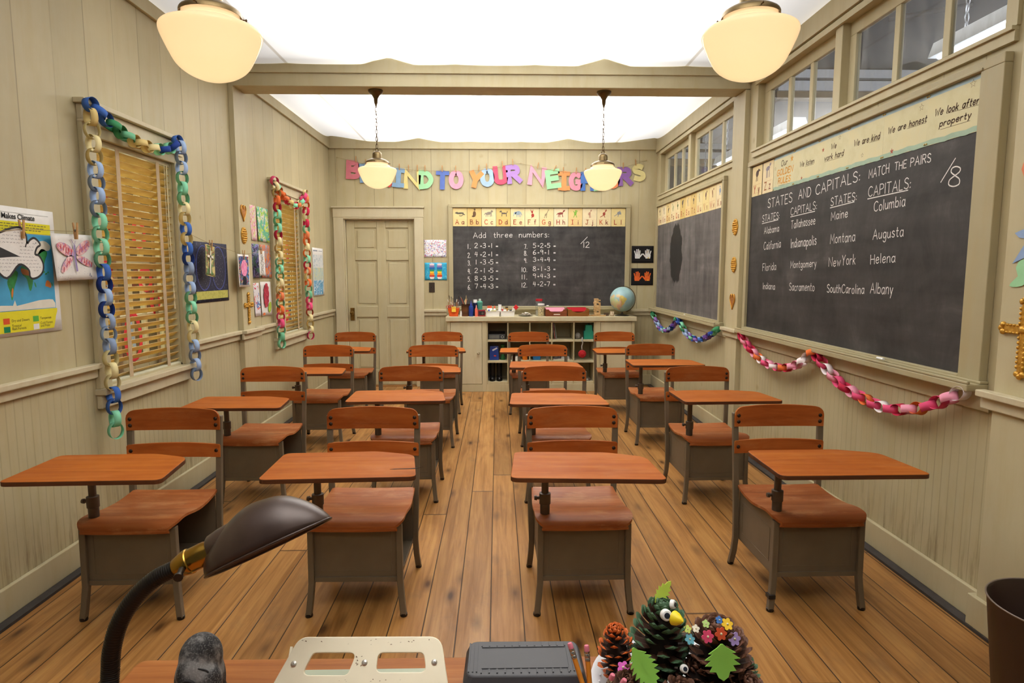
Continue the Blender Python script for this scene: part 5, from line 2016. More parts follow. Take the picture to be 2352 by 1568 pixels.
b = B()
outline([(2.62, 1.36), (2.65, 1.405), (2.68, 1.40), (2.675, 1.375), (2.655, 1.335), (2.642, 1.29), (2.634, 1.288), (2.63, 1.32)], 0.0018)
outline([(2.70, 1.42), (2.73, 1.43), (2.758, 1.41), (2.765, 1.37), (2.75, 1.325), (2.738, 1.325), (2.728, 1.37), (2.705, 1.39)], 0.0018)
outline([(2.80, 1.44), (2.83, 1.42), (2.845, 1.45), (2.862, 1.485), (2.83, 1.50), (2.80, 1.47)], 0.0018)
for e in ((2.775, 1.345, .004, .012), (2.832, 1.40, .008, .005), (2.845, 1.392, .007, .004), (2.858, 1.398, .005, .004), (2.878, 1.345, .003, .01), (2.44, 1.47, .05, .05), (2.50, 1.36, .03, .05)):
    b.face([Lp(*p) for p in ell(e[0], e[1], e[2], e[3], .3, 12)], 0.0018)
b.build('green_land', paint('map_green', '2f8a44', 0.6, var=.3, scale=60), o)
b = B()
outline([(2.835, 1.34), (2.845, 1.362), (2.86, 1.36), (2.872, 1.345), (2.868, 1.33), (2.85, 1.335)], 0.0019)
outline([(2.703, 1.415), (2.755, 1.40), (2.75, 1.385), (2.706, 1.392)], 0.0020)
b.face([Lp(*p) for p in ell(2.642, 1.315, .005, .02, -.2, 12)], 0.0020)
b.build('desert_land', paint('map_orange', 'c9742f', 0.6), o)
b = B()
P = [(2.52, 1.242), (2.53, 1.262), (2.58, 1.265), (2.64, 1.262), (2.652, 1.284), (2.66, 1.26), (2.72, 1.268), (2.79, 1.278), (2.85, 1.28), (2.875, 1.278), (2.888, 1.262), (2.889, 1.242)]
b.face([Lp(*p) for p in P], 0.0018)
b.build('polar_land', paper('map_polar', 'd5cfbf'), o)
b = B()
outline([(2.765, 1.50), (2.80, 1.525), (2.85, 1.535), (2.885, 1.515), (2.875, 1.495), (2.84, 1.49), (2.80, 1.475)], 0.0018)
b.build('polar_land', paper('map_polar', 'd5cfbf'), o)
for cl, y, z in (('5aa845', 2.762, 1.2), ('d8d6d2', 2.762, 1.166), ('d0552c', 2.598, 1.2), ('1f7a50', 2.598, 1.166)):
    b = B()
    b.face([(Lp(y, z)[0] + dx, Lp(y, z)[1] + dz) for dx, dz in ((-.017, -.012), (.017, -.012), (.017, .012), (-.017, .012))], 0.0019)
    b.build('legend_box', paper('legend_' + cl, cl), o)
M_print = paint('black_print', '22211f', 0.8)


def printed(body, size, M_local, parent, name='print', mat=None, bold=0.0, slant=0.0, ls=1.0, align='LEFT'):
    cu = bpy.data.curves.new('print', 'FONT')
    cu.body = body
    cu.size = size
    cu.offset = bold
    cu.shear = slant
    cu.space_line = ls
    cu.align_x = align
    ob = bpy.data.objects.new('print', cu)
    C.objects.link(ob)
    dg = bpy.context.evaluated_depsgraph_get()
    me = bpy.data.meshes.new_from_object(ob.evaluated_get(dg))
    bpy.data.objects.remove(ob)
    bpy.data.curves.remove(cu)
    r = mesh_obj(name, me, mat or M_print, parent)
    r.matrix_local = M_local
    return r


tl = lambda y, z, dz=0.002: Matrix.Translation((Lp(y, z)[0], Lp(y, z)[1], dz))
printed('Makes Climate', 0.031, tl(2.617, 1.618), o, 'poster_title', bold=0.0006)
printed('Dry and Desert', 0.0155, tl(2.625, 1.195), o, 'legend_print')
printed('Tropical\nRain Forests', 0.0155, tl(2.625, 1.174), o, 'legend_print', ls=0.8)
printed('Temperate', 0.0155, tl(2.787, 1.195), o, 'legend_print')
printed('Cold Forest\nand Polar', 0.0155, tl(2.787, 1.174), o, 'legend_print', ls=0.8)
b = B()
for k, z in enumerate((1.597, 1.586, 1.575)):
    y = 2.50
    while y < 2.86 - 0.02 * k:
        w = rnd.uniform(0.008, 0.022)
        b.strip([Lp(y, z), Lp(y + w, z)], 0.0028, 0.002)
        y += w + 0.005
b.strip([Lp(2.45, 1.643), Lp(2.885, 1.643)], 0.001, 0.002)
b.build('small_print', paint('grey_print', '4d4a3a', 0.8), o)

# string line with three things pegged to it, in front of the map and the near window frame
b = B()
b.tube([(XL + 0.05, 2.40, 1.535), (XL + 0.05, 2.655, 1.575), (XL + 0.05, 2.99, 1.585), (XL + 0.03, 3.19, 1.612)], 0.0013, 5)
b.cyl((XL, 3.195, 1.612), (XL + 0.04, 3.195, 1.612), 0.004, n=8)
tag(b.build('drying_line', M_twine), 'thin string nailed to the near window frame, holding the dove and butterfly', 'string')
b = B()
b.tube([(XL + 0.04, 4.03, 1.655), (XL + 0.055, 4.34, 1.592), (XL + 0.06, 4.90, 1.532), (XL + 0.055, 5.28, 1.57), (XL + 0.05, 5.655, 1.585)], 0.0013, 5)
tag(b.build('drying_line', M_twine), 'thin string between the two windows, holding small cards', 'string')

# dove: outline with handwriting lines
dv = thing('paper_dove', 'white cut-out paper dove with thick black outline pegged over the map', 'paper dove', M=LW(2.655, 1.48, 0.046))
dove = catmull([(-0.20, 0.045), (-0.12, 0.07), (-0.045, 0.095), (0.005, 0.10), (0.030, 0.075), (0.035, 0.04), (0.05, 0.052), (0.075, 0.062), (0.098, 0.05), (0.108, 0.034), (0.088, 0.022), (0.075, -0.005), (0.098, -0.012), (0.118, -0.045), (0.112, -0.078), (0.085, -0.10), (0.05, -0.108), (0.035, -0.098), (0.03, -0.07), (-0.02, -0.05), (-0.09, -0.105), (-0.15, -0.06), (-0.19, -0.02)], 4, True)
dove = [tuple(p) for p in dove]
b = B()
b.prism(dove, -0.0005, 0.0005)
b.build('sheet', M_whitepaper, dv)
b = B()
b.strip(dove + dove[:1], 0.009, 0.0009)
b.face([(-0.19, 0.03), (-0.12, 0.02), (-0.01, -0.018), (-0.06, -0.02), (-0.12, -0.025), (-0.19, -0.005)], 0.0008)
b.strip([(0.034, 0.045), (0.022, 0.022)], 0.006, 0.0009)
b.build('black_outline', paint('marker_black', '1a1719', 0.6), dv)
b = B()
for z in [0.08 - 0.014 * k for k in range(12)]:
    x = -0.16
    while x < 0.105:
        w = rnd.uniform(0.008, 0.02)
        mid = (x + w / 2, z + 0.003)

        def inside(p):
            c = False
            for i in range(len(dove)):
                a_, c_ = dove[i], dove[i - 1]
                if (a_[1] > p[1]) != (c_[1] > p[1]) and p[0] < (c_[0] - a_[0]) * (p[1] - a_[1]) / (c_[1] - a_[1]) + a_[0]:
                    c = not c
            return c
        if all(inside((mid[0] + dx, mid[1] + dy)) for dx in (-.016, .016) for dy in (-.006, .006)) and not (x < -0.02 and -0.03 < z < 0.03):
            b.strip([(x + w * q / 4, z + 0.0022 * math.sin(q * 2.3 + x * 90)) for q in range(5)], 0.0011, 0.0008)
        x += w + 0.006
b.face(ell(0.084, 0.042, 0.0026, 0.0026, 0, 10), 0.0009)
b.build('handwriting', paint('pencil_grey', '55525a', 0.8), dv)
clothespin(LW(2.663, 1.578, 0.05), 'wooden clothespin holding the paper dove', 1.05, 'clothespins on the left wall')

# butterfly drawing
bf = sheet('painting', 'white sheet with a red striped butterfly painting pegged left of the near window', 'painting', LW(2.994, 1.468, 0.034, 0.02), 0.278, 0.21, M_whitepaper, curl=0.012)
b = B()
for cx, cz, rx, rz, a in ((-0.062, 0.035, .06, .026, -.35), (0.062, 0.045, .06, .026, .5), (-0.06, -0.03, .055, .02, .75), (0.07, -0.02, .065, .018, -.35)):
    b.face(ell(cx, cz, rx, rz, a, 18), 0.0065)
b.build('wings', splat('butterfly_wings', 'd9a8a8', ['c86a72', 'e2c2c0', 'a88ab0'], 40, 0.55), bf)
b = B()
b.strip([(0.0, 0.055), (-0.002, 0.0), (0.006, -0.065)], 0.011, 0.007)
b.strip([(0.0, 0.055), (-0.012, 0.07), (-0.022, 0.082)], 0.003, 0.007)
b.strip([(0.0, 0.055), (0.008, 0.075)], 0.003, 0.007)
b.build('butterfly_body', paint('violet_paint', '8a78a8', 0.8), bf)
b = B()
for cx, cz, a, n_ in ((-0.062, 0.035, -.35, 5), (0.062, 0.045, .5, 6), (-0.065, -0.035, .75, 3), (0.075, -0.022, -.35, 5)):
    for k in range(n_):
        q = -0.045 + 0.09 * (k + .5) / n_
        p = (cx + q * math.cos(a), cz + q * math.sin(a))
        b.strip([(p[0], p[1] - 0.011), (p[0] + 0.005, p[1] + 0.011)], 0.005, 0.0072)
b.build('wing_stripes', paint('crimson_paint', 'b8404e', 0.8), bf)
b = B()
for k in range(60):
    x, z = rnd.uniform(-.13, .13), rnd.uniform(-.1, .09)
    if z < -0.03 or rnd.random() < .3:
        b.face(ell(x, z, .0013, .0013, 0, 6), 0.0068)
b.strip([(0.09, -0.088), (0.095, -0.075), (0.1, -0.09), (0.112, -0.09)], 0.003, 0.0075)
b.build('ink_dots', paint('blue_ink', '3a4a78', 0.8), bf)
clothespin(LW(2.992, 1.592, 0.052), 'wooden clothespin holding the butterfly painting', 1.05, 'clothespins on the left wall')

# star chart
so = sheet('star_chart', 'dark blue night sky chart with two round star maps right of the near window', 'poster', LW(4.47, 1.397, 0.003), 0.53, 0.41, splat('sky_chart', '2b2c40', ['4a4c66', '24253a'], 40, 0.58), curl=0.001)
for sx in (-0.115, 0.115):
    b = B()
    b.face(ell(sx, 0.03, 0.11, 0.15, 0, 36), 0.0014)
    e = ell(sx, 0.03, 0.11, 0.15, 0, 36)
    b.cm = 1
    b.strip(e + e[:1], 0.006, 0.0016)
    for k in range(70):
        a, r = rnd.uniform(0, 2 * PI), math.sqrt(rnd.random()) * .95
        b.cm = 2
        b.face(ell(sx + .11 * r * math.cos(a), .03 + .15 * r * math.sin(a), .0017, .0017, 0, 5), 0.0017)
    b.build('star_map', [paint('chart_night', '20213a', 0.6), paint('chart_ring', '4a55a0', 0.6), paint('chart_star', 'c8c8d0', 0.6)], so)
b = B()
b.box(-0.24, 0.25, -0.183, -0.128, 0.0012, 0.0016)
for k in range(7):
    b.box(-0.24 + 0.07 * k, -0.2395 + 0.07 * k, -0.183, -0.128, 0.0016, 0.0018)
b.build('key_strip', splat('chart_key', 'b8b45e', ['a8a452'], 50, .5), so)
cc = sheet('cross_card', 'small green and brown painted card with white cross, pegged over the star chart', 'painting', LW(4.335, 1.475, 0.055, -0.13), 0.128, 0.205, splat('camo_card', '6f8a5c', ['8a5a42', '9a6a50', '5a7a4a', 'c8b87a'], 22, .54), curl=0.01)
b = B()
b.box(-0.008, 0.008, -0.085, 0.09, 0.004, 0.007)
b.box(-0.045, 0.045, 0.02, 0.036, 0.004, 0.007)
b.build('white_cross', paper('cross', 'd8d0bc'), cc)
b = B()
b.strip([(-.063, -.101), (.063, -.101), (.063, .101), (-.063, .101), (-.063, -.101)], 0.004, 0.0045)
b.build('card_edge', paper('card_edge', 'cfc57e'), cc)
clothespin(LW(4.352, 1.582, 0.062), 'wooden clothespin holding the card with the white cross', 1.0, 'clothespins on the left wall')

fc = sheet('flower_painting', 'pink flower painting on a multicoloured ground, pegged in front of the left pilaster', 'painting', LW(4.885, 1.41, 0.062, -0.01), 0.205, 0.245, M_whitepaper, curl=0.006)
b = B()
b.box(-0.088, 0.088, -0.108, 0.108, 0.002, 0.004)
b.build('painted_ground', splat('confetti_ground', '37507a', ['c84a5a', '3f8a6a', 'e0c04a', '5a3f86', '2a2a3a', '3a7ac0'], 45, .56), fc)
b = B()
b.face([(x * (1 + .06 * math.sin(9 * k)), y) for k, (x, y) in enumerate(ell(0, 0.02, 0.058, 0.062, 0, 28))], 0.0052)
b.build('flower_head', splat('pink_flower', 'e08aac', ['d86a98', 'eaa0bc'], 40, .55), fc)
b = B()
b.prism([(-.03, -.105), (.03, -.105), (.032, -.055), (.012, -.04), (-.012, -.04), (-.032, -.055)], .004, .005)
b.build('flower_vase', paper('vase_black', '26232a'), fc)
clothespin(LW(4.885, 1.535, 0.068), 'wooden clothespin holding the pink flower painting', 0.9, 'clothespins on the left wall')
sk = sheet('sketch', 'narrow white card with black line sketch, pegged over the far paintings', 'drawing', LW(5.285, 1.472, 0.055), 0.125, 0.205, M_whitepaper, curl=0.004)
b = B()
for k in range(9):
    x = rnd.uniform(-.04, .04)
    b.strip([tuple(p) for p in catmull([(x, .08 - .018 * k), (x + .02, .07 - .018 * k), (x - .01, .055 - .018 * k), (x + .015, .045 - .018 * k)], 4)], .003, .004)
b.build('ink_lines', paint('marker_black', '1a1719', 0.6), sk)
clothespin(LW(5.262, 1.583, 0.062), 'wooden clothespin holding the black line sketch', 0.9, 'clothespins on the left wall')

# the six finger paintings
PT = [('pink and magenta dabbed painting, top left of the six by the far window', 5.262, 1.798, .115, .285, 'd9cfd0', ['d86a9a', 'c8508a', 'e6a0b8', 'c8d07a'], (6, 2.2, 1)),
      ('green and teal blotch painting, top right of the six by the far window', 5.478, 1.798, .25, .285, 'd6cfc2', ['8fc04a', '4aa0a8', 'b8cc5a', '6ab08a'], (1, 1, 1)),
      ('dark purple and grey painting, middle left of the six, half under a sketch', 5.285, 1.49, .165, .28, '8a86b0', ['4a4058', '6a62a8', '3a3446', '5a7a6a'], (1, 1, 1)),
      ('orange, red and blue streaked painting, middle right of the six', 5.505, 1.49, .225, .28, 'c88a5c', ['d05a30', 'b84a3a', '5a7a98', 'd07a3a', '8a98a8'], (3, 1, 1)),
      ('white sheet with small red and blue dabs, lower left of the six', 5.272, 1.172, .115, .275, 'd6d0d2', ['c84a5a', '4a6aa8', '8ab0d0', 'd8705a'], (1, 1, 1)),
      ('white sheet with a crimson patch and green corner, lower right of the six', 5.478, 1.172, .235, .29, 'd8d2cc', [], (1, 1, 1))]
for i, (lb, y, z, w, h, bs, cs, stv) in enumerate(PT):
    o = sheet('painting', lb, 'painting', LW(y, z, 0.004 + 0.0015 * (i % 2), rnd.uniform(-.02, .02)), w, h, splat('finger_paint_%d' % i, bs, cs, 16, 0.53 if i != 4 else 0.60, stretch=stv), curl=0.01, group='children paintings beside the far window')
    if i == 5:
        b = B()
        b.face([(x + .008 * math.sin(k * 2.7), y_) for k, (x, y_) in enumerate(ell(-.005, .03, .06, .105, -.08, 26))], .008)
        b.build('crimson_patch', splat('crimson_patch', 'a83040', ['8a2434', 'c04a58'], 30, .55), o)
        b = B()
        b.face(ell(.07, -.075, .035, .05, -.5, 16), .0075)
        b.build('green_patch', splat('lime_patch', 'a8bc4a', ['8aa83a'], 30, .55), o)
        b = B()
        b.face(ell(-.07, -.128, .03, .012, 0, 12), .0075)
        b.build('orange_patch', paint('orange_dab', 'd8703a', .8), o)
sp = sheet('poster', 'small white poster with blue line drawings between the far window and door', 'poster', LW(7.11, 1.398, 0.004), 0.42, 0.53, M_whitepaper, curl=0.003)
b = B()
b.box(-.19, .19, -.25, -.09, .0015, .0018)
b.build('blue_block', splat('poster_blue', '6aa0c0', ['8ab8d0', 'd6dcdc', '4a86a8'], 22, .55), sp)
b = B()
b.box(-.19, .19, -.085, .05, .0015, .0018)
b.build('middle_block', splat('poster_mid', 'b8c4b4', ['a0b8c0', 'c8c49a'], 22, .55), sp)
b = B()
b.box(-.19, .19, .06, .19, .0015, .0018)
b.build('top_block', splat('poster_top', 'd0d2d0', ['b0bcc4', '9aaab4'], 30, .58), sp)
b = B()
b.strip([(-.18, .235), (-.02, .235)], .014, .0018)
b.strip([(.02, .235), (.16, .235)], .006, .0018)
b.build('heading_bar', paint('heading_grey', '8a8f98', .8), sp)

# ================================================================== GOLD RELIEF ORNAMENTS
t = NT('gold_foil')
t.set(Base_Color=t.ramp(t.noise(t.obj(), 60, 3), [(.3, lin('b8862c')), (.7, lin('dcab4a'))]), Roughness=0.34, Metallic=0.55)
t.bump(t.noise(t.obj(), 90, 3), 0.5, 0.004)
M_gold = t.m
t = NT('copper_foil')
t.set(Base_Color=t.ramp(t.noise(t.obj(), 60, 3), [(.3, lin('a86a34')), (.7, lin('c88a4c'))]), Roughness=0.38, Metallic=0.45)
t.bump(t.noise(t.obj(), 70, 3), 0.5, 0.003)
M_copper = t.m


def heart(label, M, s, group):
    o = thing('heart_ornament', label, 'ornament', M=M, group=group)
    P = []
    for k in range(40):
        a = 2 * PI * k / 40
        P.append((s * math.sin(a) ** 3 * .5, s * (13 * math.cos(a) - 5 * math.cos(2 * a) - 2 * math.cos(3 * a) - math.cos(4 * a)) / 26 * 1.15))
    b = B()
    b.prism(P, 0, 0.006)
    b.build('heart', M_copper, o, bevel=0.002)
    b = B()
    b.tube([(x * .93, y * .93, .007) for x, y in P], .004, 6, closed=True)
    b.build('rim_bead', M_gold, o)


def shell(label, M, s, group):
    o = thing('scallop_ornament', label, 'ornament', M=M, group=group)
    P = [(x * (1 + .05 * math.cos(9 * a)), y) for (x, y), a in zip(ell(0, 0, s * .5, s * .62, 0, 40), [2 * PI * k / 40 for k in range(40)])]
    P = [(x * (1 - .25 * max(0, -y / s)), y) for x, y in P]
    b = B()
    b.prism(P, 0, .008)
    b.build('medallion', M_gold, o, bevel=.002)
    b = B()
    for j in range(7):
        for i in range(6):
            x, y = (i - 2.5 + .5 * (j % 2)) * s * .155, (j - 3) * s * .16
            if (x / (s * .43)) ** 2 + (y / (s * .53)) ** 2 < 1:
                b.ball((x, y, .008), (s * .07, s * .075, .006), 8, 5)
    b.build('beads', M_gold, o)


def cross(label, M, h, w, group=None):
    o = thing('cross_ornament', label, 'cross', M=M, group=group)
    b = B()
    for s_ in ([(0, h * .5), (0, -h * .5)], [(-w * .5, h * .12), (w * .5, h * .12)]):
        b.strip(s_, h * .10, 0, .010)
    b.build('cross_bar', M_gold, o, bevel=.003)
    for (x, y) in ((0, h * .5), (0, -h * .5), (-w * .5, h * .12), (w * .5, h * .12)):
        b = B()
        for k in range(3):
            a = math.atan2(y - h * .12, x) + (k - 1) * 1.15
            b.ball((x + h * .055 * math.cos(a), y + h * .055 * math.sin(a), .007), (h * .048, h * .048, .009), 10, 6)
        b.build('trefoil', M_gold, o)
    b = B()
    for sg in (-1, 1):
        for k in range(13):
            y = -h * .42 + h * .84 * k / 12
            if abs(y - h * .12) > h * .06:
                b.ball((sg * h * .055, y, .008), (h * .022, h * .03, .007), 8, 5)
        for k in range(4):
            for q in (-1, 1):
                b.ball((q * (h * .09 + (w * .5 - h * .09) * k / 4), h * .12 + sg * h * .055, .008), (h * .028, h * .02, .007), 8, 5)
    b.ball((0, h * .12, .01), (h * .06, h * .06, .01), 12, 6)
    b.build('bead_edge', M_gold, o)


heart('copper heart ornament at the top of the left pilaster', LW(4.98, 1.86, 0.038), .1, 'ornaments on the left pilaster')
shell('gold scallop ornament on the left pilaster below the heart', LW(4.975, 1.68, 0.038), .105, 'ornaments on the left pilaster')
cross('gold beaded cross low on the left pilaster', LW(5.0, 1.118, 0.038), .21, .135)
shell('gold scallop ornament, upper one on the right pilaster', RW(-5.0, 1.752, 0.038), .105, 'ornaments on the right pilaster')
shell('gold scallop ornament, lower one on the right pilaster', RW(-5.0, 1.458, 0.038), .1, 'ornaments on the right pilaster')
heart('copper heart ornament low on the right pilaster', RW(-5.0, 1.175, 0.038), .1, 'ornaments on the right pilaster')
cross('large ornate gold cross at the right edge of the picture', RW(-2.19, 1.165, 0.042), .25, .17)


def bird_cut(label, u, z, col, pts):
    o = thing('paper_cutout', label, 'paper shape', M=RW(u, z, 0.043), group='paper cut-outs at the right edge')
    b = B()
    b.prism([tuple(p) for p in pts], 0, .0012)
    b.build('sheet', paper('cut_' + col, col), o)


bird_cut('pale blue forked paper cut-out on the wall at the right edge', -2.165, 1.505, '8fa8cc', [(-.105, .035), (-.07, .046), (.06, .04), (.09, .0), (.06, -.05), (-.03, -.045), (-.105, -.075), (-.06, -.01), (-.03, .008), (-.085, .018)])
bird_cut('mint green paper cut-out just below the blue one at the right edge', -2.19, 1.405, '9cd0a0', catmull([(-.062, .01), (-.045, .036), (.02, .045), (.08, .03), (.08, -.03), (.03, -.02), (-.03, -.055), (-.085, -.055), (-.05, -.02)], 3))
bird_cut('coral paper cut-out high on the wall at the right edge', -2.19, 1.765, 'e08a6a', catmull([(-.075, .0), (-.06, .03), (.0, .04), (.06, .02), (.06, -.03), (-.02, -.04), (-.06, -.03)], 3))
# ================================================================== STORAGE UNITS ALONG THE BACK WALL
CY0, CY1, CT = 7.32, 7.675, 0.83
M_cab = cream('cream_cabinet', base='c2b794')
M_cabtop = cream('cream_counter', base='c8bd9c')
M_cabin = cream('cream_cubby_inside', base='b2a683')


def cupboard(label, x0, x1, d0, d1, knob_x):
    o = thing('cupboard', label, 'cupboard', (x0, CY0, 0))
    w = x1 - x0
    b = B()
    dp = CY1 - CY0
    b.box(0, 0.012, 0, dp, 0, CT)
    b.box(w - 0.012, w, 0, dp, 0, CT)
    b.box(0.012, w - 0.012, dp - 0.01, dp, 0, CT)
    b.box(0.012, w - 0.012, 0, dp, 0.0, 0.02)
    b.box(0, d0 - x0 - 0.002, -0.004, 0.012, 0, CT)
    b.box(d1 - x0 + 0.002, w, -0.004, 0.012, 0, CT)
    b.box(d0 - x0 - 0.002, d1 - x0 + 0.002, -0.004, 0.012, 0, 0.088)
    b.box(d0 - x0 - 0.002, d1 - x0 + 0.002, -0.004, 0.012, 0.82, CT)
    b.build('carcass', M_cab, o, bevel=0.002)
    b = B()
    b.box(d0 - x0 + 0.001, d1 - x0 - 0.001, -0.006, 0.010, 0.092, 0.817)
    dd = b.build('cupboard_door', M_cabtop, o, bevel=0.002)
    b = B()
    b.lathe([(0.006, 0.006), (0.006, 0.016), (0.014, 0.022), (0.017, 0.030), (0.012, 0.037), (0.0, 0.039)], 16, '-y', (knob_x - x0, 0.0, 0.46))
    b.build('knob', paint('pale_knob', 'b5a68a', 0.35), dd)
    b = B()
    hx = (d0 if knob_x > (d0 + d1) / 2 else d1) - x0
    for z in (0.2, 0.68):
        b.cyl((hx, -0.008, z - 0.025), (hx, -0.008, z + 0.025), 0.004, n=8)
    b.build('hinges', paint('old_hinge', '6d5a3c', 0.5, metal=0.6), dd)


cupboard('cream cupboard with one door and knob at the left end of the back counter', -0.585, -0.129, -0.547, -0.182, -0.223)
cupboard('cream cupboard with one door at the right end of the back counter', 1.142, 1.604, 1.206, 1.567, 1.235)
cb = thing('cubby_shelf', 'cream open shelf unit of fifteen cubbyholes under the back counter', 'shelf unit', (-0.129, CY0, 0))
W_, DP = 1.271, CY1 - CY0
b = B()
b.box(0, W_, DP - 0.01, DP, 0, CT)
b.build('back_panel', M_cabin, cb)
b = B()
b.box(0, W_, -0.004, 0.014, 0, 0.09)
b.build('plinth', M_cab, cb, bevel=0.002)
for z0, z1 in ((0.09, 0.116), (0.341, 0.366), (0.588, 0.613), (0.812, CT)):
    b = B()
    b.box(0, W_, 0, DP - 0.01, z0, z1)
    b.build('shelf', M_cab, cb, bevel=0.002)
dv_x = (0.0075, 0.250, 0.507, 0.764, 1.023, 1.264)
for x in dv_x:
    b = B()
    b.box(x - 0.007, x + 0.007, -0.002, DP - 0.01, 0.09, CT)
    b.build('divider', M_cabin, cb, bevel=0.001)
ct = B()
ct.box(-0.601, 1.624, CY0 - 0.03, CY1, CT, 0.884)
o = ct.build('countertop', M_cabtop, None, bevel=0.005)
tag(o, 'thick cream painted countertop running over the cupboards below the back chalkboard', 'countertop')


def X(px, y=7.40):
    return (px - 1142) * 0.00509 * y / 7.30


S = 0.00509 * 7.4 / 7.3
Y0 = 7.37
ZC = 0.884


def rodbunch(b, cx, cy, z0, n, r, cols, spread, lmin, lmax, lean=0.3):
    for i in range(n):
        a = rnd.uniform(0, 2 * PI)
        q = math.sqrt(rnd.random()) * spread
        ln = rnd.uniform(lmin, lmax)
        dx, dy = math.cos(a) * lean * rnd.uniform(.2, 1), math.sin(a) * lean * .4
        p = (cx + q * math.cos(a), cy + q * math.sin(a) * .7, z0)
        e = (p[0] + dx * ln, p[1] + dy * ln, z0 + ln)
        b.cm = rnd.randrange(cols)
        b.cyl(p, e, r, r * .8, 6)


# ---- brushes in an orange tub
o = thing('paint_tub', 'square orange plastic tub at the left end of the counter', 'tub', (X(1043), Y0 + .03, ZC))
b = B()
b.add([(-.048, -.04, 0), (.048, -.04, 0), (.048, .04, 0), (-.048, .04, 0), (-.068, -.055, .098), (.068, -.055, .098), (.068, .055, .098), (-.068, .055, .098), (-.063, -.05, .098), (.063, -.05, .098), (.063, .05, .098), (-.063, .05, .098), (-.045, -.036, .006), (.045, -.036, .006), (.045, .036, .006), (-.045, .036, .006)],
      [(0, 3, 2, 1), (0, 1, 5, 4), (1, 2, 6, 5), (2, 3, 7, 6), (3, 0, 4, 7), (4, 5, 9, 8), (5, 6, 10, 9), (6, 7, 11, 10), (7, 4, 8, 11), (8, 9, 13, 12), (9, 10, 14, 13), (10, 11, 15, 14), (11, 8, 12, 15), (12, 13, 14, 15)])
b.build('tub_body', paint('orange_plastic', 'e0581c', 0.35, var=.05), o, bevel=.003)
BR = [('b5763a', 'ddd6c8', .0022), ('7a4a2a', '3a2a1e', .0022), ('c8a45a', 'e6e0d2', .0026), ('5a3a5a', '2a2230', .002), ('a03a2a', 'd8cdb8', .0024), ('8a6a4a', '5a4a3a', .002), ('d8d0c0', 'b8a890', .002)]
nm = ['light brown', 'dark brown', 'yellow', 'purple', 'red', 'grey brown', 'white']
for i in range(11):
    k = i % 7
    c1_, c2_, r = BR[k]
    a = (i - 5) / 5
    ln = (.19, .235, .16, .22, .14, .205, .15)[k]
    br = thing('paintbrush', '%s handled paintbrush standing in the orange tub' % nm[k], 'paintbrush', (X(1043) + .03 * a, Y0 + .03 + .018 * math.sin(i * 2.1), ZC + .012), (0.1 * math.sin(i * 3.3), .22 * a + .05 * math.sin(i), 0), 'paintbrushes in the orange tub')
    b = B()
    b.cyl((0, 0, 0), (0, 0, ln * .82), r, r * 1.3, 7)
    b.build('brush_handle', paint('brush_' + c1_, c1_, .5), br)
    b = B()
    b.lathe([(r * 1.3, ln * .82), (r * 1.5, ln * .88), (r * 2.0, ln * .93), (r * 1.6, ln * .98), (0, ln)], 8)
    b.build('bristles', paint('brush_' + c2_, c2_, .8), br)
sq = B()
sq.cbox((0, 0, .0), (.048, .02, .06))
tag(sq.build('sponge', paint('yellow_sponge', 'e0b93c', .9, bump=.4), None, (X(1043.5), Y0 - .016, ZC + .083), (-.15, 0, 0)), 'yellow square sponge on a stick leaning at the front of the orange tub', 'sponge')
for k, (px_, rt) in enumerate(((1033, -.35), (1036, .2))):
    b = B()
    for s_ in (-1, 1):
        P = [(s_ * .012 + .012 * math.cos(a), 0, .1 + .015 * math.sin(a)) for a in [2 * PI * q / 12 for q in range(12)]]
        b.tube(P, .003, 6, closed=True)
        b.cyl((s_ * .008, 0, .086), (-s_ * .002, 0, .0), .002, n=6)
    tag(b.build('scissors', paint('scissor_red', 'c02a2c', .4), None, (X(px_), Y0 + .0 + .02 * k, ZC + .012), (0.02, rt * .3, 0)), 'red handled scissors in the orange tub, %s pair' % ('left' if k == 0 else 'right'), 'scissors', 'scissors in the orange tub')


def bottle(name, label, px_, y, prof, mats, n=16, cuts=None, cat='bottle', group=None):
    """prof split at the given indices into body / cap / nozzle parts"""
    o = thing(name, label, cat, (X(px_, y), y, ZC), group=group)
    st = 0
    for (pn, end), m in zip(cuts, mats):
        b = B()
        b.lathe(prof[st:end + 1], n, crease=35)
        b.build(pn, m, o)
        st = end
    return o


white_pl = paint('white_plastic', 'e8e6e0', .4, var=.03)
bottle('glue_bottle', 'tiny white bottle between the orange tub and brown mug', 1059, Y0, [(0, 0), (.011, 0), (.011, .042), (.006, .048), (.006, .05), (.008, .05), (.008, .066), (0, .067)], [white_pl, paint('cap_white', 'f2f0ea', .4)], cuts=[('bottle_body', 4), ('cap', 7)])
# brown mug with pencils
o = thing('pencil_mug', 'dark brown ceramic mug holding brushes and pencils on the back counter', 'mug', (X(1069.5), Y0 + .03, ZC))
b = B()
b.lathe([(0, 0), (.043, 0), (.047, .004), (.046, .05), (.050, .12), (.052, .142), (.049, .142), (.044, .05), (.043, .01), (0, .008)], 24)
t = NT('brown_glaze')
sp_ = t.n('ShaderNodeSeparateXYZ')
t.l(t.obj(), sp_.inputs[0])
t.set(Base_Color=t.ramp(t.math('ADD', sp_.outputs[2], t.math('MULTIPLY', t.noise(t.obj(), 30, 3), .03)), [(0.02, lin('6a4026')), (.05, lin('4a2c1a')), (.09, lin('6e472a')), (.14, lin('3c2416'))]), Roughness=.3)
b.build('mug_body', t.m, o)
PCc = ['b84a2a', 'd8c27a', 'c8a070', 'a8aa9a', 'e0a040', 'b03a34', '6a7a4a', 'd4d0c4']
pn = ['red brown', 'long yellow', 'tan', 'grey', 'orange', 'red', 'olive', 'white']
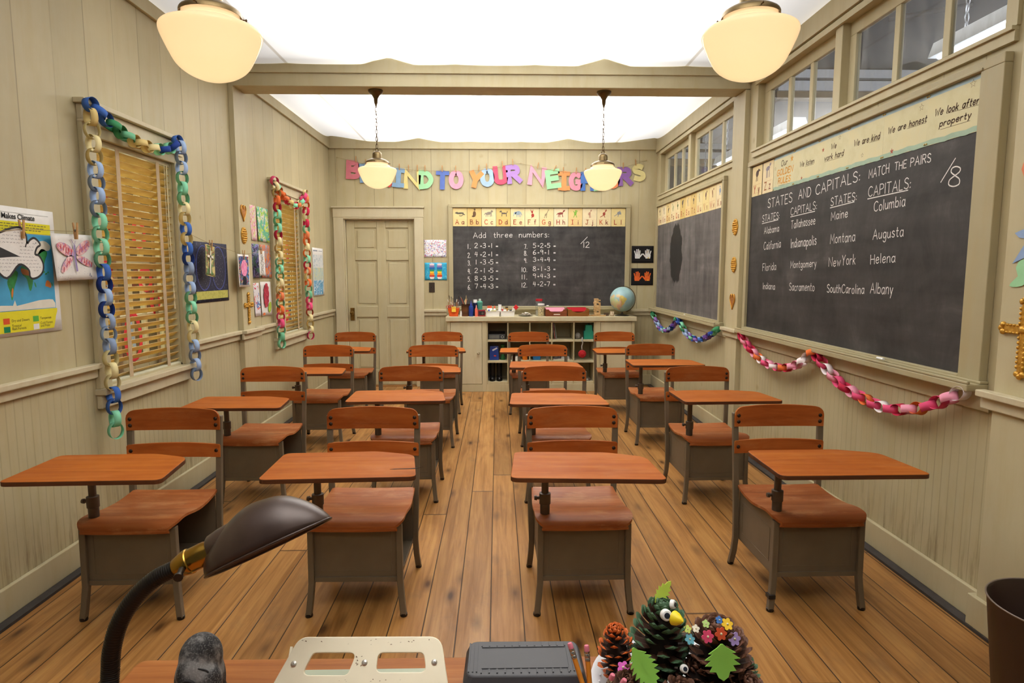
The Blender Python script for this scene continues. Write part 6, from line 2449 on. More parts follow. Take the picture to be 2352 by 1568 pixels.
for i in range(8):
    a = (i - 3.5) / 3.5
    lean = (-.62, .12, -.05, -.18, .05, .3, -.3, .2)[i]
    ln = (.235, .235, .19, .18, .19, .2, .17, .18)[i]
    pc = thing('pencil', '%s pencil standing in the brown mug' % pn[i], 'pencil', (X(1069.5) - .03 * math.copysign(1, lean) * min(1, abs(lean) * 2), Y0 + .03 + .015 * math.sin(i * 1.9), ZC + .014), (0.08 * math.sin(i * 2.2), lean * .62, 0), 'pencils in the brown mug')
    b = B()
    b.cyl((0, 0, 0), (0, 0, ln * .9), .0032, n=6)
    b.build('shaft', paint('pencil_' + PCc[i], PCc[i], .5), pc)
    b = B()
    b.cyl((0, 0, ln * .9), (0, 0, ln), .0032, .0006, 6)
    b.build('point', paint('bare_wood', 'dcb98a', .7), pc)
# bottles behind
bottle('paint_bottle', 'blue squeeze bottle with pointed blue cap on the back counter', 1082, Y0 + .0, [(0, 0), (.026, 0), (.028, .004), (.028, .105), (.024, .12), (.012, .128), (.012, .13), (.015, .132), (.006, .158), (.003, .182), (0, .184)], [paint('deep_blue_plastic', '1f3c8c', .3), paint('blue_cap', '22308a', .35)], cuts=[('bottle_body', 5), ('nozzle_cap', 10)])
bottle('paint_bottle', 'navy bottle with flat white cap behind the blue squeeze bottle', 1091.5, Y0 + .08, [(0, 0), (.033, 0), (.034, .004), (.034, .15), (.026, .158), (.024, .158), (.024, .192), (0, .193)], [paint('navy_plastic', '171d3e', .3), white_pl], cuts=[('bottle_body', 5), ('cap', 7)])
bottle('paint_bottle', 'coral pink pointed bottle standing on the back counter', 1094, Y0 - .035, [(0, 0), (.0165, 0), (.0175, .004), (.0175, .07), (.0165, .075), (.0175, .08), (.014, .094), (.008, .098), (.004, .13), (0, .138)], [paint('coral_plastic', 'f0705a', .4), paint('coral_cap', 'f29a90', .4)], cuts=[('bottle_body', 7), ('nozzle_cap', 9)])
bottle('paint_bottle', 'teal green bottle with clear cap behind the red radio', 1102, Y0 + .08, [(0, 0), (.028, 0), (.029, .06), (.031, .125), (.034, .162), (.026, .172), (.014, .178), (.013, .178), (.015, .18), (.013, .2), (0, .203)], [paint('teal_plastic', '4f9a84', .3), paint('cap_clear', 'c8d0c4', .3)], cuts=[('bottle_body', 7), ('cap', 10)])
o = thing('radio', 'small red and black portable radio on the back counter', 'radio', (X(1106.5), Y0 - .005, ZC))
b = B()
b.prism(rrect(-.043, .043, 0, .078, .008), 0, .045)
b.v = [Vector((p.x, .02 - p.z, p.y)) for p in b.v]
b.build('case', paint('radio_red', '8a2228', .4), o, bevel=.003)
b = B()
b.box(-.034, .034, -.028, -.025, .018, .062)
b.build('speaker_front', paint('radio_black', '1d1b1c', .5, bump=.4), o)
b = B()
b.cyl((0.01, -.028, .038), (0.01, -.034, .038), .014, n=16)
b.build('dial', paint('radio_grey', '55504a', .4), o)
# two white trays
M_traywhite = paint('tray_white', 'e9e7e2', .35, var=.02)
trays = []
for i, (px_, lb) in enumerate(((1131.5, 'white plastic tray full of glue bottles, left one of two'), (1165, 'white plastic tray full of paint tubes, right one of two'))):
    o = thing('tray', lb, 'tray', (X(px_), Y0 + .03, ZC), group='white trays on the back counter')
    b = B()
    for (h0, w0, d0), (h1, w1, d1) in (((0, .076, .05), (.056, .083, .056)),):
        V = []
        for h, w, d in ((0, .076, .05), (.056, .082, .056), (.062, .088, .062), (.064, .088, .062), (.062, .082, .056), (.006, .073, .047)):
            V += [(-w, -d, h), (w, -d, h), (w, d, h), (-w, d, h)]
        F = [(3, 2, 1, 0)]
        for k in range(5):
            for e in range(4):
                F.append((k * 4 + e, k * 4 + (e + 1) % 4, k * 4 + 4 + (e + 1) % 4, k * 4 + 4 + e))
        F.append((20, 21, 22, 23))
        b.add(V, F)
    b.build('tray_body', M_traywhite, o, bevel=.002)
M_orange_tip = paint('orange_tip', 'e8552a', .4)
for i, (px_, dy, h) in enumerate(((1120.5, .04, .118), (1124, .05, .118), (1127.5, .04, .118), (1135.5, .02, .116), (1122.5, -.0, .075), (1126.5, -.005, .07))):
    lb = ['white glue bottle with orange tip, back left of the left tray', 'white glue bottle with orange tip, second in the left tray', 'white glue bottle with orange tip, third in the left tray', 'white glue bottle with orange tip and yellow label at the right of the left tray', 'small glue bottle with blue cap at the front of the left tray', 'small yellow labelled bottle at the front of the left tray'][i]
    o = thing('glue_bottle', lb, 'bottle', (X(px_), Y0 + .03 + dy, ZC + .0065), group='bottles in the left tray')
    b = B()
    b.lathe([(0, 0), (.017, 0), (.017, h * .62), (.008, h * .74), (0, h * .74)], 14)
    b.build('bottle_body', white_pl, o)
    b = B()
    b.lathe([(.0172, h * .1), (.0174, h * .12), (.0174, h * .5), (.0172, h * .52)], 14)
    b.build('label_band', paint('glue_label' + str(i % 3), ['d8c83a', 'e6e4de', 'b8c84a'][i % 3], .5), o)
    b = B()
    b.lathe([(.009, h * .72), (.009, h * .84), (.004, h * .98), (0, h)], 12)
    b.build('tip', M_orange_tip if i < 4 else paint('blue_tip', '2c4aa8', .4) if i == 4 else white_pl, o)
for i, (px_, dy, sz, lb, cl, rt) in enumerate(((1146, .02, (.03, .022, .13), 'upright white tube in the right tray', 'e4e2de', .06), (1154, .0, (.016, .016, .095), 'small white and red bottle in the right tray', 'c84a44', -.05), (1163, .03, (.026, .02, .105), 'amber tube with black cap in the right tray', 'a87a2a', .0), (1172, .01, (.03, .014, .1), 'cream tube tilted in the right tray', 'e0d8b8', .45), (1159, -.02, (.028, .02, .075), 'white jar at the front of the right tray', 'eceae6', 0), (1176, -.02, (.024, .02, .072), 'silver tube at the front of the right tray', 'b8b8ba', -.3))):
    o = thing('paint_tube', lb, 'tube', (X(px_), Y0 + .03 + dy, ZC + .0065), (0, rt, 0), group='tubes in the right tray')
    b = B()
    w, d, h = sz
    b.add([(-w * .45, -d * .45, .0), (w * .45, -d * .45, .0), (w * .45, d * .45, .0), (-w * .45, d * .45, .0), (-w * .6, -.002, h * .86), (w * .6, -.002, h * .86), (w * .6, .002, h * .86), (-w * .6, .002, h * .86)], [(0, 3, 2, 1), (4, 5, 6, 7), (0, 1, 5, 4), (1, 2, 6, 5), (2, 3, 7, 6), (3, 0, 4, 7)])
    b.build('tube_body', paint('tube_' + cl, cl, .4), o, bevel=.002)
    b = B()
    b.box(-w * .62, w * .62, -.003, .003, h * .86, h)
    b.build('crimped_end', paint('tube_end%d' % (i % 3), ['e9e7e3', 'f0eeea', '26241f'][i % 3], .4), o)
b = B()
b.cbox((0, 0, 0), (.046, .012, .046))
o = thing('red_tag', 'bright red square tube end sticking out of the right tray', 'tube', (X(1184), Y0 + .0, ZC + .105), (0, .75, 0))
b.build('red_end', paint('tag_red', 'cc1f24', .4), o, bevel=.003)
b = B()
b.cbox((-.002, .0, -.05), (.01, .008, .06))
b.build('stem', white_pl, o)
# shells on a dish
o = thing('dish', 'low glass dish of shells on the back counter', 'dish', (X(1206), Y0 + .02, ZC))
b = B()
b.lathe([(0, 0), (.05, 0), (.085, .012), (.087, .016), (.08, .014), (.045, .006), (0, .006)], 24)
b.build('dish_glass', paint('grey_glass', '8f8a7c', .2), o)
for i in range(14):
    a, r = rnd.uniform(0, 6.28), rnd.uniform(0, .06)
    b = B()
    s_ = rnd.uniform(.012, .02)
    b.ball((0, 0, 0), (s_, s_ * .7, s_ * .5), 10, 6)
    tag(b.build('seashell', paint('shell_%d' % (i % 3), ['d8cfc0', 'b8ac9c', 'e6e0d6'][i % 3], .5, var=.3, scale=80), None, (X(1206) + r * math.cos(a), Y0 + .02 + r * math.sin(a) * .8, ZC + .018 + .010 * (i % 3)), (0, 0, a)), 'pale seashell in the glass dish on the back counter', 'seashell', 'shells in the dish')
# jars
M_jar = glass_mat('jar_glass', tint=(.9, .93, .92), op=.08)


def jar(label, px_, y, r, h, lidcol, fillcol, fh):
    o = thing('jar', label, 'jar', (X(px_, y), y, ZC))
    b = B()
    b.lathe([(0, 0), (r, 0), (r, h * .8), (r * .86, h * .88), (r * .86, h * .9)], 20)
    b.build('glass', M_jar, o)
    b = B()
    b.lathe([(0, .004), (r * .92, .004), (r * .92, fh), (0, fh + .004)], 18)
    t = NT('jar_fill_' + fillcol)
    t.set(Base_Color=t.ramp(t.noise(t.obj(), 120, 3), [(.4, lin('4a3a26')), (.48, lin(fillcol)), (.7, lin('e6d8b0'))]), Roughness=.7)
    b.build('filling', t.m, o)
    b = B()
    b.lathe([(r * .92, h * .87), (r * .96, h * .88), (r * .96, h * .99), (r * .9, h), (0, h)], 20)
    b.build('lid', paint('lid_' + lidcol, lidcol, .4), o)


jar('tall glass jar with a red lid on the back counter', 1237, Y0 + .09, .043, .2, 'a8202a', '9a948a', .06)
jar('glass jar with white lid, full of speckled pieces', 1241.5, Y0 + .0, .041, .148, 'e8e6e2', 'd8b87a', .112)
# two wooden letter trays
M_trayw = wood('tray_wood', '5c2f16', '7a4020', '8f5028', .45)
M_trayw2 = wood('tray_wood_pale', '7a4a1c', '9a6228', 'b07632', .45)
for px_, lb, mt, pcs in ((1275, 'dark wooden paper tray holding pink paper', M_trayw, [('pink', 'd890a0'), ('violet', '4a3a4a')]), (1325.5, 'lighter wooden paper tray holding red paper', M_trayw2, [('red', 'a81a24'), ('orange', 'e0a84a'), ('grey', '9a9a7a')])):
    o = thing('paper_tray', lb, 'tray', (X(px_), Y0 + .05, ZC), group='wooden paper trays on the back counter')
    hw = .126
    b = B()
    arc = [(-hw, 0), (hw, 0), (hw, .082), (.085, .082)] + [(.085 * math.cos(a), .082 - .036 * math.sin(a)) for a in [PI * k / 14 for k in range(1, 14)]] + [(-.085, .082), (-hw, .082)]
    k0 = len(b.v)
    b.prism(arc, 0, .01)
    b.v = [Vector((p.x, -.085 + p.z, p.y)) for p in b.v]
    b.box(-hw, -hw + .01, -.075, .16, 0, .088)
    b.box(hw - .01, hw, -.075, .16, 0, .088)
    b.box(-hw, hw, .15, .16, 0, .088)
    b.box(-hw, hw, -.08, .15, 0, .008)
    b.build('tray_box', mt, o, bevel=.002)
    for k, (nm_, cl) in enumerate(pcs):
        b = B()
        zt = .094 - .020 * k
        b.add([(-hw + .014, -.072, zt - .025 - .008), (hw - .014, -.072, zt - .025 - .008), (hw - .014, .14, zt), (-hw + .014, .14, zt), (-hw + .014, -.072, zt - .04), (hw - .014, -.072, zt - .04), (hw - .014, .14, zt - .015), (-hw + .014, .14, zt - .015)], [(0, 1, 2, 3), (7, 6, 5, 4), (4, 5, 1, 0), (5, 6, 2, 1), (6, 7, 3, 2), (7, 4, 0, 3)])
        tag(b.build('paper_stack', paper('stack_' + cl, cl), None, (X(px_), Y0 + .05, ZC)), '%s paper stack in the %s wooden tray' % (nm_, 'dark' if px_ < 1300 else 'lighter'), 'paper')
    if px_ < 1300:
        b = B()
        b.box(-.03, .045, -.0862, -.085, .018, .028)
        b.build('paper_label', paper('cream_label', 'd8ccb8'), o)
# stacked block tower and loose blocks
M_block = wood('block_wood', 'b8905a', 'd0ac76', 'e0c494', .6, rand=.15)
bl, bw, bh = .072, .0235, .0147
bx, by = X(1369.5), Y0 + .03
bb = B()
bb.cbox((0, 0, 0), (bl, bw - .0008, bh - .0006))
pb = None
ll = 0
for lv in range(14):
    for k in range(3):
        if (lv > 10 and k == 2) or (lv in (3, 6, 9) and k == 1):
            continue
        off = rnd.uniform(-.004, .004) + (.008 if (lv in (4, 8) and k == 2) else 0)
        if pb is None:
            pb = bb.build('wooden_block', M_block, None, bevel=.001)
            q = pb
        else:
            q = pb.copy()
            C.objects.link(q)
        if lv % 2 == 0:
            q.location = (bx + off, by + (k - 1) * bw, ZC + bh * (lv + .5))
            q.rotation_euler = (0, 0, 0)
        else:
            q.location = (bx + (k - 1) * bw, by + off, ZC + bh * (lv + .5))
            q.rotation_euler = (0, 0, PI / 2)
        tag(q, 'pale wooden block in the stacked tower on the back counter', 'block', 'blocks of the stacked tower')
for i, (px_, dy, rz_, lb) in enumerate(((1353, -.01, .5, 'loose wooden block lying left of the tower'), (1359.5, -.03, 1.9, 'loose wooden block leaning beside the tower foot'), (1379, -.03, .1, 'loose wooden block lying right of the tower'), (1385.5, .0, 1.2, 'loose wooden block farthest right of the tower'))):
    q = pb.copy()
    C.objects.link(q)
    q.location = (X(px_), Y0 + dy, ZC + bh * .5 + (.0045 if i == 1 else 0))
    q.rotation_euler = (0, 0, rz_)
    tag(q, lb, 'block')
o = thing('number_card', 'small brown tile with a pale number leaning by the globe', 'tile', (X(1402.5), Y0 + .0, ZC), (-.25, .12, .1))
b = B()
b.box(-.026, .026, -.004, .004, .004, .058)
b.build('tile', paint('tile_brown', 'a48a6a', .6), o, bevel=.002)
b = B()
b.M = Matrix(((1, 0, 0, 0), (0, 0, -1, -.0045), (0, 1, 0, 0), (0, 0, 0, 1)))
write(b, '8', -.016, .014, -.002, .014, .034, .0045, 0)
write(b, '7', .004, .014, .016, .014, .034, .0045, 0)
b.build('numerals', paper('numeral', 'e8dcc0'), o)
tag(B().cbox((0, 0, .018), (.05, .03, .036)).build('small_box', paint('dull_brown', '5a4634', .7), None, (X(1392), Y0 + .05, ZC), (0, 0, .3), bevel=.003), 'small dark brown box behind the number tile', 'box')
# globe
gx, gy, gR = X(1427.5, 7.42), 7.43, .146
o = thing('globe', 'blue and tan globe on a dark stand at the right end of the counter', 'globe', (gx, gy, ZC))
t = NT('globe_map')
ob = t.obj()
land = t.noise(t.mapping(ob, (1, 1, 1), (2.1, 5.3, 1.2)), 5.2, 4, .55)
tone = t.noise(t.mapping(ob, (1, 1, 1), (7, 1, 4)), 9, 3)
col = t.mix(t.ramp(tone, [(.4, 0.0), (.6, 1.0)]), lin('8fb0b4'), lin('9cbcb8'))
lc = t.ramp(tone, [(.38, lin('b8c08a')), (.5, lin('cdb98a')), (.62, lin('c89a80'))])
col = t.mix(t.ramp(land, [(.565, 0.0), (.575, 1.0)]), col, lc)
t.set(Base_Color=col, Roughness=.4)
gz = .046 + gR + .004
b = B()
b.ball((0, 0, 0), gR, 40, 24)
gb = b.build('map_ball', t.m, o, loc=(0, 0, gz), rot=(0, .32, .4))
# the south american landmass that faces the room
b = B()


def on_ball(P, r):
    return [(r * math.cos(la) * math.sin(lo), -r * math.cos(la) * math.cos(lo), r * math.sin(la)) for lo, la in P]


SA = [(-.38, .30), (-.2, .34), (-.02, .2), (.16, .08), (.1, -.06), (-.04, -.2), (-.12, -.38), (-.24, -.56), (-.30, -.5), (-.28, -.2), (-.40, .04), (-.44, .2)]
k0 = [tuple(p) for p in catmull(SA, 3, True)]
cen = (-.16, .0)
V = on_ball([cen], gR + .0012) + on_ball([((p[0] + cen[0]) / 2, (p[1] + cen[1]) / 2) for p in k0], gR + .0014) + on_ball(k0, gR + .0008)
n = len(k0)
b.add(V, [(0, 1 + (i + 1) % n, 1 + i) for i in range(n)] + [(1 + i, 1 + (i + 1) % n, 1 + n + (i + 1) % n, 1 + n + i) for i in range(n)], True)
b.build('land_patch', paint('map_ochre', 'c9b25c', .45, var=.2, scale=30), o, loc=(0, 0, gz))
b = B()
SA2 = [(-.44, .2), (-.36, .2), (-.33, .02), (-.24, -.2), (-.26, -.45), (-.31, -.5), (-.30, -.2), (-.42, .04)]
V = on_ball(SA2, gR + .0018)
b.add(V, [(0, 7, 6, 1), (1, 6, 2), (2, 6, 5, 3), (3, 5, 4)], True)
b.build('land_patch', paint('map_rose', 'c88a80', .45), o, loc=(0, 0, gz))
b = B()
A = [(gR + .009) * 1.0] * 1
P = [((gR + .009) * math.sin(a) * 1.0, 0.0, gz - (gR + .009) * math.cos(a)) for a in [.32 + PI * k / 24 for k in range(25)]]
b.tube(P, .0045, 6, flat=.5)
b.build('meridian_arm', paint('arm_bronze', '5a4a34', .4, metal=.6), o)
b = B()
b.lathe([(0, 0), (.084, 0), (.084, .004), (.06, .014), (.03, .02), (.012, .026), (.010, .047), (0, .047)], 28)
b.build('stand', paint('stand_dark', '3f3830', .4, metal=.4), o)

# ---- things in the cubbies
def cx(i):
    return -0.129 + (dv_x[i] + dv_x[i + 1]) / 2


SH = (0.1165, 0.3665, 0.6135)
yf = CY0 + .03
o = thing('cassette_recorder', 'black tape recorder with grey front in the top left cubbyhole', 'tape recorder', (cx(0) - .005, yf + .07, SH[2]), (0, 0, -.06))
b = B()
b.add([(-.1, -.06, 0), (.1, -.06, 0), (.1, .1, 0), (-.1, .1, 0), (-.1, -.05, .06), (.1, -.05, .06), (.09, .09, .085), (-.09, .09, .085)], [(0, 3, 2, 1), (4, 5, 6, 7), (0, 1, 5, 4), (1, 2, 6, 5), (2, 3, 7, 6), (3, 0, 4, 7)])
b.build('case', paint('recorder_black', '1f1d1a', .45), o, bevel=.004)
b = B()
b.add([(-.09, -.0612, .008), (.03, -.0612, .008), (.03, -.053, .05), (-.09, -.053, .05)], [(0, 1, 2, 3)])
b.build('speaker_front', paint('recorder_grey', '56534a', .5, bump=.4), o)
b = B()
P = [(.066 + .014 * math.cos(a), -.059, .03 + .014 * math.sin(a)) for a in [2 * PI * k / 16 for k in range(16)]]
b.tube(P, .003, 6, closed=True)
b.build('dial_ring', paint('dial_pale', 'a8a69a', .4), o)
o = thing('lunchbox', 'blue metal lunchbox with white sticker in the middle left cubbyhole', 'lunchbox', (cx(0) - .04, yf + .06, SH[1]))
b = B()
hw, dd_ = .054, .04
prof = [(-hw, 0), (hw, 0), (hw, .095), (hw - .004, .1), (hw - .004, .165), (-hw + .004, .165), (-hw + .004, .1), (-hw, .095)]
b.prism(prof, -dd_, dd_)
b.v = [Vector((p.x, -p.z, p.y)) for p in b.v]
b.build('box_body', paint('lunch_blue', '1c3a86', .35), o, bevel=.004)
b = B()
b.M = Matrix(((1, 0, 0, 0), (0, 0, -1, -.0412), (0, 1, 0, 0), (0, 0, 0, 1)))
b.strip([(-.02, .115), (.035, .145)], .018, 0)
b.build('white_sticker', paper('sticker', 'd8d8dc'), o)
b = B()
b.M = Matrix(((1, 0, 0, 0), (0, 0, -1, -.0412), (0, 1, 0, 0), (0, 0, 0, 1)))
b.prism(rrect(-.004, .024, .044, .06, .004), 0, .0006)
b.build('red_badge', paint('badge_red', 'b83a34', .5), o)
b = B()
b.tube([(-.02, 0, .165), (-.016, 0, .18), (.0, 0, .186), (.016, 0, .18), (.02, 0, .165)], .003, 6)
b.build('carry_handle', paint('handle_grey', '8a8a8a', .4), o)
b = B()
b.lathe([(0, 0), (.032, 0), (.033, .01), (.02, .05), (.017, .09), (.02, .13), (.028, .17), (.03, .178), (.026, .176), (.016, .12), (.016, .06), (0, .03)], 22)
tag(b.build('vase', paint('green_glaze', '2a5a30', .25), None, (cx(0) + .062, yf + .07, SH[1])), 'slim dark green vase beside the blue lunchbox', 'vase')
M_boot = paint('boot_black', '161413', .35)
for s_ in (-1, 1):
    o = thing('boot', 'tall black rubber boot in the bottom left cubbyhole, %s one' % ('left' if s_ < 0 else 'right'), 'boot', (cx(0) - .02 + s_ * .042, yf + .08, SH[0]), group='black boots')
    b = B()
    path = [(0, .03, .03), (0, .032, .08), (0, .034, .14), (0, .035, .215)]
    b.tube(path, [.034, .030, .031, .034], 16)
    b.ball((0, -.02, .024), (.034, .062, .030), 16, 10)
    b.ball((0, .03, .024), (.033, .036, .026), 14, 8)
    b.build('upper', M_boot, o)
    b = B()
    b.prism(ell(0, -.005, .036, .082, 0, 24), 0, .01)
    b.build('sole', paint('boot_sole', '0f0e0d', .6), o)
b = B()
b.cbox((0, 0, .02), (.07, .09, .04))
tag(b.build('small_box', paint('white_card', 'd8d4cc', .7), None, (cx(1) - .045, yf + .06, SH[1]), bevel=.002), 'low white box in the middle row, second cubbyhole', 'box')
o = thing('cup', 'orange plastic cup in the middle row, second cubbyhole', 'cup', (cx(1) + .075, yf + .05, SH[1]))
b = B()
b.lathe([(0, 0), (.03, 0), (.037, .09), (.038, .165), (.035, .165), (.034, .09), (.028, .006), (0, .006)], 22)
b.build('cup_body', paint('cup_orange', 'd8741c', .35), o)
o = thing('storage_tub', 'bright blue plastic tub in the middle row, centre cubbyhole', 'tub', (cx(2) - .045, yf + .06, SH[1]))
b = B()
b.add([(-.042, -.04, 0), (.042, -.04, 0), (.042, .04, 0), (-.042, .04, 0), (-.05, -.046, .07), (.05, -.046, .07), (.05, .046, .07), (-.05, .046, .07)], [(0, 3, 2, 1), (0, 1, 5, 4), (1, 2, 6, 5), (2, 3, 7, 6), (3, 0, 4, 7), (4, 5, 6, 7)])
b.build('tub_body', paint('tub_blue', '1e6aa0', .35), o, bevel=.003)
b = B()
b.box(-.052, .052, -.048, .048, .07, .076)
b.build('tub_lid', paint('tub_lid_blue', '2478b0', .35), o, bevel=.002)
for k, (dx, cl, lb) in enumerate(((-.088, 'e0d8d0', 'thin white and red book leaning in the top row, fourth cubbyhole'), (-.072, '3a3a38', 'thin dark book leaning beside the white one in the top row'))):
    o = thing('book', lb, 'book', (cx(3) + dx, yf + .09, SH[2] + .001), (0, -.14, 0), group='leaning books')
    b = B()
    b.box(0, .006, -.07, .07, 0.001, .185)
    b.build('cover', paint('book_' + cl, cl, .5), o)
    b = B()
    b.box(.0008, .0052, -.071, .068, .003, .183)
    b.build('pages', paper('page' + cl, 'c85a50' if k == 0 else 'b8b8a8'), o)
for k, (dx, lb) in enumerate(((-.055, 'pale canvas shoe in the middle row, fourth cubbyhole, left one'), (.035, 'pale canvas shoe in the middle row, fourth cubbyhole, right one'))):
    o = thing('shoe', lb, 'shoe', (cx(3) + dx, yf + .05, SH[1]), (0, 0, .5 - k), group='canvas shoes')
    b = B()
    b.prism(ell(0, 0, .06, .024, 0, 24), 0, .012)
    b.build('sole', paint('shoe_sole', 'd0c8ba', .6), o)
    b = B()
    b.ball((-.02, 0, .014), (.038, .022, .022), 14, 8)
    b.ball((.028, 0, .018), (.03, .021, .03), 14, 8)
    b.build('upper', paint('shoe_upper%d' % k, ['4a403c', 'a8a29a'][k], .8), o)
o = thing('carton', 'teal green carton with sloping top in the top right cubbyhole', 'carton', (cx(4) + .058, yf + .05, SH[2]))
b = B()
prof = [(-.052, 0), (.052, 0), (.056, .088), (.046, .1), (.040, .165), (-.034, .165), (-.042, .1), (-.055, .088)]
b.prism(prof, -.04, .04)
b.v = [Vector((p.x, -p.z, p.y)) for p in b.v]
b.build('carton_body', paint('teal_card', '1e8a70', .5), o, bevel=.003)
b = B()
b.cyl((0, 0, .165), (0, 0, .178), .014, n=14)
b.build('cap', paint('teal_cap', '1a7a64', .5), o)
o = thing('rosette', 'red felt rose hanging on a grey ribbon in the right hand cubbyholes', 'ornament', (cx(4) - .022, CY0 - .006, .445))
b = B()
for k in range(9):
    a = 2 * PI * k / 9
    b.ball((.022 * math.cos(a), -.003, .022 * math.sin(a)), (.026, .014, .026), 10, 7)
b.ball((0, -.012, 0), (.024, .014, .024), 10, 7)
b.build('felt_rose', paint('felt_red', 'b01820', .9), o)
b = B()
b.tube([(0, -.004, .04), (-.008, -.006, .09), (.006, -.006, .13), (-.006, -.006, .165), (.0, -.002, .19), (-.002, .03, .188)], [.003, .007, .006, .009, .008, .004], 7)
b.build('ribbon', paint('ribbon_grey', 'a8a4a0', .8), o)
b = B()
b.ball((0, 0, .035), (.034, .03, .04), 14, 9)
tag(b.build('string_bag', paint('bag_grey', '8a847c', .9, var=.35, scale=90, bump=.6), None, (cx(4) - .065, yf + .05, SH[2])), 'crumpled grey string bag in the top right cubbyhole', 'bag')
for k, (dx, cl) in enumerate(((.02, '8a3a44'), (.05, 'c8c4c0'), (.078, '5a4a48'))):
    b = B()
    b.ball((0, 0, .012), (.016, .012, .012), 10, 7)
    tag(b.build('toy', paint('toy_' + cl, cl, .5), None, (cx(4) + dx, yf + .04, SH[0])), '%s small toy on the bottom shelf of the right hand cubbyhole' % ['dark red', 'pale', 'brown'][k], 'toy')
# ================================================================== THE TEACHER'S DESK IN THE FOREGROUND
M_tdesk = wood('oak_desk', '7d4620', '9c602f', 'b07440', 0.45, grain=(3, 55, 55), rand=0.0, spec=.15)
TD = thing('teacher_desk', "teacher's oak desk along the bottom edge of the picture", 'desk', (0, 0, 0))
b = B()
poly = round_poly([(-0.612, 0.25), (0.385, 0.25), (0.385, 1.022), (-0.616, 1.03)], [0.02, 0.02, 0.02, 0.02])
b.prism(poly, 0.708, 0.74)
b.build('desktop', M_tdesk, TD, bevel=0.006, seg=3)
b = B()
b.box(-0.58, 0.35, 0.98, 0.995, 0.10, 0.708)
b.box(-0.58, -0.565, 0.3, 0.98, 0.10, 0.708)
b.box(0.335, 0.35, 0.3, 0.98, 0.10, 0.708)
b.build('panels', M_tdesk, TD, bevel=0.003)
for x in (-0.56, 0.33):
    for y in (0.31, 0.965):
        b = B()
        b.box(x - .025, x + .025, y - .025, y + .025, 0, 0.708)
        b.build('leg', M_tdesk, TD, bevel=0.004)

# ---- gooseneck lamp
GL_ = thing('desk_lamp', 'dark brown gooseneck desk lamp with brass socket on the left of the foreground desk', 'lamp', (-0.55, 0.83, 0.74))
gl0 = Vector((-0.55, 0.83, 0.74))
M_shade = paint('brown_enamel_shade', '44342d', 0.36, metal=0.3, var=0.12, scale=40, coat=0.15)
M_shade_in = paint('shade_inside', 'c8c0ae', 0.5)
M_neck = paint('black_gooseneck', '191513', 0.38, metal=0.3)
M_brs = paint('bright_brass', 'b08a3c', 0.22, metal=1.0, var=0.2, scale=30)
b = B()
b.lathe([(0, 0), (.075, 0), (.076, .006), (.07, .014), (.03, .022), (.016, .03), (.014, .045), (0, .045)], 32)
b.build('base', M_shade, GL_)
arm = [Vector(p) - gl0 for p in [(-.55, .83, .775), (-.552, .845, .80), (-.555, .857, .83), (-.552, .86, .865), (-.539, .862, .905), (-.516, .864, .940), (-.488, .866, .966), (-.458, .869, .981)]]
arm = catmull(arm, 10)
b = B()
n = len(arm)
# coiled sleeve: alternating radii read as ribs
den = []
for i in range(n - 1):
    for k in range(3):
        den.append(arm[i].lerp(arm[i + 1], k / 3))
den.append(arm[-1])
b.tube(den, [0.0118 + 0.0007 * (1 if i % 3 == 0 else 0) for i in range(len(den))], 14)
b.build('gooseneck', M_neck, GL_)
d0, d1 = Vector((-.463, .868, .979)) - gl0, Vector((-.405, .876, 1.006)) - gl0
ax_ = (d1 - d0).normalized()
R3 = Vector((0, 0, 1)).rotation_difference(ax_).to_matrix().to_4x4()
b = B()
b.M = Matrix.Translation(d0) @ R3
b.lathe([(0, 0), (.009, 0), (.013, .004), (.0155, .012), (.0175, .018), (.0185, .024), (.0185, .026), (.0172, .0275), (.0172, .05), (.016, .054), (.016, .066), (0, .066)], 28)
sk_ = b.build('socket', M_brs, GL_)
b = B()
pk = d0 + ax_ * .022
b.cyl(pk + Vector((0, -.016, -.002)), pk + Vector((.004, -.034, -.004)), .0045, .004, 10)
b.cyl(pk + Vector((.004, -.034, -.004)), pk + Vector((.005, -.038, -.0045)), .0062, n=12)
b.build('turn_switch', paint('switch_black', '1a1512', .4), sk_)
# shade: half egg opening downwards, its long axis rising to the right
P0 = Vector((-.416, .88, .963)) - gl0
P1 = Vector((-.243, .885, 1.046)) - gl0
u = (P1 - P0)
Ls = u.length
u.normalize()
# the mouth lies along the photographer's line of sight, so the near rim covers the far one
nn = u.cross(Vector((-.33, .88, -.40)).normalized()).normalized()
nn = nn if nn.z > 0 else -nn
nn = (nn + Vector((0, .06, 0)))
nn = (nn - u * nn.dot(u)).normalized()
w = nn.cross(u)
prof = [(0, .004, .010), (.004, .018, .022), (.015, .032, .036), (.030, .044, .045), (.052, .0565, .051), (.086, .068, .054), (.114, .0665, .052), (.139, .060, .046), (.160, .045, .036), (.177, .027, .025), (.188, .010, .012), (.192, .001, .003)]
pr = catmull([(a, h, q) for a, h, q in prof], 4)
b = B()
m = 25
V, F = [], []
for s_, h, q in pr:
    for k in range(m):
        a = PI * k / (m - 1)
        # sides stay full towards the rim
        V.append(P0 + u * s_ + w * (q * math.cos(a)) + nn * (h * math.sin(a) ** .85))
for j in range(len(pr) - 1):
    for k in range(m - 1):
        F.append((j * m + k, (j + 1) * m + k, (j + 1) * m + k + 1, j * m + k + 1))
b.add(V, F, True)
so = b.build('lamp_shade', [M_shade, M_shade_in], GL_)
md = so.modifiers.new('sheet_metal', 'SOLIDIFY')
md.thickness = 0.0015
md.offset = 1
md.material_offset = 0
b = B()
rim = [P0 + u * s_ + w * q for s_, h, q in pr] + [P0 + u * s_ - w * q for s_, h, q in reversed(pr)]
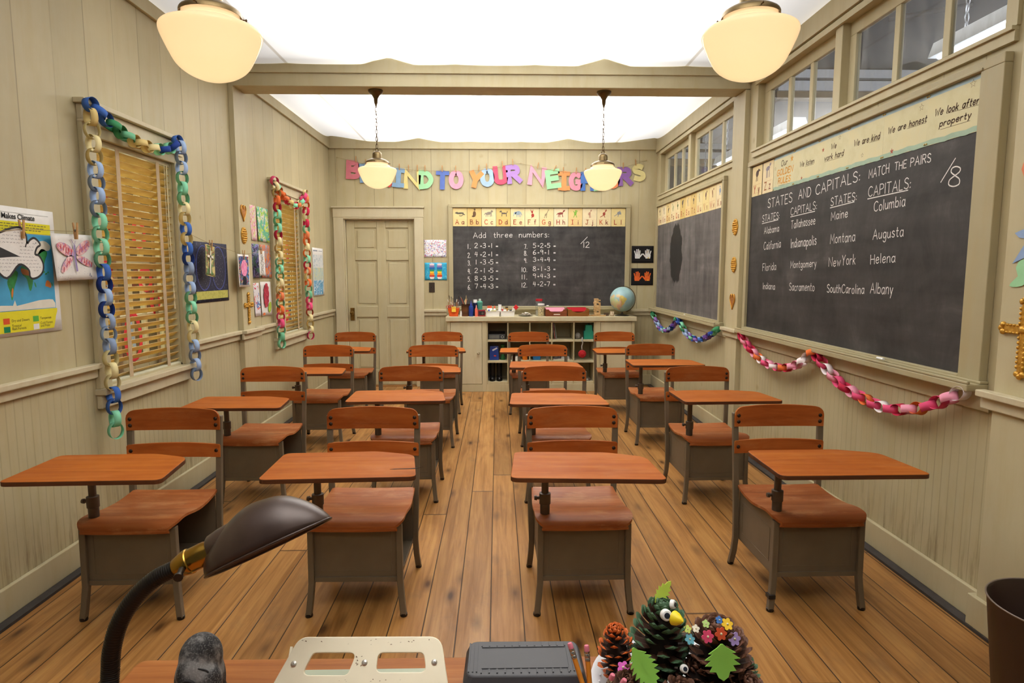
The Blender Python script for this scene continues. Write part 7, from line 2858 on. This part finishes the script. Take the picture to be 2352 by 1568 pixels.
b.tube(rim, .0018, 6, closed=True)
b.build('rolled_rim', M_shade, so)
b = B()
b.M = Matrix.Translation(d0 + ax_ * .058) @ R3
b.lathe([(.0, 0), (.0185, 0), (.021, .003), (.024, .02), (.025, .035), (0, .035)], 26)
b.build('shade_holder', M_shade, GL_)
b = B()
b.M = Matrix.Translation(d0 + ax_ * .075 - nn * .004) @ R3
b.lathe([(.012, 0), (.013, .02), (.024, .045), (.027, .06), (.022, .078), (0, .086)], 20)
b.build('light_bulb', paint('bulb_glass', 'e6e2d6', .15), GL_)

# ---- grey stone animal
o = thing('animal_figurine', 'small speckled grey stone animal figurine on the foreground desk', 'figurine', (-0.447, 0.895, 0.74))
b = B()
for c, r in (((-.002, .004, .05), (.036, .036, .052)), ((.0, .006, .085), (.031, .031, .036)), ((-.006, .002, .025), (.042, .042, .028)), ((.018, -.018, .06), (.022, .022, .028)), ((.024, -.028, .045), (.018, .02, .02)), ((.03, -.036, .036), (.011, .012, .011)), ((.0, -.012, .07), (.028, .026, .03)), ((-.02, -.026, .016), (.014, .02, .014)), ((.012, -.03, .014), (.014, .02, .013))):
    b.ball(c, r, 20, 14)
t = NT('speckled_stone')
a_ = t.noise(t.obj(), 38, 3, .5)
g_ = t.noise(t.obj(), 420, 2)
col = t.ramp(a_, [(.40, lin('252325')), (.49, lin('4a4848')), (.56, lin('7d7a78'))])
col = t.mix(t.ramp(g_, [(.52, 0.0), (.66, .35)]), col, lin('a5a3a0'))
t.set(Base_Color=col, Roughness=.75)
t.bump(g_, .4, .001)
bo = b.build('body', t.m, o)
md = bo.modifiers.new('remesh', 'REMESH')
md.mode = 'VOXEL'
md.voxel_size = 0.0028
md.use_smooth_shade = True
md = bo.modifiers.new('smooth', 'SMOOTH')
md.factor = 0.7
md.iterations = 10
M_carve = paint('carved_dark', '242122', .7)
b = B()
for c, r in (((.0205, -.0435, .0555), .0042),):
    P = [(c[0] + r * math.cos(a), c[1] - .001, c[2] + r * math.sin(a)) for a in [2 * PI * k / 14 for k in range(14)]]
    b.tube(P, .0011, 6, closed=True)
b.build('eye', paint('carved_pale', 'b4b0a8', .7), o)
b = B()
b.ball((.0205, -.0425, .0555), (.0026, .0018, .0026), 10, 6)
b.build('pupil', M_carve, o)
b = B()
P = [(.001 + .011 * math.cos(a), -.037 - .003 * math.sin(a), .066 + .011 * math.sin(a)) for a in [PI * k / 12 - .2 for k in range(16)]]
b.tube(P, .0018, 6)
P = [(.006 + .02 * math.cos(a), -.028, .082 + .006 * math.sin(a)) for a in [PI * k / 10 for k in range(11)]]
b.tube(P, .0012, 6)
b.build('ear', M_carve, o)

# ---- cream painted metal sorter
M_creammetal = paint('chipped_cream_enamel', 'f2e8cc', .38, var=.06, scale=9)
o = thing('file_sorter', 'cream enamelled metal desk sorter with two handle cut-outs and three rivets', 'file sorter', (0, 0, 0))
outer = round_poly([(-.361, -.0465), (-.0695, -.0465), (-.0915, .0605), (-.3125, .0625)], [.004, .004, .022, .02])
hl = round_poly([(-.289, .0418), (-.2195, .0412), (-.2305, .0078), (-.3035, .0088)][::-1], .010)
hr = round_poly([(-.1885, .0408), (-.1155, .040), (-.1095, .0104), (-.1895, .0112)][::-1], .010)
me = plate_with_holes(outer, [hl, hr], .003, .0012)
TILT = math.radians(50)
fp = mesh_obj('front_plate', me, M_creammetal, o)
fp.rotation_euler = (TILT, 0, 0)
fp.location = (0, .905, .778)
FM = Matrix.Translation((0, .905, .778)) @ Matrix.Rotation(TILT, 4, 'X')
M_rivet = paint('steel_rivet', 'cfcac0', .3, metal=.7)
for x, z in ((-.3155, .0254), (-.2069, .0258), (-.0992, .025)):
    b = B()
    b.M = FM @ Matrix.Translation((x, z, .0026))
    b.lathe([(.0046, 0), (.0046, .0008), (.003, .0022), (.0012, .0024), (.001, .001), (0, .001)], 14)
    b.build('rivet', M_rivet, o)
b = B()
b.box(-.33, -.092, .945, .985, .7405, .7465)
b.build('base_plate', paint('pale_green_enamel', 'a3ab92', .45), o, bevel=.002)
for x in (-.325, -.0975):
    b = B()
    b.add([(x - .002, .875, .742), (x + .002, .875, .742), (x + .002, .975, .742), (x - .002, .975, .742), (x - .002, .94, .815), (x + .002, .94, .815)], [(0, 3, 2, 1), (0, 1, 5, 4), (2, 3, 4, 5), (1, 2, 5), (3, 0, 4)])
    b.build('side_bracket', M_creammetal, o)
b = B()
b.M = FM @ Matrix.Translation((0, 0, .0030))
for i in range(26):
    x, z = rnd.uniform(-.31, -.10), rnd.choice([rnd.uniform(.050, .059), rnd.uniform(-.01, .004)])
    b.face([(x, z), (x + rnd.uniform(.001, .004), z + rnd.uniform(-.001, .001)), (x + rnd.uniform(.001, .002), z + rnd.uniform(.0006, .0014))], 0)
for i in range(9):
    x, z = -.2165 + rnd.uniform(-.005, .005), .026 + rnd.uniform(-.007, .008)
    b.face([(x, z), (x + rnd.uniform(.001, .003), z + .0004), (x + rnd.uniform(0, .002), z + rnd.uniform(.001, .003))], 0)
b.build('chips', paint('chip_brown', '6a4a2c', .8), o)

# ---- ribbed dark box
o = thing('ribbed_box', 'dark grey plastic box with a ribbed lid on the foreground desk', 'box', (0, 0, 0))
M_dkpl = paint('charcoal_plastic', '38373a', .5, var=.08)
b = B()
lid = round_poly([(-.050, .880), (.130, .878), (.129, .972), (-.047, .974)], .016)
body = [(x * 1.0 + (.004 if x > .04 else -.004), y - .004 if y < .93 else y + .002) for x, y in lid]
n = len(lid)
vs_ = [(x, y, .741) for x, y in body] + [(x, y, .787) for x, y in body] + [(x * .985 + .0006, .926 + (y - .926) * .95, .8) for x, y in lid]
b.add(vs_, [tuple(range(n))[::-1]] + [(i, (i + 1) % n, n + (i + 1) % n, n + i) for i in range(n)] + [(n + i, n + (i + 1) % n, 2 * n + (i + 1) % n, 2 * n + i) for i in range(n)] + [tuple(range(2 * n, 3 * n))])
b.build('box_body', M_dkpl, o, bevel=.002)
b = B()
for k in range(12):
    x = -.026 + .133 * k / 11
    b.box(x - .0011, x + .0011, .888, .898, .7995, .8012)
    b.box(x - .0011, x + .0011, .956, .966, .7995, .8012)
for k in range(3):
    for s_ in (0, 1):
        x = (-.045 + .006 * k) if s_ == 0 else (.121 - .006 * k)
        b.box(x - .0011, x + .0011, .889 + .002, .965, .7995, .8012)
b.box(-.026, .107, .899, .9008, .7995, .8010)
b.box(-.026, .107, .953, .9548, .7995, .8010)
b.build('ribs', M_dkpl, o)
M_crack = paint('seam_dark', '1c1b1d', .6)
b = B()
b.box(-.052, .133, .8742, .8747, .782, .785)
b.build('lid_seam', M_crack, o)

# ---- pencil cup with four pencils and a blue pen
cupo = thing('pencil_cup', 'small dark pencil cup at the bottom edge beside the ribbed box', 'cup', (.137, .848, .74))
b = B()
b.lathe([(0, 0), (.030, 0), (.033, .036), (.031, .036), (.028, .004), (0, .004)], 24)
b.build('cup_body', paint('cup_charcoal', '2a2729', .4), cupo)
M_penY = paint('pencil_orange', 'd98a2c', .4, var=.04)
M_ferr = paint('ferrule', 'b8b4ac', .25, metal=.9)
M_erase = paint('eraser_pink', 'd8788a', .8)


def pencil(label, bot, top):
    p, q = Vector(bot), Vector(top)
    d_ = q - p
    Ln = d_.length
    o = thing('pencil', label, 'pencil', p, Vector((0, 0, 1)).rotation_difference(d_).to_euler(), 'pencils in the foreground cup')
    b = B()
    b.cyl((0, 0, .004), (0, 0, Ln - .021), .0038, n=6)
    b.build('shaft', M_penY, o)
    b = B()
    b.lathe([(.0039, Ln - .022), (.0041, Ln - .021), (.0041, Ln - .018), (.0037, Ln - .0175), (.0041, Ln - .0165), (.0041, Ln - .012), (.0037, Ln - .0115), (.0041, Ln - .0105), (.0041, Ln - .008)], 14)
    b.build('ferrule', M_ferr, o)
    b = B()
    b.lathe([(.0037, Ln - .009), (.0039, Ln - .002), (.003, Ln), (0, Ln + .0003)], 14)
    b.build('eraser', M_erase, o)


pencil('yellow pencil with pink eraser leaning over the ribbed box, left one', (.141, .842, .746), (.105, .872, .857))
pencil('yellow pencil with pink eraser standing upright next to the plate', (.138, .852, .746), (.130, .872, .853))
pencil('pencil with pink eraser leaning right in front of the pinecones, left one', (.135, .850, .746), (.162, .830, .835))
pencil('pencil with pink eraser leaning right in front of the pinecones, right one', (.137, .843, .746), (.177, .820, .834))
o = thing('pen', 'blue capped pen tip at the bottom edge beside the pencils', 'pen', (.128, .845, .746), (.02, -.42, 0))
b = B()
b.cyl((0, 0, 0), (0, 0, .052), .0042, n=12)
b.build('barrel', paint('pen_white', 'd8d8dc', .4), o)
b = B()
b.lathe([(.0046, .044), (.0046, .06), (.003, .066), (0, .067)], 14)
b.build('cap', paint('pen_blue', '2540a0', .35), o)

# ---- bowl of decorated pinecones
BX, BY = .262, .878
o = thing('dish', 'white embossed dish filled with decorated pinecones on the foreground desk', 'dish', (BX, BY, .74))
b = B()
b.lathe([(0, 0), (.06, 0), (.062, .004), (.085, .016), (.112, .038), (.122, .046), (.1225, .049), (.118, .048), (.09, .024), (.06, .010), (0, .009)], 48)
M_porc = paint('white_porcelain', 'dcdcdf', .25, var=.02)
b.build('dish_body', M_porc, o)
b = B()
for k in range(44):
    a = 2 * PI * k / 44
    b.ball((.109 * math.cos(a), .109 * math.sin(a), .0415), (.0022, .0022, .0014), 8, 5)
b.build('beading', M_porc, o)

M_conein = paint('cone_core', '24140c', .8)
M_scaleB = paint('cone_brown', '4a2c1c', .65, var=.35, scale=60)
CONES = {'green': paint('cone_tip_green', '4a6a4a', .6, var=.25, scale=90), 'orange': paint('cone_tip_orange', 'd8692a', .55, var=.2, scale=90), 'brown': paint('cone_tip_brown', '6a4430', .6, var=.3, scale=90)}


def pinecone(label, base, H, R, tip, tilt=(0, 0, 0), rows=11, per=9, group='decorated pinecones'):
    o = thing('pinecone', label, 'pinecone', base, tilt, group)
    b = B()
    b.lathe([(0, H * .04), (R * .45, H * .1), (R * .6, H * .3), (R * .5, H * .6), (R * .25, H * .85), (0, H * .95)], 16)
    b.build('core', M_conein, o)
    b = B()
    N = rows * per
    for q_ in range(N):
        f = (q_ + .5) / N
        a = q_ * 2.39996 + rnd.uniform(-.08, .08)
        env = R * (math.sin(PI * min(1, (f * .80 + .16))) ** .7)
        z = H * (.05 + .86 * f)
        up = -0.35 + 1.45 * f
        e = Matrix.Translation((0, 0, z)) @ Matrix.Rotation(a, 4, 'Z') @ Matrix.Rotation(-up + rnd.uniform(-.15, .15), 4, 'Y')
        ln = env * rnd.uniform(.93, 1.09)
        wd = R * .20 * (.6 + .4 * env / R)
        th = R * .05
        V = []
        for s_, ww, hh, lift in ((.30, .45, .5, 0), (.66, .8, .8, -.02), (.86, 1.05, 1.1, .03), (.98, .9, 1.3, .10), (1.06, .35, .8, .17)):
            zc_ = R * lift * .55
            V += [(ln * s_, -wd * ww, zc_), (ln * s_, 0, zc_ + th * hh), (ln * s_, wd * ww, zc_), (ln * s_, 0, zc_ - th * hh * .8)]
        b.M = e
        for st in range(4):
            b.cm = 0 if st < 2 else 1
            b.add(V[st * 4:st * 4 + 8], [(1, 0, 4, 5), (2, 1, 5, 6), (3, 2, 6, 7), (0, 3, 7, 4)], False)
        b.cm = 1
        b.add(V[16:20], [(0, 3, 2, 1)])
    b.M = Matrix()
    b.build('scales', [M_scaleB, CONES[tip]], o)
    return o


M_leafY = paint('foam_leaf_lime', 'c4dc50', .8, var=.05)
M_leafG = paint('foam_leaf_green', '8cc850', .8, var=.05)


def leaf(parent, Mw, s, mat, teeth=5, narrow=.55):
    """serrated foam leaf, stalk at the origin, tip along +y, placed in world space"""
    half = []
    for k in range(teeth):
        f0, f1 = k / teeth, (k + .75) / teeth
        wv = lambda f: narrow * (math.sin(PI * (.12 + .86 * f)) ** .8)
        half += [(wv(f0) * .34, f0 * .96), (wv(f1) * .56, f1 * .96 + .035)]
    P = [(0.03, -.12)] + half + [(0, 1.06)] + [(-x, y) for x, y in reversed(half)] + [(-0.03, -.12)]
    b = B()
    b.prism([(x * s, y * s) for x, y in P], 0, .0015)
    b.strip([(0, 0), (0, s * .92)], .0012, .0018)
    q = b.build('foam_leaf', mat, parent)
    pm = Matrix.Translation(parent.location) @ parent.rotation_euler.to_matrix().to_4x4()
    q.matrix_local = pm.inverted() @ Mw
    return q


def facing(p, spin=0.0, pitch=0.0, yaw=0.0):
    """frame at p whose z looks back at the class photographer's side of the desk"""
    return Matrix.Translation(p) @ Matrix.Rotation(yaw, 4, 'Z') @ Matrix.Rotation(PI / 2 - pitch, 4, 'X') @ Matrix.Rotation(spin, 4, 'Z')


def local(parent, Mw):
    pm = Matrix.Translation(parent.location) @ parent.rotation_euler.to_matrix().to_4x4()
    return pm.inverted() @ Mw


def flower(parent, p, col, r=.0085, petals=6, pitch=.4, yaw=0.0):
    b = B()
    P = []
    for k in range(petals * 8):
        a = 2 * PI * k / (petals * 8)
        q = r * (.66 + .34 * abs(math.cos(a * petals / 2)))
        P.append((q * math.cos(a), q * math.sin(a)))
    b.prism(P, 0, .0014)
    f = b.build('flower', paint('flower_' + col, col, .6, var=.05), parent)
    f.matrix_local = local(parent, facing(p, 0, pitch, yaw))
    b = B()
    b.ball((0, 0, .0018), (r * .2, r * .2, .0012), 8, 5)
    b.build('flower_centre', paint('flower_bead', 'd8cfa8', .3), f)


def googly(parent, p, r=.0095, pitch=.3, yaw=0.0):
    b = B()
    b.lathe([(r, 0), (r, r * .6), (r * .8, r * .85), (0, r * .95)], 22)
    e = b.build('googly_eye', paint('eye_white', 'e8e6e2', .25, var=.02), parent)
    e.matrix_local = local(parent, facing(p, 0, pitch, yaw))
    b = B()
    b.lathe([(r * .52, r * .9), (r * .5, r * 1.0), (0, r * 1.02)], 18)
    b.build('pupil', paint('eye_pupil', '2a2e38', .2), e)


g = pinecone('tall green painted pinecone bird with googly eyes, yellow beak and lime leaf', (.247, .902, .786), .122, .0455, 'green', (.06, .02, 0), 12, 10)
leaf(g, facing((.240, .90, .906), -.72, .25, .1), .034, M_leafY, 5, .6)
googly(g, (.243, .862, .905), .0082, .3, .1)
googly(g, (.256, .878, .912), .0066, .2, .9)
b = B()
b.lathe([(0.0105, 0), (.009, .006), (.004, .014), (0, .017)], 14)
q = b.build('beak', paint('beak_yellow', 'f2d41c', .5, var=.03), g)
q.matrix_local = local(g, facing((.255, .860, .901), .4, .1, .65))
og_ = pinecone('orange tipped pinecone at the left of the dish', (.186, .902, .782), .088, .030, 'orange', (.05, -.12, 0), 10, 8)
flower(og_, (.183, .862, .824), 'd85ab8', .009, 5, .7, -.3)
br_ = pinecone('brown pinecone crowned with coloured flowers and a lime leaf, right of the green one', (.328, .884, .782), .094, .050, 'brown', (.05, .0, 0), 10, 11)
leaf(br_, facing((.316, .832, .872), PI + .05, .12, .0), .044, M_leafG, 5, 1.05)
for p, cl, r in (((.299, .843, .882), 'e04a72', .0095), ((.318, .843, .886), 'd0502a', .0095), ((.334, .862, .889), 'f0c42c', .009), ((.343, .856, .870), 'a890c8', .010), ((.328, .878, .886), '3a70b8', .006), ((.281, .866, .864), '6ab0c0', .008), ((.279, .872, .876), 'c8d86a', .006), ((.290, .868, .879), 'e8e2cc', .006), ((.306, .872, .884), 'b8d880', .006)):
    flower(br_, p, cl, r, 6 if r > .007 else 5, .7 if r < .0092 else .35, .2)
sm = pinecone('small plain brown pinecone lying at the front of the dish', (.252, .832, .776), .045, .030, 'brown', (.25, .1, .4), 7, 9)
sl = pinecone('dark brown pinecone low at the left front of the dish, with a large green leaf', (.200, .850, .772), .05, .033, 'brown', (.1, -.3, .2), 7, 9)
leaf(sl, facing((.194, .836, .864), PI + .5, .25, .1), .058, M_leafG, 7, .62)
sr = pinecone('brown pinecone at the right edge of the dish', (.345, .842, .774), .045, .031, 'brown', (.2, .35, .2), 7, 9)
flower(sr, (.337, .815, .797), 'e0c23a', .008, 5, .5, .3)
dk = pinecone('small dark green pinecone at the far right of the dish', (.358, .882, .776), .048, .026, 'green', (.1, .3, .2), 7, 8)
cb_ = pinecone('dark pinecone filling the middle of the dish between the green and the brown one', (.292, .868, .772), .055, .030, 'brown', (.1, 0, .2), 7, 9)
googly(cb_, (.266, .842, .834), .006, .5, .2)
leaf(cb_, facing((.272, .838, .812), PI - .5, .4, .1), .022, M_leafG, 4, .9)
b = B()
b.ball((0, 0, 0), .013, 18, 12)
tag(b.build('bauble', paint('bauble_red', '7a2a20', .3), None, (.279, .826, .797)), 'small dark red bauble at the front of the pinecone dish', 'bauble')
leaf(sl, facing((.178, .833, .815), PI + .1, .3, -.2), .02, M_leafG, 4, .8)

# ---- waste bin by the right wall
o = thing('waste_bin', 'tall dark brown metal waste bin at the lower right corner', 'bin', (1.655, 1.715, 0))
b = B()
b.lathe([(0, 0.004), (.128, 0.004), (.132, 0), (.136, .004), (.179, .417), (.181, .42), (.178, .42), (.174, .415), (.13, .012), (0, .012)], 56)
b.build('bin_body', paint('bin_brown', '3b2a22', .42, metal=.25, var=.12, scale=6), o)
b = B()
P = [(.180 * math.cos(a), .180 * math.sin(a), .420) for a in [2 * PI * k / 56 for k in range(56)]]
b.tube(P, .0028, 8, closed=True)
b.build('rolled_rim', paint('bin_rim', '7d6f66', .35, metal=.4), o)
